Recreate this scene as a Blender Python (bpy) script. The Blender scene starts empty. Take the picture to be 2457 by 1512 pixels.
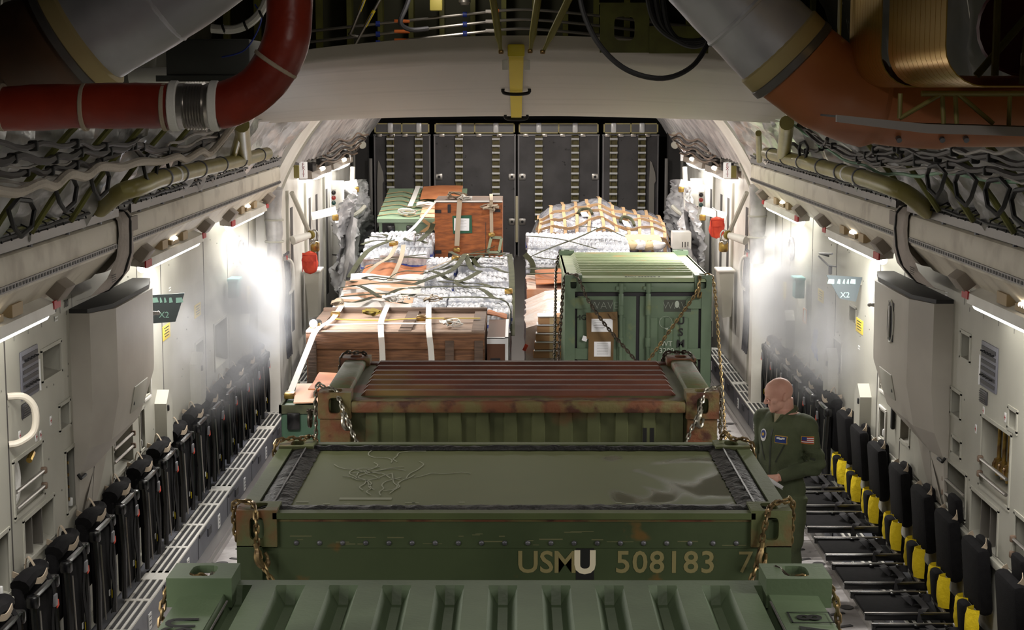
import bpy, bmesh, math, random
from mathutils import Vector as V, Matrix as MX, noise as NZ
random.seed(7)
SC = bpy.context.scene
COL = SC.collection
R = math.radians

# ------------------------------------------------------------------ mesh builder
class MB:
    def __init__(s, root=None):
        s.v = []; s.f = []; s.mi = []; s.m = None; s.k = 0
        s.root = root
        s.off = V(root.location) if root is not None else V((0, 0, 0))
    def add(s, vs, fs):
        b = len(s.v)
        if s.m is not None: vs = [s.m @ V(p) for p in vs]
        s.v += [V(p) - s.off for p in vs]
        s.f += [tuple(i + b for i in f) for f in fs]
        s.mi += [s.k] * len(fs)
        return s
    def box(s, a, b):
        x0, x1 = sorted((a[0], b[0])); y0, y1 = sorted((a[1], b[1])); z0, z1 = sorted((a[2], b[2]))
        vs = [(x0,y0,z0),(x1,y0,z0),(x1,y1,z0),(x0,y1,z0),(x0,y0,z1),(x1,y0,z1),(x1,y1,z1),(x0,y1,z1)]
        return s.add(vs, [(0,3,2,1),(4,5,6,7),(0,1,5,4),(1,2,6,5),(2,3,7,6),(3,0,4,7)])
    def rbox(s, c, d, r=.01, rot=None, seg=2):
        bm = bmesh.new(); bmesh.ops.create_cube(bm, size=1)
        for v in bm.verts: v.co = V((v.co.x*d[0], v.co.y*d[1], v.co.z*d[2]))
        r = min(r, min(d)*.49)
        bmesh.ops.bevel(bm, geom=list(bm.edges), offset=r, segments=seg, affect='EDGES', profile=.5)
        M = MX.Translation(c) @ (rot.to_4x4() if rot is not None else MX())
        bm.verts.index_update()
        s.add([M @ v.co for v in bm.verts], [tuple(v.index for v in f.verts) for f in bm.faces]); bm.free()
        return s
    def cbox(s, c, d, rot=None):
        M = MX.Translation(c) @ (rot.to_4x4() if rot is not None else MX())
        h = [x/2 for x in d]
        vs = [M @ V((sx*h[0], sy*h[1], sz*h[2])) for sz in (-1,1) for sx, sy in ((-1,-1),(1,-1),(1,1),(-1,1))]
        return s.add(vs, [(0,3,2,1),(4,5,6,7),(0,1,5,4),(1,2,6,5),(2,3,7,6),(3,0,4,7)])
    def tube(s, pts, r, n=8, closed=False, cap=True):
        pts = [V(p) for p in pts]; N = len(pts)
        rr = r if isinstance(r, (list, tuple)) else [r]*N
        T = []
        for i in range(N):
            a = pts[(i-1) % N] if (closed or i > 0) else pts[i]
            b = pts[(i+1) % N] if (closed or i < N-1) else pts[i]
            t = b - a
            T.append(t.normalized() if t.length > 1e-9 else V((0,0,1)))
        u = T[0].orthogonal().normalized(); vs = []; fs = []
        for i in range(N):
            if i: u = (u - T[i]*u.dot(T[i])); u = u.normalized() if u.length > 1e-6 else T[i].orthogonal().normalized()
            w = T[i].cross(u)
            for k in range(n):
                a = 2*math.pi*k/n
                vs.append(pts[i] + (u*math.cos(a) + w*math.sin(a))*rr[i])
        for i in range(N if closed else N-1):
            j = (i+1) % N
            for k in range(n):
                l = (k+1) % n
                fs.append((i*n+k, i*n+l, j*n+l, j*n+k))
        if cap and not closed:
            fs.append(tuple(range(n-1, -1, -1))); fs.append(tuple((N-1)*n+k for k in range(n)))
        return s.add(vs, fs)
    def cyl(s, a, b, r, r2=None, n=16): return s.tube([a, b], [r, r if r2 is None else r2], n)
    def ribbon(s, pts, side, w, t=.004):
        # flat band along pts; side = width direction (one vector or one per point)
        pts = [V(p) for p in pts]; N = len(pts); vs = []; fs = []
        for i in range(N):
            sd = V(side[i] if isinstance(side[0], (list, tuple, V)) else side)
            tg = (pts[min(i+1, N-1)] - pts[max(i-1, 0)]); tg = tg.normalized() if tg.length > 1e-9 else V((0,1,0))
            sd = (sd - tg*sd.dot(tg)); sd = sd.normalized() if sd.length > 1e-6 else tg.orthogonal().normalized()
            nn = tg.cross(sd)
            for a, b in ((-1,-1),(1,-1),(1,1),(-1,1)): vs.append(pts[i] + sd*(a*w/2) + nn*(b*t/2))
        for i in range(N-1):
            for k in range(4):
                l = (k+1) % 4; fs.append((i*4+k, i*4+l, i*4+4+l, i*4+4+k))
        fs.append((3,2,1,0)); b = (N-1)*4; fs.append((b, b+1, b+2, b+3))
        return s.add(vs, fs)
    def prism(s, poly, ax, a, b):
        # poly: 2-D outline; ax: axis of extrusion 'x','y','z'
        def P(p, h):
            return (h, p[0], p[1]) if ax == 'x' else ((p[0], h, p[1]) if ax == 'y' else (p[0], p[1], h))
        n = len(poly); vs = [P(p, a) for p in poly] + [P(p, b) for p in poly]
        fs = [(i, (i+1) % n, n+(i+1) % n, n+i) for i in range(n)] + [tuple(range(n-1, -1, -1)), tuple(range(n, 2*n))]
        return s.add(vs, fs)
    def lathe(s, prof, c, axis=(0,0,1), n=20):
        # prof: list of (radius, height)
        ax = V(axis).normalized(); u = ax.orthogonal().normalized(); w = ax.cross(u); c = V(c); vs = []; fs = []
        for r, h in prof:
            for k in range(n):
                a = 2*math.pi*k/n; vs.append(c + ax*h + (u*math.cos(a) + w*math.sin(a))*max(r, 1e-5))
        for i in range(len(prof)-1):
            for k in range(n):
                l = (k+1) % n; fs.append((i*n+k, i*n+l, i*n+n+l, i*n+n+k))
        fs.append(tuple(range(n-1, -1, -1))); b = (len(prof)-1)*n; fs.append(tuple(b+k for k in range(n)))
        return s.add(vs, fs)
    def grid(s, fn, nu, nv, wrap=False):
        vs = [fn(i/nu, j/nv) for i in range(nu+1) for j in range(nv+1)]
        fs = [(i*(nv+1)+j, (i+1)*(nv+1)+j, (i+1)*(nv+1)+j+1, i*(nv+1)+j+1) for i in range(nu) for j in range(nv)]
        return s.add(vs, fs)
    def slab(s, fn, nu, nv, nrm, t):
        # closed sheet of thickness t along nrm
        nrm = V(nrm); W = nv+1; n1 = (nu+1)*W
        top = [V(fn(i/nu, j/nv)) for i in range(nu+1) for j in range(nv+1)]
        vs = top + [p - nrm*t for p in top]; fs = []
        for i in range(nu):
            for j in range(nv):
                q = (i*W+j, (i+1)*W+j, (i+1)*W+j+1, i*W+j+1)
                fs.append(q); fs.append(tuple(n1+k for k in reversed(q)))
        edge = [i*W for i in range(nu+1)] + [nu*W+j for j in range(1, nv+1)] + [i*W+nv for i in range(nu-1, -1, -1)] + [j for j in range(nv-1, 0, -1)]
        for a in range(len(edge)):
            p, q = edge[a], edge[(a+1) % len(edge)]; fs.append((q, p, n1+p, n1+q))
        return s.add(vs, fs)
    def sph(s, c, r, n=10, m=7, sc=(1,1,1)):
        vs = []; fs = []
        for i in range(m+1):
            p = math.pi*i/m
            for k in range(n):
                a = 2*math.pi*k/n
                vs.append((c[0]+sc[0]*r*math.sin(p)*math.cos(a), c[1]+sc[1]*r*math.sin(p)*math.sin(a), c[2]-sc[2]*r*math.cos(p)))
        for i in range(m):
            for k in range(n):
                l = (k+1) % n; fs.append((i*n+k, i*n+l, i*n+n+l, i*n+n+k))
        return s.add(vs, fs)
    def build(s, name, mat, parent=None, smooth=True, ang=35, fix=True):
        me = bpy.data.meshes.new(name); me.from_pydata(s.v, [], s.f)
        mats = mat if isinstance(mat, (list, tuple)) else [mat]
        for m in mats: me.materials.append(m)
        if len(mats) > 1: me.polygons.foreach_set('material_index', s.mi)
        if fix:
            bm = bmesh.new(); bm.from_mesh(me)
            bmesh.ops.recalc_face_normals(bm, faces=bm.faces); bm.to_mesh(me); bm.free()
        if smooth:
            me.polygons.foreach_set('use_smooth', [True]*len(me.polygons)); me.set_sharp_from_angle(angle=R(ang))
        me.update()
        o = bpy.data.objects.new(name, me); COL.objects.link(o)
        p = parent if parent is not None else s.root
        if p is not None: o.parent = p
        return o

def tag(o, label, cat, group=None):
    o['label'] = label; o['category'] = cat
    if group: o['group'] = group
    return o
def thing(name, label, cat, loc=(0,0,0), group=None, rz=0):
    o = bpy.data.objects.new(name, None); COL.objects.link(o); o.location = loc; o.rotation_euler = (0, 0, rz)
    o.empty_display_size = .1
    return tag(o, label, cat, group)
def struct(o):
    o['kind'] = 'structure'; return o
def sub(name, root_part, mb, mat, **k):      # sub-part below a part (the part sits at the thing's origin)
    return mb.build(name, mat, root_part, **k)
def copy_tree(o, parent=None):
    c = o.copy(); COL.objects.link(c)
    if parent is not None: c.parent = parent
    for ch in [x for x in o.children]: copy_tree(ch, c)
    return c
def dup(root, loc, label=None, rz=None, group=None, scale=None):
    c = copy_tree(root); c.location = loc
    if rz is not None: c.rotation_euler = (0, 0, rz)
    if label: c['label'] = label
    if group: c['group'] = group
    if scale: c.scale = scale
    return c
def P(name, m, root, fn, **k):
    b = MB(root) if k.pop('world', False) else MB()
    fn(b); return b.build(name, m, root, **k)
ORD = ['first','second','third','fourth','fifth','sixth','seventh','eighth','ninth','tenth','eleventh','twelfth','thirteenth','fourteenth','fifteenth','sixteenth','seventeenth','eighteenth','nineteenth','twentieth']

def bez(pts, n=8):
    # Catmull-Rom through pts
    P = [V(p) for p in pts]; out = []
    for i in range(len(P)-1):
        p0 = P[max(i-1,0)]; p1 = P[i]; p2 = P[i+1]; p3 = P[min(i+2, len(P)-1)]
        for k in range(n):
            t = k/n
            out.append(.5*((2*p1) + (p2-p0)*t + (2*p0-5*p1+4*p2-p3)*t*t + (3*p1-p0-3*p2+p3)*t**3))
    out.append(P[-1]); return out

# ------------------------------------------------------------------ materials
def lin(c): return tuple(((x/255)/12.92 if x/255 <= .04045 else ((x/255+.055)/1.055)**2.4) for x in c) + (1,)
MATS = {}
def mat(name, c, rough=.6, metal=0., c2=None, ns=6., nd=4., lo=.4, hi=.65, bump=0., bs=30., spec=.5, emit=0., stretch=None,
        c3=None, n3=3., lo3=.6, hi3=.7, r2=None, alpha=1., sheen=0., trans=0.):
    """principled paint / cloth / metal: base colour, optional worn second colour by noise, a third by larger noise, bump"""
    if name in MATS: return MATS[name]
    m = bpy.data.materials.new(name); m.use_nodes = True; nt = m.node_tree; N = nt.nodes; L = nt.links
    b = N['Principled BSDF']; b.inputs['Roughness'].default_value = rough; b.inputs['Metallic'].default_value = metal
    b.inputs['Specular IOR Level'].default_value = spec
    col = lin(c); b.inputs['Base Color'].default_value = col; m.diffuse_color = col
    tc = N.new('ShaderNodeTexCoord'); mp = N.new('ShaderNodeMapping'); L.new(tc.outputs['Object'], mp.inputs['Vector'])
    if stretch: mp.inputs['Scale'].default_value = stretch
    def nz(sc, det=nd):
        n = N.new('ShaderNodeTexNoise'); n.inputs['Scale'].default_value = sc; n.inputs['Detail'].default_value = det
        L.new(mp.outputs[0], n.inputs['Vector']); return n.outputs['Fac']
    def ramp(src, a, z):
        r = N.new('ShaderNodeMapRange'); r.inputs['From Min'].default_value = a; r.inputs['From Max'].default_value = z
        L.new(src, r.inputs['Value']); return r.outputs[0]
    def mixc(fac, A, B):
        x = N.new('ShaderNodeMix'); x.data_type = 'RGBA'; L.new(fac, x.inputs[0])
        for sock, val in ((x.inputs[6], A), (x.inputs[7], B)):
            if isinstance(val, tuple): sock.default_value = val
            else: L.new(val, sock)
        return x.outputs[2]
    cur = col
    if c2 is not None:
        f = ramp(nz(ns), lo, hi); cur = mixc(f, cur, lin(c2))
        if r2 is not None:
            q = N.new('ShaderNodeMapRange'); q.inputs['To Min'].default_value = rough; q.inputs['To Max'].default_value = r2
            L.new(f, q.inputs['Value']); L.new(q.outputs[0], b.inputs['Roughness'])
    if c3 is not None: cur = mixc(ramp(nz(n3), lo3, hi3), cur, lin(c3))
    if not isinstance(cur, tuple): L.new(cur, b.inputs['Base Color'])
    if bump:
        bp = N.new('ShaderNodeBump'); bp.inputs['Strength'].default_value = bump; bp.inputs['Distance'].default_value = .02
        L.new(nz(bs, 3.), bp.inputs['Height']); L.new(bp.outputs[0], b.inputs['Normal'])
    if emit:
        b.inputs['Emission Color'].default_value = col; b.inputs['Emission Strength'].default_value = emit
    if alpha < 1: b.inputs['Alpha'].default_value = alpha
    if sheen: b.inputs['Sheen Weight'].default_value = sheen
    if trans: b.inputs['Transmission Weight'].default_value = trans
    MATS[name] = m; return m
def wood(name, c, c2, sc=(1.2, 14, 14), rough=.7, ns=3.5):
    if name in MATS: return MATS[name]
    m = mat(name, c, rough, c2=c2, ns=ns, nd=6, lo=.35, hi=.68, stretch=sc, bump=.25, bs=6)
    return m

M = {}
M['liner'] = mat('liner_paint', (178,176,165), .5, c2=(158,156,145), ns=1.3, lo=.45, hi=.8)
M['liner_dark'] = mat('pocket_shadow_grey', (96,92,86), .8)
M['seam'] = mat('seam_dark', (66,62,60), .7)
M['cream'] = mat('beam_cream', (206,198,182), .55, c2=(150,138,122), ns=3.5, lo=.5, hi=.85)
M['white'] = mat('white_paint', (226,224,218), .45, c2=(204,200,192), ns=2)
M['strip'] = mat('grey_strip_metal', (112,108,106), .45, .6)
M['black'] = mat('black_matte', (24,23,24), .6)
M['blackmetal'] = mat('black_metal_gloss', (16,16,18), .22, .0, spec=.7)
M['blackcloth'] = mat('black_fabric', (21,20,22), .95, c2=(15,14,16), ns=20, bump=.2, bs=200, spec=.2)
M['foil'] = mat('foil_insulation', (206,206,208), .32, .5, c2=(130,128,124), ns=4, lo=.4, hi=.7, bump=.9, bs=7)
M['foil_white'] = mat('white_quilt', (190,188,188), .45, .15, c2=(148,146,148), ns=4, bump=.5, bs=7)
M['olive'] = mat('olive_primer', (104,104,42), .6, c2=(84,82,34), ns=5)
M['tubeolive'] = mat('yellow_green_pipe', (158,150,88), .4, c2=(140,130,72), ns=3)
M['chrome'] = mat('bare_metal', (176,172,168), .3, .9)
M['brass'] = mat('yellow_zinc', (190,158,84), .3, .85, c2=(130,100,70), ns=14)
M['steel'] = mat('steel_grey', (120,120,126), .45, .6, c2=(92,92,98), ns=6)
M['ledge'] = mat('ledge_grey', (112,114,124), .45, .25, c2=(96,98,108), ns=5, lo=.4, hi=.7)
M['floor'] = mat('deck_paint', (188,184,184), .45, .15, c2=(150,144,144), ns=4, c3=(96,90,90), n3=9, lo3=.62, hi3=.72)
M['red'] = mat('red_rubber', (146,46,26), .4, c2=(118,34,20), ns=3, bump=.5, bs=7)
M['silver_wrap'] = mat('silver_cloth', (206,206,212), .42, .35, bump=.45, bs=4, c2=(180,180,188), ns=3)
M['orange_duct'] = mat('orange_fibreglass', (164,98,58), .42, c2=(180,124,84), ns=2.2, lo=.5, hi=.8, c3=(146,84,48), n3=1.2, lo3=.5, hi3=.7)
M['gold'] = mat('gold_slats', (212,172,80), .26, .9)
M['tan'] = mat('tan_webbing', (176,160,140), .85, bump=.2, bs=150)
M['whitestrap'] = mat('white_webbing', (232,230,226), .8, bump=.15, bs=150)
M['yellow'] = mat('yellow_strap', (118,102,34), .75)
M['yellowcloth'] = mat('yellow_fabric', (236,206,24), .8, bump=.3, bs=40)
M['greenweb'] = mat('olive_webbing', (74,76,54), .85, c2=(58,60,42), ns=9)
M['redmark'] = mat('red_mark', (178,30,36), .5)
M['signwhite'] = mat('sign_white', (236,236,236), .5)
M['paper'] = mat('paper_white', (232,232,236), .7)
M['ink'] = mat('ink_black', (18,18,18), .7)
M['greytext'] = mat('grey_lettering', (92,90,88), .7)
M['orange_red'] = mat('orange_red_fabric', (230,84,54), .6, c2=(206,66,44), ns=6, bump=.4, bs=12)
M['cardboard'] = mat('cardboard', (188,120,78), .75, c2=(168,102,64), ns=3)
M['tube'] = mat('tube_light', (255,252,244), .5, emit=9.)
M['lamp'] = mat('reading_lamp_lit', (255,240,214), .5, emit=10.)

def text(s, size, m, mtx, name='lettering', parent=None, align='CENTER', ext=.0008, off=None):
    cu = bpy.data.curves.new('t', 'FONT'); cu.body = s; cu.size = size; cu.align_x = align; cu.align_y = 'CENTER'; cu.extrude = ext
    cu.resolution_u = 3
    if off is not None: cu.offset = off
    o = bpy.data.objects.new('t', cu); COL.objects.link(o)
    me = bpy.data.meshes.new_from_object(o)
    bpy.data.objects.remove(o); me.transform(mtx)
    if parent is not None:
        r = parent
        while r.parent is not None: r = r.parent
        me.transform(MX.Translation(-V(r.location)))
    me.materials.clear(); me.materials.append(m)
    ob = bpy.data.objects.new(name, me); COL.objects.link(ob)
    if parent is not None: ob.parent = parent
    return ob
def face(loc, right, upv):
    """matrix that lays x along right, y along upv at loc"""
    r = V(right).normalized(); u = V(upv).normalized(); n = r.cross(u)
    return MX(((r.x,u.x,n.x,loc[0]),(r.y,u.y,n.y,loc[1]),(r.z,u.z,n.z,loc[2]),(0,0,0,1)))

# ------------------------------------------------------------------ camera
cam = bpy.data.cameras.new('camera'); camo = bpy.data.objects.new('camera', cam); COL.objects.link(camo)
cam.sensor_width = 36; cam.lens = 36*4000/2457; cam.clip_start = .05; cam.clip_end = 100
camo.location = (-.03, 0, 4.0)
camo.rotation_euler = (R(90)-math.atan((756-215)/4000), 0, math.atan((1240-1228.5)/4000))
SC.camera = camo
vs = SC.view_settings
SC.display_settings.display_device = 'sRGB'
vs.view_transform = 'Standard'; vs.look = 'None'; vs.gamma = 1; vs.use_curve_mapping = False; vs.exposure = 0.0
w = bpy.data.worlds.new('World'); SC.world = w; w.use_nodes = True
w.node_tree.nodes['Background'].inputs[0].default_value = (.03, .03, .032, 1); w.node_tree.nodes['Background'].inputs[1].default_value = .0

# ================================================================== THE BAY
WX = 3.05            # inner face of the side liners
CR, CZc = 3.25, 1.65 # fuselage arc
def arc(s, a, r=CR): return (s*r*math.cos(a), CZc + r*math.sin(a))

# ---- floor
b = MB(); b.box((-2.74, -2, -.1), (2.74, 24, 0)); fl = struct(b.build('floor', M['floor'], smooth=False))
# slots, tie-down wells and roller trays lie in the deck: pattern of the floor, one trim mesh each side
for s, nm in ((-1, 'trim_1'), (1, 'trim_2')):
    b = MB()
    for k in range(58):
        y = 5.2 + k*.3
        b.cbox((s*2.42, y, .003), (.16, .035, .006), MX.Rotation(R(24*s), 3, 'Z'))
        if k % 2: b.cbox((s*2.18, y+.1, .003), (.13, .08, .006))
        if k % 4 == 0: b.lathe([(.055, 0), (.055, .006)], (s*2.54, y+.17, 0), n=14)
    b.k = 1
    for k in range(15):
        y = 5.3 + k*1.2
        for q in (-.045, .045): b.cyl((s*1.88-.09, y+q, .035), (s*1.88+.09, y+q, .035), .028, n=10)
        b.box((s*1.88-.12, y-.09, 0), (s*1.88-.1, y+.09, .05)); b.box((s*1.88+.1, y-.09, 0), (s*1.88+.12, y+.09, .05))
    b.box((s*2.60, 3, 0), (s*2.63, 24, .05)); b.box((s*2.66, 3, 0), (s*2.74, 24, .03))
    struct(b.build(nm, [mat('slot_dark', (60,58,58), .7), M['chrome']]))

# ---- raised side ledge with grille
for s, nm in ((-1, 'trim_3'), (1, 'trim_4')):
    b = MB(); b.box((s*2.74, 3, 0), (s*3.06, 24, .235)); 
    b.k = 1; b.box((s*2.752, 3, .235), (s*2.93, 24, .242))
    b.k = 2
    for x in (2.748, 2.800, 2.852, 2.905): b.box((s*(x-.009), 3, .235), (s*(x+.009), 24, .25))
    for k in range(30):
        y = 3.3+k*.72; b.box((s*2.742, y, .235), (s*2.935, y+.05, .2495))
        if k % 4 == 1: b.box((s*2.742, y-.18, .235), (s*2.935, y+.05, .2495))
    b.k = 3
    for k in range(14):
        y = 5.15+k*1.44
        b.box((s*2.737, y, .03), (s*2.74, y+.006, .23))
        b.cbox((s*2.736, y+.5, .15), (.012, .16, .07)); b.cbox((s*2.736, y+.2, .215), (.008, .3, .03))
    b.k = 4
    for k in range(14): b.cbox((s*2.737, 5.15+k*1.44+.98, .11), (.006, .09, .12))
    b.k = 1
    for k in range(14):
        for q in range(3): b.cbox((s*2.7355, 5.15+k*1.44+.98, .145-.032*q), (.004, .06, .008))
    struct(b.build(nm, [M['ledge'], mat('grille_dark', (44,44,46), .7), M['white'], mat('latch_dark', (50,50,56), .5), M['signwhite']]))

# ---- side liners with pockets (y0,y1,z0,z1,depth)
PK = {-1: [(9.45,10.05,1.52,1.86,.28),(9.6,10.25,1.2,1.47,.3),(10.55,10.82,1.26,1.68,.14),(11.8,12.42,1.2,1.86,.3),(12.66,12.83,1.21,1.54,.1),
           (12.81,13.07,1.6,1.85,.2),(12.6,13.0,1.92,2.12,.16),(14.95,15.33,1.39,1.71,.12),(9.0,9.32,1.12,1.5,.1),(10.45,10.70,1.83,2.0,.12),
           (10.1,10.54,2.21,2.41,.13),(15.9,16.6,1.3,1.75,.15)],
      1: [(9.85,10.5,1.48,1.94,.28),(10.05,10.68,1.12,1.42,.3),(10.8,11.33,1.16,1.47,.22),(12.4,12.7,1.31,1.66,.24),(10.96,11.19,1.54,1.66,.1),
          (13.23,13.42,1.18,1.42,.12),(13.24,13.44,1.62,1.79,.12),(13.19,13.55,1.86,2.05,.16),(11.0,11.26,1.8,1.98,.14),(10.82,11.06,2.22,2.4,.13),
          (9.75,9.93,1.97,2.1,.1),(9.3,9.72,1.16,1.5,.2),(15.1,15.5,1.39,1.7,.12),(14.5,14.8,1.95,2.1,.1)]}
def liner(s, y0, y1, z0, z1, holes, nm):
    b = MB(); holes = [(a*1.034, c*1.034, 4-(4-e)*1.034, 4-(4-g)*1.034, d) for a, c, e, g, d in holes]
    ys = sorted({y0, y1} | {h[0] for h in holes} | {h[1] for h in holes}); zs = sorted({z0, z1} | {h[2] for h in holes} | {h[3] for h in holes})
    for i in range(len(ys)-1):
        for j in range(len(zs)-1):
            cy_, cz_ = (ys[i]+ys[i+1])/2, (zs[j]+zs[j+1])/2
            if any(h[0] < cy_ < h[1] and h[2] < cz_ < h[3] for h in holes): continue
            b.add([(s*WX, ys[i], zs[j]), (s*WX, ys[i+1], zs[j]), (s*WX, ys[i+1], zs[j+1]), (s*WX, ys[i], zs[j+1])], [(0,1,2,3)])
    for h in holes:
        a0, a1, c0, c1, d = h; X = s*WX; Xb = s*(WX+d); sl = d*.55
        vs = [(X,a0,c0),(X,a1,c0),(X,a1,c1),(X,a0,c1),(Xb,a0,c0+sl*.5),(Xb,a1,c0+sl*.5),(Xb,a1,c1),(Xb,a0,c1)]
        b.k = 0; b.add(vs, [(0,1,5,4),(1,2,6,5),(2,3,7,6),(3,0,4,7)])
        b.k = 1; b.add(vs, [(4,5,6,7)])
        b.k = 0
        for (p, q) in (((a0,c0),(a1,c0)),((a0,c1),(a1,c1))):      # flange round the mouth
            b.box((X-s*.008, p[0]-.012, p[1]-.012), (X+s*.002, q[0]+.012, q[1]+.012))
        for y in (a0, a1): b.box((X-s*.008, y-.012, c0), (X+s*.002, y+.012, c1))
    b.k = 2
    for y in (9.16, 9.7, 13.16, 14.04, 15.98, 17.3, 18.7, 19.3):
        if y0 < y < y1: b.box((s*(WX-.002), y-.009, z0), (s*WX, y+.009, z1))
    b.box((s*(WX-.002), y0, 1.02), (s*WX, y1, 1.032))
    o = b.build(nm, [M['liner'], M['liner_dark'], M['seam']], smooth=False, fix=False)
    return struct(o)
liner(-1, -2, 19.6, .22, 2.74, PK[-1], 'wall_left'); liner(1, -2, 20.1, .22, 2.74, PK[1], 'wall_right')
# skin behind the liners so that no light leaks in
b = MB()
for s in (-1, 1): b.box((s*3.32, -2, -.1), (s*3.36, 32, 3.3))
struct(b.build('wall_outer', M['liner_dark'], smooth=False))
# lower wainscot rail behind the seats
for s, nm in ((-1, 'baseboard_left'), (1, 'baseboard_right')):
    b = MB(); y1 = 19.6 if s < 0 else 20.1
    b.prism([(s*3.05,.235),(s*3.045,.235),(s*3.03,.6),(s*3.03,1.0),(s*3.04,1.03),(s*3.05,1.03)], 'y', -2, y1)
    k = 0
    while 8.2+k*.7 < y1-.4:
        y = 8.2+k*.7; b.rbox((s*3.02, y, 1.0), (.03, .3, .05), .008); k += 1
    struct(b.build(nm, M['liner']))

# ---- overhead light beam along each side, two lengths with a fabric boot between
def beam(s, y0, y1):
    p = [(3.06,2.70),(2.92,2.73),(2.80,2.86),(2.765,2.90),(2.745,2.915),(2.735,2.98),(2.735,3.09),(2.745,3.12),(2.77,3.14),(2.83,3.145),(3.06,3.15)]
    b = MB(); b.prism([(s*x, z) for x, z in p], 'y', y0, y1)
    b.k = 1; b.box((s*2.7385, y0+.05, 2.935), (s*2.728, y1-.05, 2.972))
    b.k = 2
    n = int((y1-y0)/.06)
    for k in range(n): b.box((s*2.7285, y0+.06+k*.06, 2.944), (s*2.726, y0+.092+k*.06, 2.963))
    b.k = 3; b.box((s*2.775, y0, 3.15), (s*2.72, y1, 3.205)); b.box((s*2.785, y0, 3.14), (s*2.95, y1, 3.15))
    b.k = 4
    y = y0+.3
    while y < y1: b.cyl((s*2.735, y, 3.15), (s*2.735, y, 3.135), .016, n=8); y += .78
    return b, [M['cream'], M['strip'], M['black'], M['strip'], M['steel']]
BE = {-1: [(-2, 11.25), (11.62, 19.1)], 1: [(-2, 11.75), (12.1, 19.75)]}
n = 5
for s in (-1, 1):
    for y0, y1 in BE[s]:
        bb, ms = beam(s, y0, y1); o = bb.build('trim_%d' % n, ms, ang=25); struct(o); n += 1

# ---- fuselage ceiling: foil insulated, framed
def crown(a, nm='ceiling'):      # the forward roof steps up into the duct bay above about 40 degrees
    if nm != 'ceiling': return 0.
    d = min(a, math.pi-a); t = min(1, max(0, (math.degrees(d)-41)/16)); return .62*t*t*(3-2*t)
def ceil_part(nm, y0, y1, m, pitch, dep, a0=28.5):
    fwd = nm == 'ceiling'; NY = int((y1-y0)/pitch*(11 if fwd else 6)); NA = 140 if fwd else 56
    def fn(u, v):
        y = y0+(y1-y0)*u; a = R(a0) + (R(180-a0)-R(a0))*v
        ph = abs(math.sin(math.pi*(y-y0)/pitch)); r = CR + crown(a, nm) + dep*(ph**.6) - dep + .03*NZ.noise((y*2.2, a*9, 1.7)) - (.075*abs(NZ.noise((y*3.4, a*12, 4.4))) + .04*abs(NZ.noise((y*8, a*30, 2.2))) if fwd else 0)
        return (r*math.cos(a), y, CZc + r*math.sin(a))
    b = MB(); b.grid(fn, NY, NA)
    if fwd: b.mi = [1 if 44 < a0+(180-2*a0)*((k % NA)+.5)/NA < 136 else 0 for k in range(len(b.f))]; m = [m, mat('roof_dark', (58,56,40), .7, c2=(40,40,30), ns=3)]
    return struct(b.build(nm, m, fix=False, ang=50 if fwd else 80))
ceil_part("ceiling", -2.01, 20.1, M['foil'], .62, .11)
ceil_part('ceiling_aft', 20.1, 30.5, mat('aft_backing', (112,110,110), .7), .5, .06, 25)
b = MB()   # padded insulation pleats between the aft frames
for k in range(36):
    for s in (-1, 1):
        y = 20.75+k*.265; b.tube([(arc(s, R(a), CR-.09)[0], y+.012*math.sin(a*.5+k), arc(s, R(a), CR-.09)[1]) for a in range(28, 79, 3)], [.085+.02*NZ.noise((k*3.1, a*.15, s)) for a in range(28, 79, 3)], 9)
struct(b.build('trim_15', M['foil_white'], ang=80))
b = MB()   # hoop frames of the forward bay
for k in range(26):
    y = 3.6+k*.62
    for s in (-1, 1):
        for i in range(12):
            a, c = R(28.5+i*3), R(31.5+i*3)
            x0, z0 = arc(s, a, CR-.085+crown(a)); x1, z1 = arc(s, c, CR-.085+crown(c)); X0, Z0 = arc(s, a, CR+.02+crown(a)); X1, Z1 = arc(s, c, CR+.02+crown(c))
            vs = [(x0,y-.035,z0),(x0,y+.035,z0),(x1,y+.035,z1),(x1,y-.035,z1),(X0,y-.035,Z0),(X0,y+.035,Z0),(X1,y+.035,Z1),(X1,y-.035,Z1)]
            b.add(vs, [(0,1,2,3),(0,4,5,1),(1,5,6,2),(2,6,7,3),(3,7,4,0)])
struct(b.build('trim_9', mat('foil_frame', (186,186,184), .4, .3, c2=(150,146,124), ns=4, bump=.6, bs=10)))
# shelf between beam and arc
for s, nm in ((-1, 'trim_10'), (1, 'trim_11')):
    b = MB(); y1 = 19.2 if s < 0 else 19.85
    b.box((s*2.74, -2, 3.14), (s*3.3, y1, 3.15)); struct(b.build(nm, mat('shelf_dark', (70,66,58), .8)))

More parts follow.
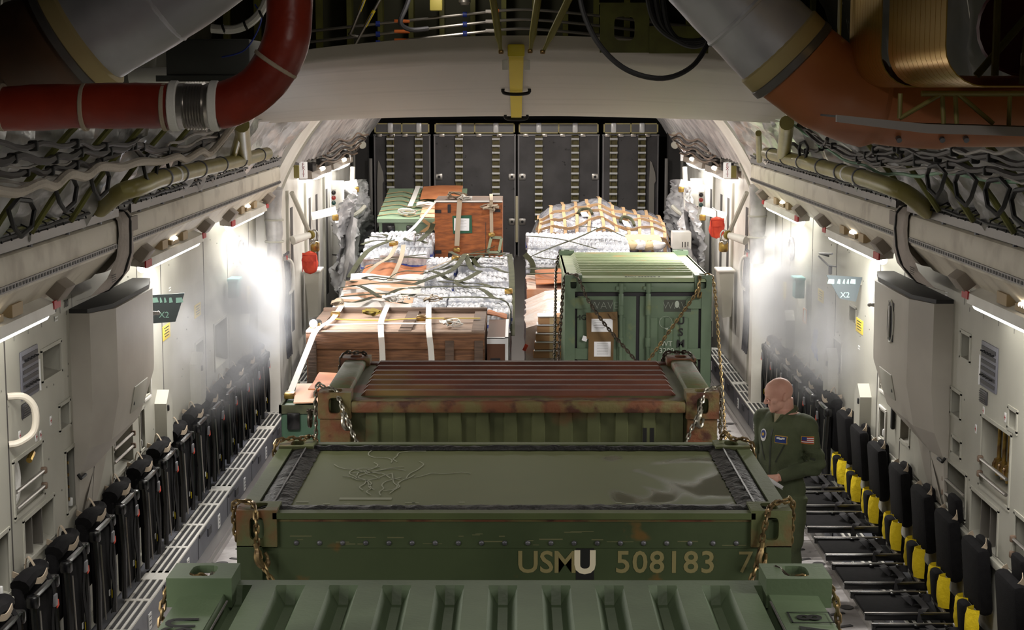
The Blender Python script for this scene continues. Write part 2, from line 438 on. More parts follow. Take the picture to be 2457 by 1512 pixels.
# ---- white frame (jamb) where the forward bay ends
for s, nm, yj in ((-1, 'trim_12', 19.35), (1, 'trim_13', 19.95)):
    b = MB()
    def fn(u, v, s=s, yj=yj):
        a = R(18+60*v); prof = [(0,0),(.0,.10),(.25,.14),(.62,.14),(.9,.05)]
        i = min(int(u*4), 3); t = u*4-i; dy = prof[i][0]*(1-t)+prof[i+1][0]*t; dr = prof[i][1]*(1-t)+prof[i+1][1]*t
        x, z = arc(s, a, CR-.02-dr); return (x, yj+dy, z)
    b.grid(fn, 4, 30)
    b.box((s*3.06, yj-.1, .22), (s*2.80, yj+.15, 2.7)); b.rbox((s*2.86, yj+.03, 2.86), (.17, .16, .36), .06)
    b.k = 1
    for i in range(14):
        a, c = R(20+i*4), R(24+i*4); x0, z0 = arc(s, a, CR-.10); x1, z1 = arc(s, c, CR-.10)
        b.tube([(x0, yj+.78, z0), (x1, yj+.78, z1)], .03, 6)
    b.k = 2
    for i in range(14):
        a, c = R(20+i*4), R(24+i*4); x0, z0 = arc(s, a, CR-.12); x1, z1 = arc(s, c, CR-.12)
        b.tube([(x0, yj+.9, z0), (x1, yj+.9, z1)], .045, 6)
    struct(b.build(nm, [M['white'], M['black'], M['liner']], fix=False, ang=30))

# ---- aft side walls (door bay)
for s, nm, y0 in ((-1, 'wall_left_aft', 20.2), (1, 'wall_right_aft', 20.8)):
    b = MB(); b.box((s*2.93, y0, .1), (s*3.0, 26.2, 3.06)); b.box((s*2.98, 26.2, 0), (s*3.05, 31, 3.2))
    b.k = 1
    for y in (21.3, 23.2, 24.0, 25.3): b.box((s*2.925, y, .9), (s*2.93, y+.22, 2.5))
    b.k = 2
    for y in (20.9, 22.7, 24.9): b.box((s*2.9, y, .3), (s*2.93, y+.1, 2.74))
    b.k = 0
    struct(b.build(nm, [M['white'], M['seam'], M['liner']], smooth=False))
b = MB(); b.box((-3.3, 31.6, -.1), (3.3, 31.7, 5)); struct(b.build('wall_aft', mat('void_black', (16,16,16), .9), smooth=False))
b = MB(); b.box((-2.74, 24, -.1), (2.74, 31.6, 0)); struct(b.build('floor_aft', M['liner_dark'], smooth=False))
b = MB(); b.box((-3.3, -2.1, -.1), (3.3, -2.0, 5)); struct(b.build('wall_front', M['liner'], smooth=False))

# ---- white wing-box fairing across the roof
b = MB()
pr_ = [(11.35,4.36),(11.4,4.27),(11.6,4.2),(12.2,4.13),(13.2,4.03),(14.6,3.9),(15.7,3.79),(16.3,3.745),(16.8,3.76),(17.6,3.9),(18.6,4.2)]
def fn(u, v):
    t = u*(len(pr_)-1); i = min(int(t), len(pr_)-2); f = t-i
    y = pr_[i][0]*(1-f)+pr_[i+1][0]*f; z = pr_[i][1]*(1-f)+pr_[i+1][1]*f
    X = -3.1+6.2*v; return (X, y, z - (.0115+.034*max(0,1-u*1.5))*X**2 + .004*NZ.noise((X*2, y, 0)))
b.grid(fn, 40, 40); struct(b.build('ceiling_fairing', mat('fairing_paint', (166,160,148), .5, c2=(148,141,129), ns=1.0, lo=.5, hi=.9, stretch=(.6,4,1), c3=(140,130,118), n3=.9, lo3=.66, hi3=.8), fix=False, ang=80))

# small rivets, dashes and stencils on the liners
for s, nm, y1 in ((-1, 'trim_16', 19), (1, 'trim_17', 19.5)):
    b = MB(); rn = random.Random(21+s)
    for k in range(70):
        y, z = rn.uniform(9.2, y1), rn.uniform(1.2, 2.6)
        if any(h[0]*1.034-.03 < y < h[1]*1.034+.03 and 4-(4-h[2])*1.034-.03 < z < 4-(4-h[3])*1.034+.03 for h in PK[s]): continue
        b.k = 1 if k % 5 else 0
        if k % 5: b.cyl((s*3.05, y, z), (s*3.046, y, z), .007, n=6)
        else:
            for q in (0, .022): b.cbox((s*3.048, y, z+q), (.004, .07, .009))
    struct(b.build(nm, [M['signwhite'], mat('rivet_grey', (120,118,110), .5)]))

# ================================================================== LAMPS
def area(nm, loc, sx, sy, power, direction, col=(1, .96, .9)):
    l = bpy.data.lights.new(nm, 'AREA'); l.shape = 'RECTANGLE'; l.size = sx; l.size_y = sy; l.energy = power; l.color = col
    o = bpy.data.objects.new(nm, l); COL.objects.link(o); o.location = loc
    o.rotation_euler = V(direction).to_track_quat('-Z', 'Y').to_euler(); return o
LP = {-1: [(4.1, 6.3), (7.75, 9.95), (12.5, 14.75), (16.3, 18.55)], 1: [(4.5, 6.7), (8.25, 10.45), (13.1, 15.35), (16.9, 19.2)]}
NM = {-1: 'left', 1: 'right'}
POWER = 64
NTH = ['nearest', 'next after the nearest', 'third from the near end', 'farthest']
for s in (-1, 1):
    for k, (y0, y1) in enumerate(LP[s]):
        ym = (y0+y1)/2; L_ = y1-y0
        lab = 'lit white strip light under the %s beam, %s' % (NM[s], ['beyond the frame edge', 'cut by the frame edge', 'just past the grey boot', 'in the mist'][k])
        t = thing('strip_light', lab, 'strip light', (s*2.9, ym, 2.68), group='fluorescent strip lights under the beams')
        b = MB(); b.prism([(s*-.09, -.015), (s*-.085, .05), (s*.0, .085), (s*.045, .05), (s*.04, .0)], 'y', -L_/2, L_/2); b.build('housing', M['white'], t, ang=20)
        b = MB(); b.cyl((s*-.03, -L_/2+.05, -.02), (s*-.03, L_/2-.05, -.02), .036, n=12); b.build('tube', M['tube'], t)
        P('red_end_mark', M['redmark'], t, lambda b: b.cbox((s*-.088, -L_/2+.02, .02), (.012, .2, .055))); P('red_end_mark', M['redmark'], t, lambda b: b.cbox((s*-.088, L_/2+.04, .035), (.012, .14, .05)))
        for q in range(4): P('reading_lamp', M['lamp'], t, lambda b: b.sph((s*-.055, -.06+q*.05, .105), .016, 8, 6))
        [P('ballast_box', mat('ballast_tan', (168,146,112), .6), t, lambda b: b.cbox((s*-.03, q, .10), (.09, .2, .07))) for q in (-.42, .40)]; P('lamp_bracket', mat('ballast_tan', (168,146,112), .6), t, lambda b: b.cbox((s*-.02, .02, .085), (.09, .3, .04)))
        for q, yy in enumerate((-L_/2-.12, L_/2+.14)):
            b = MB(); rot = MX.Rotation(R(-38*s), 3, 'Y')
            b.rbox((s*-.06, yy, .135), (.16, .22, .11), .01, rot); o = b.build('speaker_box', mat('taupe_box', (140,130,120), .6), t)
            for z in range(5): P('slot', M['black'], o, lambda b: b.cbox(V((s*-.06, yy-.06+z*.03, .135)) + rot @ V((s*-.0, 0, -.056)), (.07, .012, .006), rot))
        area('strip_lamp', (s*2.865, ym, 2.615), .1, L_-.1, POWER*(.8,.82,1.5,2.2)[k]*L_/2.2, (-s*.35, 0, -1))
AFT = {-1: [(21.9, 24.2), (24.5, 27.4)], 1: [(22.0, 24.4), (24.8, 27.6)]}
for s in (-1, 1):
    for k, (y0, y1) in enumerate(AFT[s]):
        ym = (y0+y1)/2; L_ = y1-y0
        t = thing('door_light', 'bright oval work light above the %s aft side door, %s' % (NM[s], 'nearer of the two' if k == 0 else 'farther of the two'), 'light', (s*2.81, ym, 2.83))
        b = MB(); b.prism([(s*-.1, 0), (s*-.09, .09), (s*.05, .14), (s*.08, .0)], 'y', -L_/2, L_/2); b.build('housing', mat('taupe_box', (140,130,120), .6), t, ang=20)
        b = MB(); b.sph((s*-.03, 0, -.01), 1, 14, 8, (.09, L_/2-.1, .03)); b.build('lens', M['tube'], t)
        [P('reading_lamp', M['lamp'], t, lambda b: b.sph((s*-.1, q, .09), .03, 8, 6)) for q in (-.1, .1)]
        [P('ballast_box', M['black'], t, lambda b: b.cbox((s*-.02, q, .14), (.12, .4, .12))) for q in (-L_/2+.4, L_/2-.5)]
        area('door_lamp', (s*2.75, ym, 2.78), .16, L_-.3, 55, (-s*.6, -.15, -1))
# unseen roof fill lamps, the aft pair added to brighten the cargo
for (x, y, z, p) in ((0, 4.2, 4.72, 27), (0, 8.6, 4.7, 12), (0, 20.5, 4.6, 120), (0, 26, 4.6, 150)):
    l = bpy.data.lights.new('roof_fill', 'AREA'); l.shape = 'DISK'; l.size = .3; l.energy = p; l.color = (1, .93, .84)
    o = bpy.data.objects.new('roof_fill', l); COL.objects.link(o); o.location = (x, y, z)

l = bpy.data.lights.new('roof_bay_fill', 'POINT'); l.energy = 7; l.shadow_soft_size = .12; l.color = (1,.92,.8)  # added unseen fill that lifts the dark bulkhead and its tubes
o = bpy.data.objects.new('roof_bay_fill', l); COL.objects.link(o); o.location = (-.5, 11.55, 4.8)

# ================================================================== SHIPPING CONTAINERS
GREEN = dict(c=(88,104,74), c2=(70,86,60), ns=3)
M['olive1'] = mat('green_paint_front', (90,106,80), .5, c2=(76,92,67), ns=2.2, c3=(68,80,58), n3=1.1, lo3=.5, hi3=.75, bump=.05, bs=60)
M['olive2'] = mat('green_paint_wet', (82,92,56), .5, c2=(68,78,46), ns=1.4, c3=(96,104,66), n3=2.4, lo3=.55, hi3=.75, bump=.06, bs=50)
M['olive2f'] = mat('green_paint_end', (68,80,52), .5, c2=(56,68,42), ns=2.4, c3=(104,80,40), n3=5, lo3=.68, hi3=.74)
M['olive3'] = mat('olive_paint_old', (92,96,62), .55, c2=(74,78,48), ns=3, c3=(120,62,34), n3=1.6, lo3=.58, hi3=.68)
M['rust'] = mat('rust_brown', (102,56,38), .62, c2=(78,42,30), ns=2.4, c3=(122,98,50), n3=.9, lo3=.55, hi3=.68, bump=.2, bs=30)
M['rustmix'] = mat('rusty_casting', (112,66,40), .65, c2=(106,96,56), ns=5, lo=.45, hi=.6, c3=(74,40,26), n3=8, lo3=.55, hi3=.65, bump=.25, bs=30)
M['rustgreen'] = mat('green_with_rust', (92,98,60), .6, c2=(116,74,40), ns=6, lo=.5, hi=.68, bump=.15, bs=30)
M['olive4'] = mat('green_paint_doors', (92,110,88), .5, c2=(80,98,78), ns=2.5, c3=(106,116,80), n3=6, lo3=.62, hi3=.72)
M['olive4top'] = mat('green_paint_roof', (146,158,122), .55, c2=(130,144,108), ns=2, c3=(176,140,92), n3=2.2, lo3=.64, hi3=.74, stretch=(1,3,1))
M['gasket'] = mat('gasket_black', (26,24,30), .6)
M['tar'] = mat('black_sealant', (10,10,11), .5, bump=.5, bs=40, c2=(20,20,21), ns=18, spec=.35)

def ring_plate(b, c, ax_u, ax_v, nrm, wu, wv, hu, hv, depth):
    """one face of a casting: rectangle wu x wv with a stadium hole hu x hv and a tunnel of given depth"""
    c, u, v, n = V(c), V(ax_u), V(ax_v), V(nrm); N = 20; ins = []; outs = []
    for k in range(N):
        a = 2*math.pi*k/N; ca, sa = math.cos(a), math.sin(a)
        p = .5; x = hu/2*(abs(ca)**p)*(1 if ca >= 0 else -1); y = hv/2*(abs(sa)**p)*(1 if sa >= 0 else -1)
        q = max(abs(ca)/(wu/2), abs(sa)/(wv/2)); ox, oy = ca/q, sa/q
        ins.append(c+u*x+v*y); outs.append(c+u*ox+v*oy)
    # push nearest outers onto the corners
    for sx, sy in ((1,1),(-1,1),(-1,-1),(1,-1)):
        cc = c+u*(sx*wu/2)+v*(sy*wv/2); i = min(range(N), key=lambda k: (outs[k]-cc).length); outs[i] = cc
    vs = outs + ins + [p-n*depth for p in ins]
    fs = [(i, (i+1) % N, N+(i+1) % N, N+i) for i in range(N)] + [(N+i, N+(i+1) % N, 2*N+(i+1) % N, 2*N+i) for i in range(N)]
    b.add(vs, fs)
def casting(b, lo, sx, sy, sz, top=True, fronty=-1, sidex=0, mk=0, mdark=1):
    """hollow corner casting, lo = min corner, sizes; holes on top, on y face (fronty -1/+1) and x face"""
    x0, y0, z0 = lo; x1, y1, z1 = x0+sx, y0+sy, z0+sz; cx, cy_, cz = (x0+x1)/2, (y0+y1)/2, (z0+z1)/2
    b.k = mk
    if top: ring_plate(b, (cx,cy_,z1), (1,0,0), (0,1,0), (0,0,1), sx, sy, sx*.40, sy*.68, .03)
    else: b.add([(x0,y0,z1),(x1,y0,z1),(x1,y1,z1),(x0,y1,z1)], [(0,1,2,3)])
    for sg, y in ((-1, y0), (1, y1)):
        if sg == fronty: ring_plate(b, (cx+sidex*0,y,cz), (1,0,0), (0,0,1), (0,sg,0), sx, sz, sx*.36, sz*.62, .03)
        else: b.add([(x0,y,z0),(x1,y,z0),(x1,y,z1),(x0,y,z1)], [(0,1,2,3)])
    for sg, x in ((-1, x0), (1, x1)):
        if sg == sidex: ring_plate(b, (x,cy_,cz), (0,1,0), (0,0,1), (sg,0,0), sy, sz, sy*.5, sz*.55, .03)
        else: b.add([(x,y0,z0),(x,y1,z0),(x,y1,z1),(x,y0,z1)], [(0,1,2,3)])
    b.add([(x0,y0,z0),(x1,y0,z0),(x1,y1,z0),(x0,y1,z0)], [(0,1,2,3)])
    b.k = mdark; e = .031; b.box((x0+e,y0+e,z0+.01), (x1-e,y1-e,z0+.015))

ZT = 2.215; ZB = .09
# ---- 1: nearest, ribs run fore and aft
x0, x1, y0, y1 = -1.315, 1.125, 4.68, 6.12
c1 = thing('shipping_container', 'nearest green shipping container, ribbed lid cut off by the bottom edge', 'shipping container', ((x0+x1)/2, (y0+y1)/2, ZB))
def B(r=None): return MB(r)
b = B(c1); b.box((x0+.04, y0+.04, ZB), (x1-.04, y1-.04, ZT-.16)); b.build('body', M['olive1'], smooth=False)
b = B(c1)
# lid with raised ribs
NR = 10; pw = (x1-x0-.46)/NR
def lidz(x):
    t = (x-(x0+.23))/pw
    if t < 0 or t >= NR: return 0
    f = t-int(t); return .0 if .34 < f < .80 else (-.065 if (f < .16 or f > .98) else -.065+.065*((f-.16)/.18 if f < .5 else (.98-f)/.18))
xs = [x0, x0+.05, x0+.21]; 
for k in range(NR):
    for f in (0, .16, .34, .80, .98): xs.append(x0+.23+(k+f)*pw)
xs += [x1-.23, x1-.21, x1-.05, x1]
def zz(x, y):
    e = min(x-x0, x1-x); z = ZT-.05+lidz(x+1e-5)
    if e < .01: z = ZT-.16
    elif e < .06: z = ZT-.055
    yy = y1-y
    if yy < .10: z = max(z, ZT-.05) if x0+.22 < x < x1-.22 else z
    if yy < .012: z = min(z, ZT-.10)
    return z
ysl = [y0, y0+.1, y1-.2, y1-.12, y1-.085, y1-.02, y1]
vs = [(x, y, zz(x, y)) for x in xs for y in ysl]; n_ = len(ysl)
b.add(vs, [(i*n_+j, (i+1)*n_+j, (i+1)*n_+j+1, i*n_+j+1) for i in range(len(xs)-1) for j in range(n_-1)])
b.box((x0, y1-.005, ZT-.16), (x1, y1, ZT-.10)); b.box((x0, y0, ZT-.16), (x0+.01, y1, ZT-.15)); b.box((x1-.01, y0, ZT-.16), (x1, y1, ZT-.15))
lid = b.build('ribbed_lid', M['olive1'], ang=20, fix=False)
for sx in (x0, x1-.24):
    b = B(c1); casting(b, (sx, y1-.2, ZT-.1), .24, .2, .11, True, 1, 0); b.build('corner_casting', [M['olive1'], M['black']], smooth=False, fix=False)
    b = B(c1); b.tube([(sx+(.24 if sx < 0 else 0), y1-.3, ZT-.045), (sx+(.24 if sx < 0 else 0), y0, ZT-.045)], .004, 5); b.build('lid_seam', M['seam'])
TZ = ZT-.048
text('USMU', .15, M['ink'], face((x0+.115, 5.44, TZ), (0,-1,0), (1,0,0)), 'stencil_lettering', c1, 'CENTER', off=.003)
text('67', .14, M['ink'], face((x1-.125, 5.48, TZ), (0,1,0), (-1,0,0)), 'stencil_lettering', c1, off=.003)
text('8', .12, M['ink'], face((x1-.125, 5.65, TZ), (0,1,0), (-1,0,0)), 'stencil_lettering', c1, off=.003)
b = B(c1); cx, cy_ = x1-.125, 5.65
for a in ((-.075,-.06,.075,-.054),(-.075,.054,.075,.06),(-.075,-.06,-.069,.06),(.069,-.06,.075,.06)): b.box((cx+a[0], cy_+a[1], TZ), (cx+a[2], cy_+a[3], TZ+.001))
b.build('stencil_box', M['ink'], smooth=False)

ZT = 2.17
# ---- 2: flat wet top with black sealant
x0, x1, y0, y1 = -1.262, 1.178, 7.13, 8.62
c2 = thing('shipping_container', 'green shipping container with flat wet top and black sealant edges beside the man', 'shipping container', ((x0+x1)/2, (y0+y1)/2, ZB))
b = B(c2); b.box((x0+.03, y0+.03, ZB), (x1-.03, y1-.03, ZT-.05)); b.build('body', M['olive2f'], smooth=False)
for sx in (x0, x1-.11):
    for sy in (y0, y1-.11): b = B(c2); b.box((sx, sy, ZB), (sx+.11, sy+.11, ZT-.16)); b.build('corner_post', M['olive2f'], smooth=False)
b = B(c2); b.box((x0+.16, y0, ZT-.04), (x1-.16, y0+.06, ZT-.012)); b.box((x0+.16, y1-.06, ZT-.08), (x1-.16, y1, ZT-.012))
b.box((x0, y0+.15, ZT-.08), (x0+.07, y1-.15, ZT-.012)); b.box((x1-.07, y0+.15, ZT-.08), (x1, y1-.15, ZT-.012)); b.build('top_rail', M['olive2'], smooth=False)
# wet patches: roughness falls where water stands
mw = bpy.data.materials.new('wet_roof_paint'); mw.use_nodes = True; nt = mw.node_tree; N_, L_ = nt.nodes, nt.links; pb = N_['Principled BSDF']
tc = N_.new('ShaderNodeTexCoord'); sp = N_.new('ShaderNodeSeparateXYZ'); L_.new(tc.outputs['Object'], sp.inputs[0])
nz = N_.new('ShaderNodeTexNoise'); nz.inputs['Scale'].default_value = 1.7; nz.inputs['Detail'].default_value = 2.0; nz.inputs['Distortion'].default_value = .6; L_.new(tc.outputs['Object'], nz.inputs['Vector'])
ma = N_.new('ShaderNodeMath'); ma.operation = 'MULTIPLY_ADD'; L_.new(sp.outputs['X'], ma.inputs[0]); ma.inputs[1].default_value = .5; L_.new(nz.outputs['Fac'], ma.inputs[2])
mr = N_.new('ShaderNodeMapRange'); mr.inputs['From Min'].default_value = .86; mr.inputs['From Max'].default_value = .93; L_.new(ma.outputs[0], mr.inputs['Value'])
rr = N_.new('ShaderNodeMapRange'); rr.inputs['To Min'].default_value = .52; rr.inputs['To Max'].default_value = .09; L_.new(mr.outputs[0], rr.inputs['Value']); L_.new(rr.outputs[0], pb.inputs['Roughness'])
n2 = N_.new('ShaderNodeTexNoise'); n2.inputs['Scale'].default_value = 1.6; n2.inputs['Detail'].default_value = 5; L_.new(tc.outputs['Object'], n2.inputs['Vector'])
mx = N_.new('ShaderNodeMix'); mx.data_type = 'RGBA'; L_.new(n2.outputs['Fac'], mx.inputs[0]); mx.inputs[6].default_value = lin((84,92,58)); mx.inputs[7].default_value = lin((102,106,68))
m2 = N_.new('ShaderNodeMix'); m2.data_type = 'RGBA'; L_.new(mr.outputs[0], m2.inputs[0]); L_.new(mx.outputs[2], m2.inputs[6]); m2.inputs[7].default_value = lin((44,52,34)); L_.new(m2.outputs[2], pb.inputs['Base Color'])
M['wet'] = mw
b = B(c2); b.box((x0+.07, y0+.06, ZT-.05), (x1-.07, y1-.06, ZT-.028)); b.build('roof_panel', M['wet'], smooth=False)
b = B(c2)
def strip_(xa, ya, xb, yb, wx, wy, seed):
    n = int(max(abs(xb-xa), abs(yb-ya))/.02)
    def f(u, v):
        x = xa+(xb-xa)*u + wx*(v-.5); y = ya+(yb-ya)*u + wy*(v-.5); e = math.sin(math.pi*v)
        j = (.012*NZ.noise((u*40+seed, v*2, 0)))*(1 if v > .9 or v < .1 else 0)
        return (x+(j if wx else 0), y+(j if wy else 0), ZT-.024+.014*e+.008*e*NZ.noise((x*22, y*22, seed)))
    b.grid(f, n, 8)
for a_ in ((x0+.17, y0+.11, x1-.17, y0+.13, 0, .15, 1), (x0+.17, y1-.105, x1-.17, y1-.105, 0, .09, 2), (x0+.14, y0+.1, x0+.14, y1-.1, .15, 0, 3), (x1-.14, y0+.1, x1-.14, y1-.1, .15, 0, 4)):
    b = B(c2); strip_(*a_); b.build('sealant_bead', M['tar'], ang=60, fix=False)
for sx in (x0+.14, x1-.14): P('sealant_ridge', mat('grey_ridge', (120,120,122), .35), c2, lambda b: b.tube([(sx, y0+.15, ZT-.008), (sx, y1-.15, ZT-.008)], .004, 5), world=True)
for sx in (x0, x1-.178):
    for sy, fy in ((y0, -1), (y1-.165, 1)):
        b = B(c2); casting(b, (sx, sy, ZT-.165), .178, .165, .165, True, fy, -1 if sx < 0 else 1)
        b.build('corner_casting', [M['rustgreen'], M['black']], smooth=False, fix=False)
b = B(c2); b.box((x0+.178, y0+.022, ZT-.175), (x1-.178, y0+.03, ZT-.04)); b.box((x0+.178, y0+.027, ZB), (x1-.178, y0+.032, ZT-.175))
b.build('end_panel', M['olive2f'], smooth=False)
P('rust_line', M['rustmix'], c2, lambda b: b.box((x0+.178, y0+.018, ZT-.055), (x1-.178, y0+.0225, ZT-.046)), world=True, smooth=False)
b = B(c2)
for k in range(20): b.sph((x0+.26+k*(x1-x0-.5)/19, y0+.02, ZT-.152), .012, 8, 6, (1, .7, 1)); b.build('rivet', M['steel']); b = B(c2)
b = B(c2)
for k in range(22): 
    xx = random.uniform(x0+.2, x1-.2); b.cbox((xx, y0+.0215, random.uniform(ZT-.165, ZT-.1)), (random.uniform(.02, .12), .001, random.uniform(.002, .006)))
b.build('scratch', mat('scratch_pale', (104,104,72), .7), smooth=False)['kind'] = 'stuff'
fx = lambda x, z: face((x, y0+.0255, z), (1,0,0), (0,0,1))
stm = mat('stencil_faded', (136,126,84), .8)
for k, ch in enumerate('USM'): text(ch, .14, stm, fx(.02+k*.082, ZT-.245), 'stencil_lettering', c2, off=.002)
b = B(c2); b.box((.232, y0+.0262, ZT-.32), (.312, y0+.0255, ZT-.178)); b.build('black_patch', M['ink'], smooth=False)
text('U', .14, mat('stencil_white', (226,216,190), .8), face((.272, y0+.0245, ZT-.245), (1,0,0), (0,0,1)), 'white_letter', c2, off=.006)
for k, ch in enumerate('508183'): text(ch, .14, stm, fx(.44+k*.075, ZT-.245), 'stencil_lettering', c2, off=.002)
text('7', .14, stm, fx(.98, ZT-.245), 'stencil_lettering', c2)
# chalk scrawl on the roof
b = B(c2); rnd = random.Random(3)
for k in range(16):
    cx, cy_ = x0+.36+rnd.random()*.35, y0+.3+rnd.random()*.75; a = rnd.random()*3; pts = []
    for q in range(7):
        a += rnd.uniform(-.9, .9); cx += .05*math.cos(a); cy_ += .07*math.sin(a); pts.append((cx, cy_, ZT-.026))
    b.ribbon(bez(pts, 4), (math.cos(a+1.5), math.sin(a+1.5), 0), .006, .001)
b.box((x0+.42, y0+.3, ZT-.027), (x0+.66, y0+.34, ZT-.0262))
for k in range(14): b.cbox((rnd.uniform(x0+.25, x1-.4), y0+rnd.uniform(.17, .26), ZT-.0265), (rnd.uniform(.02, .06), .012, .001))
b.build('chalk_mark', mat('chalk', (150,152,132), .9), smooth=False)['kind'] = 'stuff'

# ---- 3: rusty, ribs across
x0, x1, y0, y1 = -1.238, 1.20, 9.96, 11.44
c3 = thing('shipping_container', 'rust-brown topped shipping container with ribs across the roof', 'shipping container', ((x0+x1)/2, (y0+y1)/2, ZB))
b = B(c3); b.box((x0+.07, y0+.07, ZB), (x1-.07, y1-.05, ZT-.05)); b.build('body', M['olive3'], smooth=False)
b = B(c3)
NRb = 7; ry0, ry1 = y0+.16, y1-.03; pw = (ry1-ry0)/NRb
def rz(y):
    f = ((y-ry0)/pw) % 1; return -.012 + (.04 if .38 < f < .68 else (.04*(f-.2)/.18 if .2 < f <= .38 else (.04*(.86-f)/.18 if .68 <= f < .86 else 0)))
ys_ = [ry0]
for k in range(NRb):
    for f in (.0, .2, .38, .68, .86): ys_.append(ry0+(k+f)*pw)
ys_.append(ry1); xs = [x0+.2, x0+.23, x0+.27, x1-.27, x1-.23, x1-.2]
vs = []
for i, x in enumerate(xs):
    for y in ys_: vs.append((x, y, ZT-.05 + (rz(y+1e-5) if i in (2, 3) else -.012)))
n_ = len(ys_); b.add(vs, [(i*n_+j, (i+1)*n_+j, (i+1)*n_+j+1, i*n_+j+1) for i in range(len(xs)-1) for j in range(n_-1)])
b.build('ribbed_roof', M['rust'], ang=20, fix=False)
for sx in (x0, x1-.2):
    b = B(c3); b.rbox((sx+.1, (y0+y1)/2, ZT-.075), (.15, y1-y0-.3, .14), .02); b.build('side_rail', M['rustgreen'])
    b = B(c3); b.box((sx+(.16 if sx < 0 else 0), y0+.1, ZT-.09), (sx+(.2 if sx < 0 else .04), y1-.1, ZT-.058)); b.build('gutter', M['rust'], smooth=False)
    for sy, fy in ((y0, -1), (y1-.165, 1)):
        b = B(c3); casting(b, (sx, sy, ZT-.155), .2, .165, .16, True, fy, -1 if sx < 0 else 1); b.build('corner_casting', [M['rustmix'], M['black']], smooth=False, fix=False)
    [P('corner_post', M['rustmix'], c3, lambda b: b.box((sx+.01, ya, ZB), (sx+.19, ya+.15, ZT-.155)), world=True, smooth=False) for ya in (y0+.01, y1-.16)]
b = B(c3); b.rbox(((x0+x1)/2, y0+.08, ZT-.085), (x1-x0-.4, .16, .07), .012); b.build('front_header', M['rustmix'])
b = B(c3); b.box((x0+.2, y1-.1, ZT-.12), (x1-.2, y1-.01, ZT-.04)); b.build('rear_header', M['rust'], smooth=False)
b = B(c3); pts = []; W_ = x1-x0-.4; nC = 12; p = W_/nC
for k in range(nC):
    xx = x0+.2+k*p; pts += [(xx, y0+.095), (xx+p*.42, y0+.095), (xx+p*.5, y0+.05), (xx+p*.92, y0+.05)]
pts.append((x1-.2, y0+.095)); vs = []
for q in pts: vs += [(q[0], q[1], ZB), (q[0], q[1], ZT-.115)]
b.add(vs, [(2*i, 2*i+2, 2*i+3, 2*i+1) for i in range(len(pts)-1)]); b.build('corrugated_end', M['olive3'], ang=15, fix=False)
b = B(c3); b.box((.74, y0+.048, ZT-.34), (.765, y0+.049, ZT-.22)); b.box((.785, y0+.048, ZT-.34), (.81, y0+.049, ZT-.22)); b.build('stencil_stroke', M['ink'], smooth=False)

# ---- 4: green quad container with doors
x0, x1, y0, y1 = .447, 1.902, 16.4, 18.86
c4 = thing('shipping_container', 'sage green double-door container with crossed chains and taped papers', 'shipping container', ((x0+x1)/2, (y0+y1)/2, ZB))
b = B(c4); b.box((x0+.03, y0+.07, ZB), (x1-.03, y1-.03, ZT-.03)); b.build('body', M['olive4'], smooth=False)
b = B(c4); NRb = 13; ry0, ry1 = y0+.24, y1-.1; pw = (ry1-ry0)/NRb; ys_ = [y0+.02, ry0]
for k in range(NRb):
    for f in (.1, .3, .6, .8): ys_.append(ry0+(k+f)*pw)
ys_ += [ry1, y1-.02]; xs = [x0+.01, x0+.13, x0+.17, x1-.17, x1-.13, x1-.01]; vs = []
for i, x in enumerate(xs):
    for j, y in enumerate(ys_):
        f = ((y-ry0)/pw) % 1 if ry0 < y < ry1-1e-4 else 0
        vs.append((x, y, ZT-.02+(.035 if (.25 < f < .65 and i in (2, 3)) else 0)))
n_ = len(ys_); b.add(vs, [(i*n_+j, (i+1)*n_+j, (i+1)*n_+j+1, i*n_+j+1) for i in range(5) for j in range(n_-1)])
b.box((x0+.01, y0+.02, ZT-.06), (x1-.01, y0+.03, ZT-.02)); b.box((x0, y0+.1, ZT-.1), (x0+.03, y1-.1, ZT-.02)); b.box((x1-.03, y0+.1, ZT-.1), (x1, y1-.1, ZT-.02))
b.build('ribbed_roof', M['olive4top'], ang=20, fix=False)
for sx in (x0, x1-.17):
    for sy, fy in ((y0, -1), (y1-.165, 1)):
        b = B(c4); casting(b, (sx, sy, ZT-.155 + (.02 if fy > 0 else 0)), .17, .165, .165, True, fy, 0); b.build('corner_casting', [M['olive4'], M['black']], smooth=False, fix=False)
    b = B(c4); b.box((sx, y0, ZB), (sx+.17-.07*1, y0+.1, ZT-.155)) if sx < 1 else b.box((sx+.07, y0, ZB), (sx+.17, y0+.1, ZT-.155)); b.build('door_post', M['olive4'], smooth=False)
b = B(c4); b.rbox(((x0+x1)/2, y0+.06, ZT-.115), (x1-x0-.34, .1, .09), .008); b.build('door_header', M['olive4'])
b = B(c4); b.box((x0+.1, y0+.05, ZB+.1), (x1-.1, y0+.055, ZT-.165)); b.build('door_gasket', M['gasket'], smooth=False)
xm = (x0+x1)/2
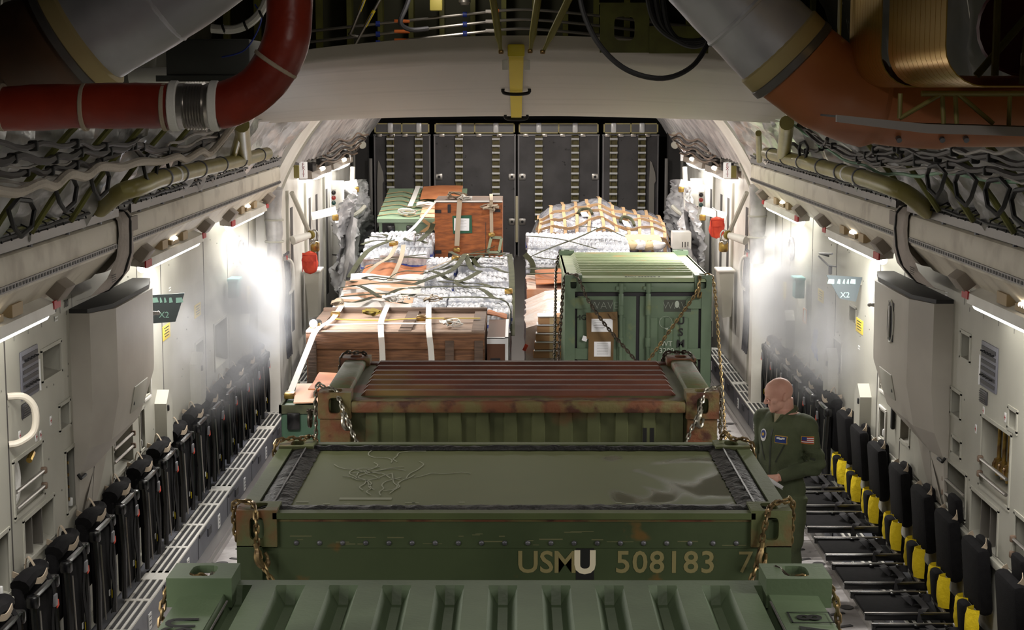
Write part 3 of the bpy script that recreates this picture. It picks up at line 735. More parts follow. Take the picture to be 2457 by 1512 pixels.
for q, (xa, xb) in enumerate(((x0+.125, xm-.018), (xm+.018, x1-.125))):
    b = B(c4); b.box((xa, y0+.035, ZB+.12), (xb, y0+.05, ZT-.205)); 
    for k in range(3):      # pressed ribs
        xc = xa+.14+k*.15; b.prism([(xc-.05, y0+.036), (xc-.035, y0+.018), (xc+.035, y0+.018), (xc+.05, y0+.036)], 'z', ZB+.2, ZT-.42)
    d = b.build('door', M['olive4'], smooth=False)
    xl = xm-.17 if q == 0 else xm+.10
    b = B(c4); b.cyl((xl, y0+.01, ZB+.2), (xl, y0+.01, ZT-.12), .02, n=12)
    for z in (ZT-.115, ZT-.34, ZT-.66): b.cyl((xl, y0+.008, z-.045), (xl, y0+.008, z+.045), .03, n=12)
    b.box((xl-.05, y0-.01, ZT-.135), (xl+.05, y0+.02, ZT-.10)); b.rbox((xl, y0+.006, ZT-.27), (.05, .03, .2), .01); b.build('lock_rod', M['olive4'], d)
    for z in (ZT-.27, ZT-.78, ZT-1.4):
        b = B(c4); xh = x0+.03 if q == 0 else x1-.03; sg = 1 if q == 0 else -1
        b.prism([(xh, z-.055), (xh+sg*.2, z-.055), (xh+sg*.225, z-.02), (xh+sg*.225, z+.02), (xh+sg*.2, z+.055), (xh, z+.055)], 'y', y0+.012, y0+.036); b.build('hinge', M['olive4'], d, smooth=False)
Fd = lambda x, z, o=.014: face((x, y0+o, z), (1,0,0), (0,0,1))
for a_, c_ in ((x0+.26, x0+.48), (x1-.47, x1-.2)): P('dark_panel', mat('chalkboard_paint', (66,70,62), .8), c4, lambda b: b.box((a_, y0+.033, ZT-.36), (c_, y0+.034, ZT-.24)), world=True, smooth=False)
chalk = mat('chalk_white', (168,176,164), .9)
text('WAVE', .105, chalk, Fd(x0+.39, ZT-.30, .032), 'chalk_lettering', c4, off=-.0035); text('WAVE', .105, chalk, Fd(x1-.335, ZT-.30, .032), 'chalk_lettering', c4, off=-.0035)
text('Q', .2, chalk, Fd(x1-.45, ZT-.47), 'chalk_lettering', c4, off=-.008); text('WT', .07, chalk, Fd(x1-.44, ZT-.68), 'chalk_lettering', c4); text('3200', .075, chalk, Fd(x1-.44, ZT-.75), 'chalk_lettering', c4)
for k, ch in enumerate('USMU'): text(ch, .105, M['ink'], Fd(x1-.30, ZT-.45-k*.115), 'stencil_lettering', c4, off=.003)
text('MG', .075, M['ink'], Fd(x0+.16, ZT-.42, .03), 'stencil_lettering', c4)
b = B(c4); b.sph((x1-.34, y0+.03, ZT-.285), .028, 10, 7, (.8, .1, 1.3)); b.build('chalk_blob', chalk)
text('SMU 039720 5', .06, M['ink'], face((xm+.05, y0+.12, ZT-.0185), (1,0,0), (0,1,0)), 'stencil_lettering', c4)
cbm = mat('brown_tape', (112,86,50), .5, c2=(92,70,40), ns=4)
b = B(c4); b.cbox((x0+.37, y0+.0, ZT-.49), (.31, .012, .26), MX.Rotation(R(-2), 3, 'Y')); b.cbox((x0+.36, y0+.004, ZT-.77), (.25, .012, .33), MX.Rotation(R(1), 3, 'Y'))
b.prism([(x0+.43, ZT-.37), (x0+.46, ZT-.365), (x0+.515, ZT-.43), (x0+.47, ZT-.432)], 'y', y0-.02, y0-.012); bd = b.build('cardboard_backing', cbm)
for a_, d_, r__ in (((x0+.37, y0-.008, ZT-.49), (.21, .003, .13), 0), ((x0+.375, y0-.005, ZT-.73), (.165, .003, .15), 0), ((x0+.2, y0+.0, ZT-.625), (.05, .003, .05), 20)): b = B(c4); b.cbox(a_, d_, MX.Rotation(R(r__), 3, 'Y')); b.build('shipping_paper', M['paper'], bd)
b = B(c4)
for k in range(6): b.cbox((x0+.345, y0-.0105, ZT-.445-.016*k), (.12-.02*(k % 3), .001, .003))
for k in range(8): b.cbox((x0+.375, y0-.0075, ZT-.675-.016*k), (.11, .001, .002))
b.build('print_line', M['greytext'], bd)

# ================================================================== SIDEWALL SEATS
bk, bm_ = M['blackcloth'], M['blackmetal']
def folded_seat(s, label, group):
    """seat folded up against the liner; local origin on the wall line at the ledge, bay side is -s*x"""
    t = thing('folding_seat', label, 'seat', (0,0,0), group); q = -s
    P('base_bracket', M['liner'], t, lambda b: b.box((q*.0,-.24,0), (q*.03,.24,.10)))
    P('back_cushion', bk, t, lambda b: b.rbox((q*.05, .0, .72), (.08,.40,.56), .03))
    P('headrest', bk, t, lambda b: (b.tube(bez([(q*.07,-.2,1.00),(q*.085,-.08,1.03),(q*.085,.1,1.0),(q*.07,.2,1.02)],5), .062, 10)))
    P('seat_pan', bk, t, lambda b: (b.rbox((q*.125, .02, .5), (.05,.36,.74), .02)))
    for y in (-.215, .215):
        p = P('frame_post', bm_, t, lambda b: b.tube([(q*.16,y,.1),(q*.165,y,.5),(q*.15,y,.86),(q*.12,y,.92)], .02, 8))
        P('pivot_cap', bm_, p, lambda b: b.rbox((q*.15,y,.9), (.075,.06,.1), .02))
    P('bright_rod', M['chrome'], t, lambda b: b.cyl((q*.185,-.13,.16), (q*.165,-.13,.8), .006, n=6))
    P('cross_tube', bm_, t, lambda b: b.tube([(q*.15,-.2,.93),(q*.17,0,.95),(q*.15,.2,.93)], .024, 8))
    P('tan_strap', M['tan'], t, lambda b: b.ribbon(bez([(q*.0,-.10,1.06),(q*.10,-.15,1.04),(q*.155,-.05,1.0),(q*.15,.10,1.02)],5), (0,0,1), .045, .006))
    P('hanger_loop', M['tan'], t, lambda b: b.ribbon(bez([(q*.02,.08,1.02),(q*.04,.08,1.13),(q*.10,.09,1.0)],5), (0,1,0), .03, .004))
    P('harness_strap', bk, t, lambda b: b.ribbon(bez([(q*.13,.10,1.02),(q*.19,.08,.9),(q*.17,.10,.6),(q*.18,.14,.3),(q*.16,.15,.12)],5), (0,1,0), .06, .006))
    P('buckle', mat('buckle_grey',(120,120,124),.4,.3), t, lambda b: b.rbox((q*.195,.085,.80), (.02,.06,.09), .006))
    P('red_tag', mat('red_tag',(226,74,48),.6), t, lambda b: b.cbox((q*.2,.12,.76), (.006,.045,.05), MX.Rotation(R(12),3,'X')))
    P('white_label', M['signwhite'], t, lambda b: b.cbox((q*.153,.12,.3), (.004,.03,.05)))
    P('yellow_pouch', M['yellowcloth'], t, lambda b: b.rbox((q*.13,.205,.26), (.05,.03,.08), .012))
    return t
def open_seat(s, label, group):
    t = thing('folding_seat', label, 'seat', (0,0,0), group); q = -s
    rot = MX.Rotation(R(-5*s), 3, 'Y')
    P('back_cushion', bk, t, lambda b: b.rbox((q*.07,0,.64), (.09,.42,.44), .035, rot))
    P('headrest', bk, t, lambda b: b.rbox((q*.03,.0,.90), (.06,.22,.18), .028, rot))
    P('lumbar_band', bk, t, lambda b: b.rbox((q*.135,0,.35), (.075,.16,.23), .03, rot))
    for y in (-.135,.135):
        P('yellow_side_pillow', M['yellowcloth'], t, lambda b: b.grid(lambda u,v: (q*(.10+.075*math.sin(math.pi*u)**.6*(.8+.2*math.sin(math.pi*v))+.008*NZ.noise((u*5,v*5,y*9))), y-.06+.12*u, .24+.22*v), 10, 10), fix=False)
    P('lower_panel', bk, t, lambda b: b.rbox((q*.06,0,.2), (.05,.36,.22), .02))
    P('tan_loop', M['tan'], t, lambda b: b.ribbon(bez([(q*.045,-.10,.90),(q*.06,-.15,.875),(q*.085,-.14,.84),(q*.09,.0,.825),(q*.085,.18,.84),(q*.04,.22,.86)],5), (q*.2,0,1), .035, .005))
    P('seat_pan', bk, t, lambda b: b.rbox((q*.43,0,.20), (.48,.42,.03), .01))
    for y in (-.245,.245):
        r_ = P('side_rail', bm_, t, lambda b: b.rbox((q*.40,y,.205), (.58,.04,.05), .008))
        P('rail_edge', M['chrome'], r_, lambda b: b.rbox((q*.40,y-.004,.232), (.58,.012,.006), .002))
    P('cross_rail', M['strip'], t, lambda b: b.cyl((q*.14,-.24,.225),(q*.14,.24,.225), .014, n=8))
    for y in (-.1,.1): P('pan_knob', bm_, t, lambda b: b.rbox((q*(.30+y),.19,.225), (.035,.03,.03), .008))
    P('lap_belt', mat('belt_dark',(44,43,46),.9), t, lambda b: b.ribbon(bez([(q*.16,.06,.24),(q*.26,.02,.26),(q*.30,-.06,.29),(q*.25,-.14,.235),(q*.30,-.25,.24),(q*.32,-.27,.12)],6), (1,.4,0), .05, .004))
    P('belt_end', mat('belt_dark',(44,43,46),.9), t, lambda b: b.ribbon(bez([(q*.33,.17,.24),(q*.31,.1,.235),(q*.36,.0,.27),(q*.30,-.04,.235),(q*.24,.05,.255)],6), (1,.1,0), .05, .004))
    P('floor_strut', bm_, t, lambda b: b.cyl((q*.1,.2,.18),(q*.04,.2,.02), .012, n=8))
    return t
LY = [9.04, 9.75, 10.48, 11.21, 11.95, 12.7, 13.4, 14.1, 14.85, 15.6, 16.35, 17.1, 17.85, 18.6]
gl = 'black seats folded up along the left wall'
proto = folded_seat(-1, 'x', gl)
for k, y in enumerate(LY):
    o = proto if k == 0 else copy_tree(proto)
    o.location = (-3.04, y, .25); o.scale = (1, 1, .83); o['label'] = 'black seat folded up on the left wall, %s from the near end' % ORD[k]
RY = [8.98, 9.74, 10.52, 11.24, 11.95, 12.69, 13.50, 14.22, 14.86]
gr = 'open black seats with yellow pillows along the right wall'
pr2 = open_seat(1, 'x', gr)
for k, y in enumerate(RY):
    o = pr2 if k == 0 else copy_tree(pr2)
    o.location = (3.03, y, .235); o['label'] = 'open black and yellow seat on the right wall, %s from the near end' % ORD[k]
    for c in o.children:
        if c.name.startswith('headrest') and k not in (0, 1, 3): c.location.z = -.10
RF = [15.6, 16.33, 17.05, 17.77, 18.5, 19.2]
gf = 'black seats folded up along the right wall'
pr3 = folded_seat(1, 'x', gf)
for k, y in enumerate(RF):
    o = pr3 if k == 0 else copy_tree(pr3)
    o.location = (3.04, y, .25); o.scale = (1, 1, .83); o['label'] = 'black seat folded up on the right wall, %s past the open seats' % ORD[k]

# ================================================================== THINGS ON THE SIDE LINERS
lw = M['liner']; BEFORE = set(bpy.data.objects)
def yz(s, y, z, d=0.): return (s*(2.95-d), y, z)
# bulged lockers
for s, Y0 in ((-1, 10.74), (1, 11.25)):
    def ring(z, y1, pr):
        y0 = Y0; return [(0,y0),(pr*.55,y0),(pr,y0+.28),(pr,y1-.45),(pr*.62,y1),(0,y1)], z
    lv = [ring(2.60, Y0+1.88, .25), ring(1.98, Y0+1.86, .25), ring(1.67, Y0+1.6, .19), ring(1.48, Y0+.75, .06), ring(1.14, Y0+.45, .03)]
    t = thing('bulged_locker', 'grey bulged locker %s' % ('marked 79 under the left fabric boot' if s < 0 else 'with dark slot window under the right fabric boot'), 'locker', (s*2.95, Y0+.9, 1.14))
    b = MB(t); vs = []; fs = []
    for ring_, z in lv: vs += [(s*(2.95-p), y, z) for p, y in ring_]
    for i in range(len(lv)-1):
        for k in range(6): l = (k+1) % 6; fs.append((i*6+k, i*6+l, i*6+6+l, i*6+6+k))
    fs.append(tuple(range(6))); fs.append(tuple(24+k for k in range(6))); b.add(vs, fs); b.build('shell', mat('locker_paint', (176,170,160), .5, c2=(160,154,144), ns=1.5), ang=12)
    P('access_door', lw, t, lambda b: b.rbox((s*(2.95-.228), Y0+.98, 1.86), (.012,.42,.2), .004, MX.Rotation(R(-11*s),3,'Y')), world=True)
    P('keyhole', M['black'], t, lambda b: b.sph((s*(2.95-.226), Y0+.83, 1.83), .018, 8, 6, (.4,1,1)), world=True)
    P('top_cap', M['black'], t, lambda b: b.prism([(s*(2.95-p*.9), y) for p, y in lv[0][0]], 'z', 2.601, 2.63), world=True)
    P('edge_knob', M['chrome'], t, lambda b: (b.cyl((s*2.80, Y0+1.80, 2.36), (s*2.75, Y0+1.82, 2.36), .022, .012), b.sph((s*2.745, Y0+1.822, 2.36), .018, 8, 6)), world=True)
    if s < 0:
        text('79', .13, M['ink'], face((-2.728, Y0+1.6, 2.42), (-.21,1,0), (0,0,1)), 'station_number', t)
    else:
        P('slot_window', M['black'], t, lambda b: b.rbox((2.70, Y0+.83, 2.36), (.012,.18,.30), .005), world=True)
        P('gauge_tube', M['chrome'], t, lambda b: b.cyl((2.688, Y0+.83, 2.24), (2.688, Y0+.83, 2.48), .012, n=8), world=True)
        P('slot_frame', lw, t, lambda b: b.tube([(2.696, Y0+.83+.1*math.cos(a)**1, 2.36+.16*math.sin(a)) for a in [2*math.pi*k/16 for k in range(16)]], .008, 6, True), world=True)
        text('0', .1, M['greytext'], face((2.728, Y0+1.6, 2.42), (-.21,-1,0), (0,0,1)), 'station_number', t)
    # lower door of the locker
    d = thing('locker_door', 'flat grey locker door under the bulged panel on the %s wall' % NM[s], 'door', (s*2.945, Y0+.55, 1.13))
    P('leaf', lw, d, lambda b: b.rbox((s*2.935, Y0+.5, 1.42), (.02,.86,.52), .006), world=True)
    P('small_hatch', mat('hatch_paint', (184,182,172), .5), d, lambda b: b.rbox((s*2.922, Y0+.5, 1.52), (.008,.26,.24), .003), world=True)
    P('latch', M['black'], d, lambda b: b.rbox((s*2.918, Y0+.4, 1.45), (.01,.02,.03), .003), world=True)
    P('black_lever', M['black'], d, lambda b: b.tube([(s*2.92, Y0-.02, 1.50), (s*2.90, Y0-.02, 1.47), (s*2.90, Y0+.1, 1.47)], .012, 6), world=True)
    P('white_label', M['signwhite'], d, lambda b: b.cbox((s*2.924, Y0+.55, 1.67), (.003,.12,.012)), world=True)
    # fabric boot over the beam joint
    yb = 11.43 if s < 0 else 11.92
    t = thing('fabric_boot', 'grey quilted fabric boot wrapped round the joint of the %s beam' % NM[s], 'cover', (s*2.8, yb, 2.7))
    def bootp(u, v, s=s, yb=yb):
        prof = [(2.96,2.60),(2.86,2.63),(2.76,2.74),(2.71,2.88),(2.70,3.02),(2.705,3.12),(2.74,3.17),(2.9,3.19)]
        tt = v*(len(prof)-1); i = min(int(tt), len(prof)-2); f = tt-i
        x = prof[i][0]*(1-f)+prof[i+1][0]*f; z = prof[i][1]*(1-f)+prof[i+1][1]*f
        w_ = .20 + .20*max(0, (2.95-z)/.35)
        e = math.sin(math.pi*u)**.4
        return (s*(x+.02*(1-e)-.01*e + .006*NZ.noise((u*5,v*7,s))), yb-w_+2*w_*u, z)
    P('cover', mat('boot_fabric', (176,166,158), .75, bump=.3, bs=30, c2=(160,150,142), ns=4), t, lambda b: b.grid(bootp, 18, 28), world=True, fix=False)
    P('zip', M['black'], t, lambda b: b.tube([(bootp(.52, v/16)[0]-s*.006, bootp(.52, v/16)[1], bootp(.52, v/16)[2]) for v in range(17)], .01, 6), world=True)
    P('strap_patch', mat('boot_patch', (150,140,132), .7), t, lambda b: b.cbox((s*2.69, yb+.12, 3.08), (.012,.2,.1)), world=True)
    b = MB()
    for k in range(4): b.cbox((s*2.747, yb-.26, 2.76-.014*k), (.004, .12-.02*(k%2), .004))
    lab_ = b.build('printed_lines', M['greytext'], t); lab_.data.transform(MX.Translation(-V(t.location)))

# station numbers and tick marks along the liners
for s, y0, names in ((-1, 9.56, ['740','750','760','770','780']), (1, 9.25, ['740','750','760','770','780'])):
    for k, nmb in enumerate(names):
        y = y0 + k*.285*(1 if s < 0 else 1.6/1.0*.62) if True else 0
        if s > 0: y = 9.55 + k*.33
        o = text(nmb, .075, M['greytext'], face((s*2.947, y, 2.625), (0, -s, 0), (0,0,1)), 'station_number'); o['kind'] = 'structure'; o.name = 'trim_mark'; o.location = (s*.1, .034*y, -.034*1.375)
        b = MB()
        b.box((s*2.9475, y-.0025, 2.67), (s*2.9465, y+.0025, 2.70)); b.box((s*2.9475, y-.0025, 2.55), (s*2.9465, y+.0025, 2.58)); b.box((s*2.9475, y+.14, 2.58), (s*2.9465, y+.145, 2.67))
        struct(b.build('trim_tick', M['greytext'], smooth=False)).location = (s*.1, .034*y, -.034*1.375)

def panel_thing(nm, lab, cat, s, y, z, w_, h, m, d=.012, grp=None):
    t = thing(nm, lab, cat, (s*2.95, y, z), grp)
    P('plate', m, t, lambda b: b.rbox((-s*d/2,0,0), (d,w_,h), min(.004, d*.4))); return t
# circuit control panels with rows of switches
for s, y, z in ((-1, 9.83, 2.325), (1, 10.36, 2.27)):
    t = panel_thing('control_panel', 'dark grey control panel with rows of switches on the %s wall' % NM[s], 'control panel', s, y, z, .36, .30, mat('panel_blue_grey', (112,112,122), .5))
    for r_ in range(6):
        P('switch_row', mat('panel_dark', (58,56,60), .5), t, lambda b: b.cbox((-s*.014,0,.11-.045*r_), (.006,.32,.024)))
    for r_ in range(2):
        for k in range(4): P('toggle', M['black'], t, lambda b: b.cyl((-s*.012,-.11+.07*k,.088-.16*r_), (-s*.04,-.11+.07*k,.095-.16*r_), .008, .006, 6))
    P('side_flap', M['signwhite'], t, lambda b: b.box((-s*.01,-s*.0+.19,-.15), (-s*.018,.2,.05)))
    t = panel_thing('vent_grille', 'small dark louvred grille below the control panel on the %s wall' % NM[s], 'grille', s, y-.1 if s < 0 else y+.1, z-.21, .16, .09, mat('panel_dark', (58,56,60), .5))
    for k in range(5): P('louvre', M['strip'], t, lambda b: b.cbox((-s*.016,0,-.03+.015*k), (.006,.14,.004)))
# first-aid / oxygen cross markers
for s, pts in ((-1, [(9.60,1.985),(9.93,1.91),(10.25,1.945),(10.02,1.90)]), (1, [(10.46,1.97),(9.99,2.02),(10.62,1.82),(9.55,1.8)])):
    for k, (y, z) in enumerate(pts):
        t = panel_thing('cross_marker', 'small white marker with red cross on the %s wall, %s from the near end' % (NM[s], ORD[k]), 'sign', s, y, z, .035, .06, M['signwhite'], .004, 'red cross markers')
        P('cross', M['redmark'], t, lambda b: b.add([(-s*.005,a,c) for a,c in ((-.004,-.016),(.004,-.016),(.004,-.004),(.014,-.004),(.014,.004),(.004,.004),(.004,.016),(-.004,.016),(-.004,.004),(-.014,.004),(-.014,-.004),(-.004,-.004))], [tuple(range(12))]), fix=False)
# yellow placards
for s, k, y, z in ((-1,0,13.73,2.0),(-1,1,15.1,2.0),(1,0,14.34,1.965),(1,1,16.2,2.0)):
    t = panel_thing('yellow_placard', 'yellow warning placard on the %s wall, %s' % (NM[s], 'below the X-marked sign' if k == 0 else 'dimmed by the mist'), 'placard', s, y, z, .30, .125, mat('placard_yellow', (234,206,70), .5), .006)
    for r_ in range(4): P('printed_line', M['ink'], t, lambda b: b.cbox((-s*.0065,0,.04-.024*r_), (.001,.2-.05*(r_ % 2),.008)))
# X2 station signs standing out from the wall
for s, y in ((-1, 13.0), (1, 14.3)):
    t = thing('station_sign', 'dark trapezoid seat-station sign jutting from the %s wall under a strip light' % NM[s], 'sign', (s*2.95, y, 2.27))
    sh = [(0,.13),(-s*.32,.15),(-s*.24,-.085),(-s*.05,-.10)] if s < 0 else [(0,.13),(-s*.32,.15),(-s*.20,-.06),(-s*.05,-.09)]
    P('plate', mat('sign_dark', (84,92,96), .75, spec=.2), t, lambda b: b.prism(sh, 'y', -.006, .006))
    P('bracket', lw, t, lambda b: b.box((0,.006,.06), (-s*.05,.06,.1)))
    cy_ = mat('sign_mint', (160,206,196), .6)
    for k, (x, w_) in enumerate(((.06,.05),(.12,.02),(.155,.02),(.195,.03),(.25,.06))): P('mint_bar', cy_, t, lambda b: b.prism([(-s*x,.07),(-s*(x+w_),.075),(-s*(x+w_-.012),.115),(-s*x,.112)], 'y', -.0075, -.0065))
    text('X2', .07, cy_, face((s*2.95-s*.15, y-.0075, 2.27-.03), (1,0,0), (0,0,1)), 'lettering', t)
# pointed-top wall boxes
for s, k, y, z0, z1 in ((-1,0,13.33,1.13,1.60),(-1,1,14.8,1.2,1.68),(-1,2,17.5,1.2,1.66),(1,0,13.9,1.13,1.55),(1,1,15.35,1.2,1.63),(1,2,17.8,1.25,1.66)):
    t = thing('wall_box', 'tall grey pointed-top box on the %s wall, %s' % (NM[s], ['the nearest','second from the near end','farthest, in the mist'][k]), 'box', (s*2.95, y, z0), 'pointed wall boxes')
    h = z1-z0
    P('housing', M['liner'], t, lambda b: b.prism([(-.12,0),(.12,0),(.12,h-.1),(.0,h),(-.12,h-.1)], 'x', 0, -s*.1))
    P('pull_handle', M['black'], t, lambda b: b.rbox((-s*.105,-.08,h-.14), (.02,.03,.05), .006))
# window-like framed recess trims
for s, k, y, z in ((-1,0,12.94,1.72),(1,0,13.34,1.70),(1,1,13.32,1.3)):
    t = thing('recess_frame', 'riveted pale frame round a dark recess on the %s wall, %s' % (NM[s], 'upper' if k == 0 else 'lower'), 'frame', (s*2.95, y, z))
    for a in (-1, 1):
        P('upright', M['white'], t, lambda b: b.rbox((-s*.008,a*.125,0), (.016,.025,.28), .004)); P('crosspiece', M['white'], t, lambda b: b.rbox((-s*.008,0,a*.14), (.016,.25,.025), .004))
# grab handle at the near left edge
t = thing('grab_handle', 'large curved pale grab handle at the left frame edge', 'handle', (-2.95, 9.42, 2.12))
P('bow', mat('handle_cream', (214,206,192), .45), t, lambda b: b.tube(bez([(.0,-.02,.14),(.09,.02,.13),(.14,.05,.05),(.13,.05,-.08),(.06,.0,-.14),(.0,-.03,-.15)],6), .022, 10))
# pocket contents -----------------------------------------------------
def bar_pair(s, y0, y1, z, lab):
    t = thing('retaining_bars', lab, 'rail', (s*2.94, (y0+y1)/2, z))
    for dz in (0, .1):
        p = P('bar', M['chrome'], t, lambda b: b.cyl((0,-(y1-y0)/2,dz), (0,(y1-y0)/2,dz), .012, n=8))
        P('end_clip', mat('clip_brown', (120,100,84), .6), p, lambda b: b.rbox((0,(y1-y0)/2,dz), (.04,.03,.045), .01))
bar_pair(-1, 9.45, 10.05, 1.58, 'two steel retaining bars across the hose pocket at the left edge')
bar_pair(-1, 11.8, 12.42, 1.32, 'two steel retaining bars across the tall left pocket')
bar_pair(1, 10.8, 11.33, 1.23, 'two steel retaining bars across the right pocket above the seats')
bar_pair(1, 9.3, 9.72, 1.24, 'two steel retaining bars across the pocket at the right edge')
bar_pair(1, 9.88, 10.48, 1.56, 'two steel retaining bars before the brass tensioners')
def hose(s, y, z, lab):
    t = thing('hose_coil', lab, 'hose', (s*3.08, y, z))
    for k in range(3):
        P('coil', M['whitestrap'], t, lambda b: b.tube([(s*(-.06+.04*k)+.0, -.13+.1*k+.11*math.cos(a), .02+.13*math.sin(a)) for a in [2*math.pi*i/18 for i in range(18)]], .028, 8, True))
    P('fitting', M['brass'], t, lambda b: b.cyl((s*-.1,.12,.1), (s*-.1,.2,.13), .02, n=8))
hose(-1, 9.75, 1.68, 'coiled white hose in the left wall pocket at the frame edge'); hose(-1, 12.1, 1.45, 'coiled white hose in the tall left pocket')
def tensioner(s, y, z, k, lab):
    t = thing('chain_tensioner', lab, 'tensioner', (s*3.04, y, z), 'brass chain tensioners hung in wall pockets')
    P('hook', M['brass'], t, lambda b: b.tube(bez([(0,0,.12),(0,-.03,.16),(0,-.01,.2),(0,.035,.18),(0,.03,.14)],5), .014, 8))
    P('barrel', M['brass'], t, lambda b: b.lathe([(.012,.12),(.014,-.08),(.032,-.09),(.034,-.16),(.02,-.17),(.02,-.2)], (0,0,0)))
    P('wheel', M['brass'], t, lambda b: b.lathe([(.04,-.02),(.045,0),(.04,.02)], (0,0,-.13), (0,1,0), 12))
for k in range(5): tensioner(1, 9.95+k*.11, 1.76, k, 'brass chain tensioner in the large right pocket, %s from the near side' % ORD[k])
for k in range(3): tensioner(1, 12.47+k*.08, 1.48, k, 'brass chain tensioner in the pocket by the black strut, %s from near' % ORD[k])
for k in range(3): tensioner(-1, 11.95+k*.12, 1.70, k, 'brass chain tensioner in the tall left pocket, %s from the near side' % ORD[k])
def fitting(s, y, z, lab):
    t = thing('tie_down_fitting', lab, 'fitting', (s*3.08, y, z), 'stepped tie-down fittings in the lower pockets')
    P('stack', M['brass'], t, lambda b: b.lathe([(.05,0),(.05,.025),(.034,.03),(.034,.05),(.042,.055),(.042,.08),(.02,.085),(.02,.12),(.026,.125),(.026,.14)], (0,0,0)))
for k in range(3):
    fitting(1, 10.14+k*.2, 1.15, 'stepped brass fitting in the low right compartment, %s from near' % ORD[k]); fitting(-1, 9.7+k*.2, 1.24, 'stepped brass fitting in the low left compartment, %s from near' % ORD[k])
for s, y0, z0, z1, nmw in ((1, 10.05, 1.12, 1.42, 'right'), (-1, 9.6, 1.2, 1.47, 'left')):
    for k in (1, 2):
        t = thing('compartment_divider', 'upright divider in the low %s wall compartment, %s' % (nmw, 'nearer' if k == 1 else 'farther'), 'divider', (s*3.08, y0+.21*k, z0)); P('board', M['liner_dark'], t, lambda b: b.box((-.12,-.008,.02), (.12,.008,z1-z0-.01)))
# black lever strip beside the right pocket
t = thing('door_strut', 'long black strut standing at the edge of the right tensioner pocket', 'strut', (2.93, 12.9, 1.32)); P('rod', M['black'], t, lambda b: b.rbox((0,0,.25), (.03,.05,.44), .01)); P('pivot', M['blackmetal'], t, lambda b: b.rbox((-.0,.02,.52), (.035,.06,.1), .012))
# vertical rows of connectors in the narrow slots
for s, y, z0, z1 in ((-1,10.68,1.28,1.66),(-1,12.74,1.23,1.52),(-1,9.16,1.14,1.48),(1,13.32,1.2,1.4)):
    t = thing('connector_strip', 'black strip of connectors in a narrow slot of the %s wall, at %s' % (NM[s], 'the frame edge' if y < 9.5 else ('the bulged locker' if y < 12 else 'the pointed box')), 'connector strip', (s*3.0, y, z0))
    h = z1-z0; P('strip', mat('connector_black', (40,40,42), .5), t, lambda b: b.box((-.02,-.05,0), (.02,.05,h)))
    for k in range(4): P('yellow_plug', M['brass'], t, lambda b: b.cyl((-s*.02,.0,h*(.15+.22*k)), (-s*.035,0,h*(.15+.22*k)), .012, n=8))
    P('white_clip', M['signwhite'], t, lambda b: b.rbox((-s*.03,.03,.03), (.03,.03,.06), .008))
# misc items further back on the walls
t = thing('teal_box', 'small teal and grey box on the left wall in the mist', 'box', (-2.90, 16.6, 2.02)); P('case', mat('teal_side', (120,170,168), .5), t, lambda b: b.rbox((.04,0,0), (.1,.2,.18), .01)); P('lid', mat('teal_top', (140,206,204), .5), t, lambda b: b.rbox((.045,0,.1), (.12,.24,.03), .008))
t = thing('teal_box', 'small teal-topped box on the right wall left of the yellow placard', 'box', (2.90, 17.0, 1.98)); P('case', mat('teal_side', (120,170,168), .5), t, lambda b: b.rbox((-.04,0,0), (.1,.2,.2), .01)); P('lid', mat('teal_top', (140,206,204), .5), t, lambda b: b.rbox((-.045,0,.11), (.12,.24,.03), .008))
t = thing('orange_tag', 'orange and white hang tag below the teal box on the left wall', 'tag', (-2.86, 17.1, 1.88)); P('card', M['signwhite'], t, lambda b: b.cbox((0,0,0), (.006,.2,.09), MX.Rotation(R(-20),3,'X'))); P('orange_bar', mat('tag_orange', (240,150,70), .6), t, lambda b: b.cbox((.004,.01,0), (.002,.14,.05), MX.Rotation(R(-20),3,'X')))
t = thing('orange_tag', 'orange-bordered card below the teal box on the right wall', 'tag', (2.93, 16.95, 1.70)); P('card', M['signwhite'], t, lambda b: b.cbox((0,0,0), (.006,.2,.16))); P('orange_bar', mat('tag_orange', (240,150,70), .6), t, lambda b: b.tube([(-.004,-.09,-.07),(-.004,.09,-.07),(-.004,.09,.07),(-.004,-.09,.07)], .006, 4, True))
t = thing('bracket_arm', 'thin folding lamp arm on the right wall beside the strip light', 'arm', (2.9, 15.6, 2.45)); P('upper_arm', M['steel'], t, lambda b: b.tube([(0,0,.0),(-.1,-.05,.03),(-.1,-.7,.09)], .01, 6)); P('lower_arm', M['steel'], t, lambda b: b.tube([(-.1,-.02,0),(-.06,-.3,-.06),(-.02,-.5,-.05)], .008, 6)); P('clip', M['steel'], t, lambda b: b.rbox((-.04,-.3,-.1), (.03,.05,.09), .008))
t = thing('blue_glove', 'crumpled blue glove or cloth hung in the right wall recess', 'cloth', (2.86, 15.9, 1.58)); P('cloth', mat('blue_cloth', (104,128,190), .8, bump=.4, bs=40), t, lambda b: b.grid(lambda u,v: (.03*NZ.noise((u*4,v*4,2))-.02*math.sin(3*v), -.12+.24*u+.03*NZ.noise((u*6,v*6,5)), -.16+.3*v+.03*NZ.noise((u*5,v*3,7))), 12, 12), fix=False)
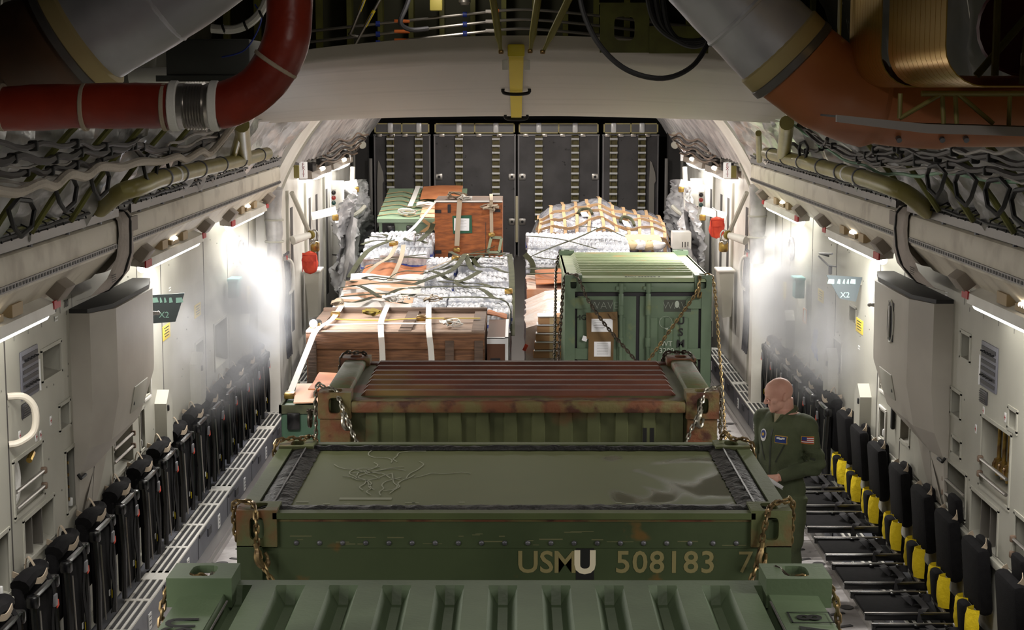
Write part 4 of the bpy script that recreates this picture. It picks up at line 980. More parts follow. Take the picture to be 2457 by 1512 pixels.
for s, y in ((-1, 17.9), (1, 18.3)):
    t = thing('yellow_pull_tag', 'yellow pull tag on the %s wall in the mist' % NM[s], 'tag', (s*2.93, y, 1.8)); P('grip', M['yellowcloth'], t, lambda b: b.rbox((0,0,0), (.03,.07,.2), .01)); P('stem', M['yellow'], t, lambda b: b.box((-.008,-.02,-.3), (.008,.02,-.1)))
    t = thing('round_port', 'round porthole cover on the %s wall in the mist' % NM[s], 'porthole', (s*2.945, y-.4, 2.3)); P('ring', M['steel'], t, lambda b: b.lathe([(.13,0),(.14,.02),(.11,.035),(.1,.02)], (0,0,0), (-s,0,0), 20)); P('disc', M['liner'], t, lambda b: b.lathe([(.1,.01),(.0,.03)], (0,0,0), (-s,0,0), 16))
for s, y in ((-1, 19.0), (1, 19.6)):
    t = thing('white_hose', 'white padded duct hanging at the end of the %s beam' % NM[s], 'duct', (s*2.83, y+.18, 2.2)); P('duct', M['foil_white'], t, lambda b: b.tube(bez([(0,0,.68),(-s*-.02,.03,.45),(0,.02,.2),(.0,.0,-.1),(0,0,-.25)],5), [.11]*6+[.1]*6+[.085]*9, 12)); 
    for z in (.3, .05): P('seam_band', M['liner'], t, lambda b: b.lathe([(.112,0),(.116,.01),(.112,.02)], (0,.02,z), (0,0,1), 14))

# everything fixed to the liner sits on its face at x = +-3.05
for o in set(bpy.data.objects)-BEFORE:
    if o.parent is None and o.get('kind') != 'structure' and o.get('category') not in ('cover', 'duct'):
        x, y, z = o.location; o.location = (x+(.1 if x > 0 else -.1), y*1.034, 4-(4-z)*1.034)

# ================================================================== OVERHEAD DUCTS, PIPES AND CABLES
# ---- red duct with steel bellows
t = thing('red_duct', 'red insulated duct with steel bellows curving up at top left', 'duct', (-1.4, 6.5, 3.93))
cl = [(-2.14,6.5,3.918),(-2.032,6.5,3.925),(-1.75,6.5,3.936),(-1.5,6.5,3.938),(-1.35,6.5,3.938)]
def rough_tube(b, pts, r, amp, sc, n=20, k=6):
    P_ = bez(pts, k); 
    b.tube(P_, [r*(1+amp*NZ.noise((p.x*sc, p.y*sc, p.z*sc))) for p in P_], n, cap=True)
    for i, v in enumerate(b.v):
        q = V(v)+b.off; d = NZ.noise((q.x*26, q.y*30, q.z*22))
        b.v[i] = v + V((0, 0, .004*d))
P('straight_run', M['red'], t, lambda b: rough_tube(b, cl, .088, .06, 6, k=8), world=True)
P('curved_run', M['red'], t, lambda b: rough_tube(b, [(-1.19,6.5,3.936),(-1.12,6.5,3.955),(-1.03,6.5,4.01),(-.955,6.5,4.10),(-.915,6.5,4.2),(-.905,6.52,4.32),(-.90,6.55,4.6)], .088, .05, 7), world=True)
be = P('bellows', M['chrome'], t, lambda b: b.lathe([(.088,0),(.088,.03)]+[(.094 if k % 2 else .084, .035+.0055*k) for k in range(15)]+[(.088,.12),(.088,.15)], (-1.345,6.5,3.937), (1,0,0), 24), world=True)
for x in (-1.36, -1.205): P('collar', M['whitestrap'], t, lambda b: b.lathe([(.094,0),(.098,.004),(.098,.03),(.094,.034)], (x-.01,6.5,3.937), (1,0,0), 24), world=True)
for x, ax in ((-2.03,(1,0,0)),(-1.71,(1,0,0)),(-1.40,(1,0,0))): P('tan_band', M['tan'], t, lambda b: b.lathe([(.09,0),(.093,.003),(.093,.014),(.09,.017)], (x,6.5,3.932), ax, 24), world=True)
P('tan_band', M['tan'], t, lambda b: b.lathe([(.09,0),(.094,.003),(.094,.014),(.09,.017)], (-.965,6.5,4.09), (.55,0,.83), 24), world=True)
# ---- silver-clad ducts
for s, lab, pts, r in ((-1, 'large silver-clad duct at the top left corner', [(-1.82,6.98,4.245),(-1.53,6.98,4.425),(-1.25,7.0,4.615),(-1.0,7.05,4.83)], .25), (1, 'silver-clad duct at the top right beside the gold slats', [(1.06,7.0,4.17),(.9,7.0,4.33),(.72,7.0,4.53),(.5,7.0,4.8)], .195)):
    t = thing('silver_duct', lab, 'duct', pts[0])
    P('cladding', M['silver_wrap'], t, lambda b: rough_tube(b, pts, r, .05, 3, 28), world=True)
    ax = V(pts[0])-V(pts[1])
    P('end_ring', mat('ring_yellow_brown', (176,158,110), .5), t, lambda b: b.lathe([(r*1.0,-.02),(r*1.06,-.01),(r*1.06,.05),(r*1.03,.06)], pts[0], ax, 32), world=True)
    P('clamp_ring', M['strip'], t, lambda b: b.lathe([(r*1.04,.05),(r*1.08,.055),(r*1.08,.085),(r*1.04,.09)], pts[0], ax, 32), world=True)
    P('seam_band', M['silver_wrap'], t, lambda b: b.lathe([(r*1.01,0),(r*1.03,.01),(r*1.01,.02)], pts[1], ax, 32), world=True)
t = thing('brown_duct', 'brown duct, coloured darker for the dim corner, behind the silver duct at top left', 'duct', (-1.8,6.6,4.2))
P('duct', mat('brown_duct', (92,64,42), .5, c2=(70,48,32), ns=3), t, lambda b: b.tube(bez([(-1.80,6.98,4.255),(-1.97,7.0,4.17),(-2.1,7.03,4.13),(-2.2,7.05,4.12)],6), [.25]*6+[.235]*6+[.21]*7, 28), world=True)  # colour toned down because this duct lies mostly in the dark
t = thing('orange_duct', 'large orange duct sweeping to the right edge under the gold slats', 'duct', (1.5,7.1,3.95))
P('duct', M['orange_duct'], t, lambda b: b.tube(bez([(1.08,7.0,4.15),(1.16,7.0,4.09),(1.30,7.05,4.0),(1.50,7.1,3.935),(1.82,7.1,3.91),(2.17,7.1,3.91)],6), [.195]*6+[.195]*6+[.19]*6+[.165]*6+[.15]*7, 28), world=True)
for x in (1.56, 1.74, 1.84): P('bolt', M['steel'], t, lambda b: b.cyl((x,6.99,3.80),(x,6.97,3.79), .012, n=8), world=True)
# ---- gold slatted line bundle on its frame
t = thing('gold_slat_bundle', 'bundle of thin gold slats bending under at top right', 'line bundle', (1.4,6.2,4.0))
for ya, yb in ((5.45,6.28),(6.40,7.0)):
    nsl = 12
    for k in range(nsl):
        y = ya+(yb-ya)*k/nsl; w_ = (yb-ya)/nsl*.93
        pth = [(1.345,y,4.9),(1.345,y,4.14)]+[(1.345+.13-.13*math.cos(a),y,4.14-.13*math.sin(a)) for a in (R(15),R(30),R(45),R(60),R(75),R(90))]+[(2.2,y,4.01)]
        P('slat', M['gold'], t, lambda b: b.ribbon(pth, (0,1,0), w_, .004), world=True)
t = thing('pipe_frame', 'yellow-green pipe frame carrying the gold slats', 'frame', (1.5,6.6,3.98))
tb = M['tubeolive']
P('hoop', tb, t, lambda b: b.tube(bez([(1.305,7.0,4.8),(1.305,7.0,4.1),(1.31,7.0,4.02),(1.36,7.0,3.985),(1.5,7.0,3.983),(2.2,7.0,3.983)],6), .009, 8), world=True)
P('hoop', tb, t, lambda b: b.tube([(1.52,6.45,3.985),(2.2,6.45,3.985)], .011, 8), world=True)
for a, c in (((1.60,6.45,3.985),(1.44,6.45,3.89)),((1.60,6.45,3.985),(1.61,6.45,3.87)),((1.65,6.45,3.985),(1.66,6.45,3.87)),((1.66,6.45,3.985),(1.80,6.45,3.87)),((1.44,6.45,3.985),(1.44,6.45,3.89)),((1.86,6.45,3.985),(1.86,6.45,3.86))):
    P('brace', tb, t, lambda b: b.cyl(a, c, .009, n=8), world=True)
for a, c in (((1.66,6.2,4.05),(1.95,6.2,4.4)),((1.83,6.2,4.02),(1.86,6.2,4.5)),((1.70,6.1,4.05),(1.70,6.1,4.5))): P('upright', tb, t, lambda b: b.cyl(a, c, .014, n=8), world=True)
P('clip_plate', mat('cream_metal', (200,190,160), .5), t, lambda b: b.rbox((1.84,6.18,4.11), (.05,.02,.05), .006), world=True)
t = thing('grey_tray', 'grey edge rail hanging below the gold slats at right', 'rail', (1.6,6.45,3.87))
P('lip', mat('tray_grey', (150,146,146), .5), t, lambda b: b.prism([(1.185,3.905),(1.185,3.878),(1.53,3.835),(2.2,3.815),(2.2,3.85),(1.53,3.87)], 'y', 6.38, 6.40), world=True)
P('pan', M['black'], t, lambda b: b.prism([(1.19,3.895),(1.53,3.862),(2.2,3.842),(2.2,3.85),(1.53,3.87),(1.19,3.903)], 'y', 6.40, 6.75), world=True)
t = thing('dark_disc', 'dark red round cover in the shadows at the top right corner', 'cover', (2.05,6.9,4.25)); P('disc', mat('dark_red_disc', (110,30,34), .5), t, lambda b: b.lathe([(.2,0),(.19,.03),(.0,.05)], (0,0,0), (-.2,-1,0), 24))

# ---- roof bulkhead with stiffeners and hydraulic tubes
b = MB(); b.box((-3.0,12.45,4.2),(3.0,12.5,4.95))
b.k = 1
for k in range(24):
    x = -2.6+k*.225; b.box((x-.018,12.3,4.2),(x+.018,12.45,4.95))
b.box((-1.5,12.3,4.2),(1.5,12.45,4.22))
struct(b.build('trim_14', [mat('bulkhead_dark', (54,54,36), .7), M['olive']], smooth=False))
tz = [(4.435,4.56),(4.36,4.49),(4.30,4.425),(4.235,4.355)]
lbl = mat('label_yellow', (214,190,40), .5); lbw = mat('label_white', (220,214,210), .5); lbo = mat('label_orange', (214,110,50), .5); lbb = mat('clamp_blue', (40,60,150), .5)
for k, (zl, zc_) in enumerate(tz):
    t = thing('hydraulic_tube', 'thin steel hydraulic tube across the roof bulkhead, %s from the top' % ORD[k], 'tube', (0, 12.05, zc_), 'hydraulic tubes')
    pts = bez([(-1.62,12.05,zl-.035),(-1.3,12.05,zl),(-.4,12.05,zc_-.03),(-.1,12.05,zc_),(.12,12.05,zc_),(.6,12.05,zc_-.045),(1.62,12.05,zl-.04)],6)
    P('tube', M['chrome'], t, lambda b: b.tube(pts, .011, 8), world=True)
    def along(x):
        i = min(range(len(pts)), key=lambda j: abs(pts[j].x-x)); return pts[i]
    for x, m_, l in ((-1.03,lbb,.03),(-.40,lbb,.03),(-.92,lbo,.11),(-.23,lbw,.09),(-.17,lbo if k < 2 else lbl,.03),(.56,lbl,.04)):
        p0 = along(x); P('tube_label' if m_ is not lbb else 'clamp', m_, t, lambda b: b.cyl(p0-V((l/2,0,0)), p0+V((l/2,0,.0)), .0135 if m_ is not lbb else .02, n=10), world=True)
for k, pts in enumerate(([(-1.05,11.9,4.75),(-1.19,11.9,4.42),(-1.21,11.95,4.39),(-1.15,12.0,4.37)],[(-.95,11.9,4.7),(-1.19,11.9,4.28),(-1.2,11.95,4.26),(-1.1,12.0,4.25)])):
    t = thing('bent_tube', 'bent steel tube with yellow labels dropping from the roof, %s' % ('left' if k == 0 else 'right'), 'tube', pts[1]); P('tube', M['chrome'], t, lambda b: b.tube(bez(pts,4), .010, 8), world=True)
    P('tube_label', lbl, t, lambda b: b.cyl(V(pts[0]).lerp(V(pts[1]),.35), V(pts[0]).lerp(V(pts[1]),.62), .0125, n=8), world=True)
t = thing('grey_hose', 'curved grey hose with black fittings at the top centre-left', 'hose', (-.75,11.9,4.5)); P('hose', M['steel'], t, lambda b: b.tube(bez([(-.72,11.9,4.85),(-.80,11.9,4.6),(-.85,11.9,4.47),(-.78,11.95,4.42),(-.66,12.0,4.43)],6), .018, 8), world=True)
t = thing('yellow_valve', 'yellow valve block and steel couplings at the top centre', 'valve', (-.58,11.95,4.62)); P('block', mat('valve_yellow', (200,186,96), .5), t, lambda b: b.rbox((-.02,0,0),(.09,.06,.14),.01)); P('coupling', M['chrome'], t, lambda b: b.lathe([(.03,0),(.045,.02),(.045,.05),(.03,.07),(.03,.1)], (.18,0,-.03)))
# struts
for k, (a, c) in enumerate((((-.136,11.3,4.245),(-.22,11.3,4.8)),((.059,11.3,4.25),(.14,11.3,4.8)),((.143,11.3,4.245),(.44,11.3,4.85)))):
    t = thing('roof_strut', 'yellow-green strut rising from the yellow strap bracket, %s' % ['left','middle','right'][k], 'strut', a); P('rod', tb, t, lambda b: b.tube([V(a),V(a).lerp(V(c),.1),V(a).lerp(V(c),.2),V(c)], [.012,.014,.024,.026], 10), world=True)
    P('end_fitting', M['brass'], t, lambda b: b.rbox(V(a)+V((0,-.0,.005)), (.035,.03,.03), .008), world=True)
# yellow strap over the fairing
t = thing('yellow_strap', 'yellow webbing strap running down the middle of the white fairing', 'strap', (-.035,11.4,4.15))
prof = [(11.38,4.29),(11.42,4.225),(11.6,4.185),(12.2,4.115),(13.2,4.015),(14.6,3.885),(15.7,3.775),(16.2,3.735)]
P('webbing', mat('strap_yellow', (206,182,26), .75), t, lambda b: b.ribbon(bez([(-.035,y,z) for y, z in prof],4), (1,0,0), .1, .006), world=True)
for y, z, w_ in ((13.45,3.975,.2),(16.1,3.725,.2)): P('keeper_bar', M['black'], t, lambda b: b.tube(bez([(-.035-w_/2,y,z+.05),(-.035-w_/2,y,z),(-.035,y,z-.012),(-.035+w_/2,y,z),(-.035+w_/2,y,z+.05)],4), .014, 8), world=True)
P('buckle', mat('buckle_yellow', (210,190,40), .5), t, lambda b: b.rbox((-.035,11.36,4.26), (.115,.06,.085), .012), world=True)
for x in (-.11,.04): P('bracket', M['white'], t, lambda b: b.rbox((x,11.45,4.165), (.04,.04,.07), .006), world=True)
# black cable loops, olive bracket
t = thing('black_cable', 'thick black cable hanging in a loop before the white fairing', 'cable', (.6,9.4,4.1)); P('cable', M['black'], t, lambda b: b.tube(bez([(0.304,9.4,4.629),(0.34,9.4,4.424),(0.434,9.4,4.241),(0.586,9.4,4.108),(0.784,9.4,4.062),(0.956,9.5,4.128),(1.071,9.7,4.273),(1.14,9.9,4.423)],6), .015, 8), world=True)
for k in range(3):
    t = thing('black_hose', 'black hose bundle looping under the right silver duct, %s from the left' % ORD[k], 'hose', (.75+.05*k,10.4,4.4)); P('hose', M['black'], t, lambda b: b.tube(bez([(.76+.045*k,10.5,4.95),(.78+.045*k,10.5,4.6),(.84+.04*k,10.5,4.40-.02*k),(1.0+.03*k,10.5,4.30-.015*k),(1.2,10.5,4.33),(1.35,10.5,4.5)],6), .02, 8), world=True)
t = thing('olive_bracket', 'olive bracket plate with a round hole left of the silver duct', 'bracket', (.72,11.3,4.4))
def plate(b):
    ring_plate(b, (.69,11.3,4.405), (1,0,0), (0,0,1), (0,-1,0), .33, .32, .14, .16, .03); b.box((.52,11.3,4.565),(.86,11.36,4.575)); b.box((.855,11.29,4.24),(1.25,11.3,4.42))
P('plate', M['olive'], t, plate, world=True, fix=False, smooth=False)
# top-left extras
t = thing('equipment_box', 'dark grey electronics box above the red duct', 'box', (-1.45,8.6,4.15)); P('case', mat('box_dark', (70,72,70), .5), t, lambda b: b.rbox((-.12,0,.0), (.42,.4,.2), .01)); P('flange', mat('box_dark', (70,72,70), .5), t, lambda b: b.box((-.38,-.21,-.11),(.14,-.2,-.08)))
t = thing('wire_bundle', 'white tied wire bundle beside the top of the red duct', 'wires', (-1.3,8.4,4.4)); P('bundle', M['whitestrap'], t, lambda b: b.tube(bez([(-1.55,8.4,4.30),(-1.42,8.4,4.30),(-1.32,8.4,4.36),(-1.26,8.4,4.47),(-1.24,8.4,4.6)],6), .022, 8), world=True)
for k in range(4):
    P('tie', M['black'], t, lambda b: b.lathe([(.024,0),(.024,.012)], bez([(-1.55,8.4,4.30),(-1.42,8.4,4.30),(-1.32,8.4,4.36),(-1.26,8.4,4.47),(-1.24,8.4,4.6)],6)[3+5*k], (1,0,.4), 10), world=True)
t = thing('blue_wire', 'thin blue wire hanging behind the red duct', 'wire', (-1.3,8.4,4.2)); P('wire', lbb, t, lambda b: b.tube(bez([(-1.5,8.4,4.16),(-1.38,8.4,4.2),(-1.3,8.4,4.34),(-1.33,8.4,4.42)],6), .004, 5), world=True)
t = thing('white_pipe', 'pale pipe crossing behind the red duct at left', 'pipe', (-1.6,9.0,4.05)); P('pipe', M['white'], t, lambda b: b.tube([(-2.1,9.0,4.07),(-1.35,9.0,4.09)], .045, 12), world=True)

# ---- cables, brackets and pipes along the foil-lined slopes
slv = mat('white_sleeve', (190,180,168), .8, bump=.4, bs=40); cab = mat('cable_brown_black', (52,46,44), .6); wir = mat('wire_grey', (150,144,138), .6); wirg = mat('wire_green', (120,160,130), .6)
t = thing('sleeved_cable', 'cream sleeved cable waving along the left foil slope', 'cable', (-2.269,8.716,3.612))
P('sleeve', slv, t, lambda b: b.tube(bez([(-2.296,7.139,3.581),(-2.339,7.695,3.529),(-2.318,7.999,3.554),(-2.346,8.349,3.52),(-2.301,8.463,3.575),(-2.33,8.901,3.54),(-2.292,9.069,3.585),(-2.319,9.657,3.554),(-2.306,10.086,3.569),(-2.331,10.793,3.539),(-2.32,11.275,3.552),(-2.353,11.723,3.511),(-2.312,12.087,3.561),(-2.347,12.563,3.519),(-2.285,12.669,3.594),(-2.155,12.573,3.737)],4), .026, 8), world=True)
CL = {-1: [([(-2.277,7.092,3.679),(-2.259,7.39,3.699),(-2.292,8.171,3.663),(-2.276,8.586,3.68),(-2.295,9.276,3.659),(-2.283,9.834,3.672),(-2.347,11.071,3.598),(-2.338,12.197,3.609),(-2.267,13.23,3.69)], .02, cab), ([(-2.325,7.237,3.624),(-2.329,7.805,3.62),(-2.345,8.281,3.601),(-2.337,8.726,3.61),(-2.347,9.29,3.598),(-2.284,9.733,3.671),(-2.374,10.687,3.564),(-2.388,11.683,3.547),(-2.297,12.654,3.657),(-2.238,13.255,3.722)], .016, cab), ([(-2.351,7.316,3.592),(-2.381,8.256,3.557),(-2.367,8.833,3.574),(-2.368,9.566,3.572),(-2.373,10.326,3.566),(-2.349,11.641,3.595)], .008, wir), ([(-2.29,7.13,3.665),(-2.305,7.931,3.647),(-2.321,8.586,3.629)], .006, wir),
            ([(-2.305,9.714,3.647),(-2.296,10.107,3.658),(-2.367,11.439,3.574),(-2.342,12.057,3.604)], .012, cab), ([(-2.315,10.922,3.636),(-2.28,11.447,3.675),(-2.249,12.395,3.71)], .01, wir), ([(-2.351,11.361,3.593),(-2.318,11.938,3.632),(-2.284,12.945,3.671)], .01, wir), ([(-2.372,11.605,3.567),(-2.348,12.583,3.596),(-2.267,13.23,3.69)], .008, cab), ([(-2.183,6.861,3.78),(-2.214,7.558,3.748),(-2.228,8.327,3.733),(-2.264,9.06,3.694),(-2.257,9.83,3.702)], .014, cab)],
      1: [([(2.25,13.914,3.709),(2.327,13.357,3.622),(2.392,13.245,3.543),(2.455,12.169,3.459),(2.468,11.011,3.442),(2.411,9.6,3.519),(2.371,7.765,3.568)], .011, wirg), ([(2.243,13.565,3.716),(2.374,13.059,3.565),(2.415,11.979,3.512),(2.41,11.135,3.519),(2.331,9.881,3.617),(2.283,8.854,3.673),(2.283,8.153,3.672),(2.288,7.508,3.667)], .016, cab), ([(2.271,13.426,3.686),(2.363,12.659,3.579),(2.384,11.545,3.553),(2.317,10.255,3.633),(2.33,9.388,3.618),(2.304,8.523,3.649),(2.316,7.595,3.634)], .012, cab), ([(2.388,11.85,3.547),(2.39,11.172,3.545),(2.373,10.053,3.566),(2.352,9.198,3.591),(2.351,8.458,3.593),(2.344,7.681,3.602)], .018, cab), ([(2.446,11.557,3.472),(2.408,10.194,3.522),(2.381,9.129,3.556),(2.376,8.321,3.562),(2.364,7.743,3.577)], .01, wir), ([(2.406,14.842,3.524),(2.441,14.29,3.478),(2.394,13.351,3.539),(2.325,12.716,3.624)], .016, cab), ([(2.442,12.106,3.477),(2.342,11.088,3.604),(2.308,10.331,3.643),(2.377,10.45,3.562)], .014, cab), ([(2.277,9.092,3.68),(2.27,8.404,3.687),(2.24,7.735,3.72),(2.237,7.35,3.723)], .01, wir), ([(2.295,13.178,3.659),(2.401,12.689,3.531),(2.418,11.704,3.509),(2.41,10.534,3.519)], .007, wir)]}

for s in (-1, 1):
    for k, (pts, r, m_) in enumerate(CL[s]):
        t = thing('cable', '%s cable strung along the %s foil slope, %s of its group' % ('thin' if r < .011 else 'thick dark', NM[s], ORD[k]), 'cable', pts[len(pts)//2], 'cables along the %s foil slope' % NM[s])
        ps = bez(pts, 5); P('cable', m_, t, lambda b: b.tube([p+V((0,0,.012*math.sin(i*1.3))) for i, p in enumerate(ps)], r, 6), world=True)
        if r > .011:
            for j in range(1, len(pts)-1): P('clip', M['black'], t, lambda b: b.rbox(pts[j], (.05,.03,.05), .012), world=True)
# black loop brackets hung over the foil
LPB = {-1: [(-2.421,8.089,3.388),(-2.36,8.671,3.469),(-2.343,9.309,3.491),(-2.333,10.548,3.505),(-2.346,11.323,3.488)], 1: [(2.35,8.917,3.482),(2.357,8.351,3.473),(2.345,9.523,3.489),(2.376,7.96,3.448),(2.349,13.957,3.484)]}
for s in (-1, 1):
    for k, c in enumerate(LPB[s]):
        t = thing('loop_bracket', 'black loop bracket hanging on the %s foil slope, %s from the near end' % (NM[s], ORD[[0,1,2,3,4][k] if s < 0 else [2,1,3,0,4][k]]), 'bracket', c, 'black loop brackets')
        P('loop', M['black'], t, lambda b: b.tube([(0,-.26,.05),(0,-.1,.09),(0,.10,.07),(0,.16,.02),(0,.10,-.06),(0,-.08,-.09),(0,-.18,-.04)], .013, 6, True))
# yellow-green pipes and posts
for s, pts, posts in ((-1, [(-2.677,10.576,3.252),(-2.454,10.209,3.375),(-2.373,10.364,3.402),(-2.357,10.839,3.423),(-2.357,11.959,3.423),(-2.367,13.784,3.411),(-2.368,15.641,3.409)], [((-2.38,14.46,3.393),(-2.132,12.814,3.732)),((-2.356,13.729,3.475),(-2.2,13.115,3.661))]),
                  (1, [(2.707,11.115,3.201),(2.486,10.722,3.329),(2.395,10.798,3.373),(2.384,11.524,3.388),(2.378,12.887,3.395),(2.378,14.651,3.396),(2.382,16.151,3.39)], [((2.371,15.071,3.405),(2.128,13.416,3.736)),((2.459,17.174,3.279),(2.263,15.913,3.589))])):
    t = thing('green_pipe', 'yellow-green pipe with clamps lying on the %s slope above the beam' % NM[s], 'pipe', pts[2]); P('pipe', tb, t, lambda b: b.tube(bez(pts,6), .058, 14), world=True)
    ps = bez(pts, 6)
    for j in (19,22,25,28,31,34): P('clamp', M['steel'], t, lambda b: b.lathe([(.060,0),(.066,.004),(.066,.03),(.060,.034)], ps[j], ps[j+1]-ps[j], 16), world=True)
    P('white_band', M['signwhite'], t, lambda b: b.lathe([(.059,0),(.060,.004),(.060,.05),(.059,.054)], ps[21], ps[22]-ps[21], 16), world=True)
    for k, (a, c) in enumerate(posts):
        t = thing('slope_post', 'yellow-green post standing at the end of the %s green pipe, %s' % (NM[s], 'thicker' if k == 0 else 'thinner'), 'post', a); P('post', tb, t, lambda b: b.cyl(a, c, .06 if k == 0 else .03, n=12), world=True)
# wire rack of tied lines on top of the strip
for s in (-1, 1):
    y1 = 18.9 if s < 0 else 19.5
    t = thing('tied_line_rack', 'long black rack of lines tied along the top of the %s beam' % NM[s], 'cable rack', (s*2.76, 12, 3.25))
    for k, (x, z) in enumerate(((2.695,3.235),(2.73,3.25),(2.765,3.27))): P('line', M['olive'] if k == 1 else M['black'], t, lambda b: b.tube([(s*x, 6+ (y1-6)*i/60, z+.006*math.sin(i*1.9+k)) for i in range(61)], .010, 6), world=True)
    tie = P('tie', M['black'], t, lambda b: b.tube([(s*2.69,6.2,3.21),(s*2.70,6.2,3.25),(s*2.785,6.2,3.29)], .006, 4), world=True)
    for k in range(1, int((y1-6.3)/.17)):
        c = tie.copy(); COL.objects.link(c); c.parent = t; c.location.y = k*.17
# olive stringers showing between the foil panels
for s in (-1, 1):
    for k in range(5):
        y = 8.0+k*.62*1.3; t = thing('olive_stringer', 'short olive stringer between foil panels on the %s slope, %s from the near end' % (NM[s], ORD[k]), 'stringer', (arc(s, R(34), CR-.16)[0], y, arc(s, R(34), CR-.16)[1]), 'olive stringers')
        P('bar', M['olive'], t, lambda b: b.tube([(arc(s,R(a),CR-.17)[0], y+.004*a, arc(s,R(a),CR-.17)[1]) for a in (31,35,39,44,48)], .018, 6), world=True)

# ================================================================== RAMP, TOES AND THE AFT SIDES
YT = 30.5
t = thing('cargo_ramp', 'dark raised cargo ramp with upright toe panels and roller tracks at the far end', 'ramp', (0, 27, 0))
rz_ = lambda y: .05 + (y-23.2)*math.tan(R(7.2))
P('ramp_floor', M['strip'], t, lambda b: b.prism([(23.2,0),(30.6,rz_(30.6)-.05),(30.6,rz_(30.6)),(23.2,.05)], 'x', -2.36, 2.36), world=True)
tm = mat('toe_charcoal', (84,82,84), .5, .2, c2=(70,68,70), ns=2.5, c3=(38,36,38), n3=9, lo3=.68, hi3=.72)
tedge = mat('toe_edge', (150,148,150), .45, .5)
capm = mat('toe_cap', (110,110,112), .4, .5)
capf = mat('cap_frame_cream', (196,184,128), .5)
PX = [(-2.64,-1.60),(-1.545,-.045),(-.015,1.475),(1.525,2.56)]
zt, zc_, zb = 3.395, 3.18, .95
for x0, x1 in PX:
    p = P('toe_panel', tm, t, lambda b: b.box((x0,YT,zb),(x1,YT+.06,zc_)), world=True, smooth=False)
    P('panel_edge', tedge, p, lambda b: [b.box((xx-.008,YT-.012,zb),(xx+.008,YT+.06,zc_)) for xx in (x0+.02, x1-.02)]+[b.box((x0,YT-.012,zc_-.012),(x1,YT+.06,zc_+.012))], world=False).data.transform(MX.Translation(-V(t.location)))
    c = P('toe_cap', capm, t, lambda b: b.box((x0+.02,YT-.02,zc_+.03),(x1-.02,YT+.06,zt)), world=True, smooth=False)
    xm_ = (x0+x1)/2
    P('cap_frame', capf, c, lambda b: [b.box(a, d) for a, d in (((x0+.02,YT-.03,zt-.02),(x1-.02,YT+.06,zt)),((x0+.02,YT-.03,zc_+.03),(x1-.02,YT-.02,zc_+.05)),((x0+.02,YT-.03,zc_+.03),(x0+.045,YT-.02,zt)),((x1-.045,YT-.03,zc_+.03),(x1-.02,YT-.02,zt)),((xm_-.012,YT-.03,zc_+.03),(xm_+.012,YT-.02,zt)))]).data.transform(MX.Translation(-V(t.location)))
    for f in (.1,.33,.55,.8): P('hinge_tab', M['chrome'], t, lambda b: b.rbox((x0+(x1-x0)*f,YT-.02,zc_-.005),(.1,.02,.06),.006), world=True)
trm = mat('track_olive', (98,90,48), .5, .1); rung = mat('track_roller', (236,236,238), .3, .1)  # roller white stands in for highlights from the lamps overhead
for x in (-2.33,-1.81,-1.08,-.41,.37,1.03,1.73,2.245):
    p = P('roller_track', trm, t, lambda b: (b.box((x-.065,YT-.07,zb),(x-.05,YT,zc_)), b.box((x+.05,YT-.07,zb),(x+.065,YT,zc_)), b.box((x-.05,YT-.012,zb),(x+.05,YT,zc_))), world=True, smooth=False)
    P('track_cap', rung, t, lambda b: b.rbox((x,YT-.04,zc_+.13),(.10,.04,.18),.02), world=True)
    r0 = P('roller', rung, p, lambda b: b.cyl((-.07,0,0),(.07,0,0),.021,n=8)); r0.location = V((x,YT-.07,zc_-.07))-V(t.location)
    for k in range(1, 17):
        r1 = r0.copy(); COL.objects.link(r1); r1.parent = p; r1.location.z -= k*.125
for x, z in ((-1.45,2.42),(-.12,2.42),(.07,2.42),(1.40,2.42),(-.12,1.60),(.07,1.60)):
    p = P('latch_plate', M['chrome'], t, lambda b: b.rbox((x,YT-.01,z),(.125,.02,.12),.02), world=True); P('bolt_hole', M['black'], p, lambda b: b.cyl((x,YT-.021,z),(x,YT-.025,z),.025,n=10)).data.transform(MX.Translation(-V(t.location)))
P('centre_latch', mat('cream_metal',(200,190,160),.5), t, lambda b: b.rbox((-.03,YT-.03,1.65),(.05,.05,.85),.012), world=True)
for x, q in ((-2.53,1),(2.43,-1)): P('arrow_post', mat('post_grey',(150,146,140),.5,.3), t, lambda b: b.prism([(x-.05,1.3),(x+.05,1.3),(x+.05,2.3),(x+.075,2.35),(x+.06,2.5),(x+.0,2.68),(x-.03,2.72),(x-.05,2.3)], 'y', YT-.04, YT-.015), world=True, smooth=False)
for s in (-1, 1):
    t = thing('ramp_side_rail', 'black ramp side rail sloping along the %s edge of the rear cargo' % NM[s], 'rail', (s*2.42,25,1.0))
    P('plate', M['black'], t, lambda b: b.prism([(20.9,.3),(30,.9),(30,1.75),(27,1.42),(20.9,1.1)], 'x', s*2.38, s*2.44), world=True, smooth=False)
    P('tube', M['strip'], t, lambda b: b.tube([(s*2.37,20.9,1.12),(s*2.37,27,1.44),(s*2.37,30,1.77)], .035, 8), world=True)
    for k in range(5): P('lug', M['blackmetal'], t, lambda b: b.rbox((s*2.36,21.5+k*1.4,1.05+.06*k),(.04,.16,.1),.01), world=True)
# dark frames above the toes
t = thing('overhead_beam', 'dark beam crossing behind the fairing above the toe panels', 'beam', (0,29.5,3.75)); P('web', mat('beam_dark',(56,54,56),.6), t, lambda b: b.rbox((0,0,0),(2.2,.2,.22),.02)); P('bar', M['strip'], t, lambda b: b.rbox((0,-.12,-.03),(1.2,.03,.05),.01))
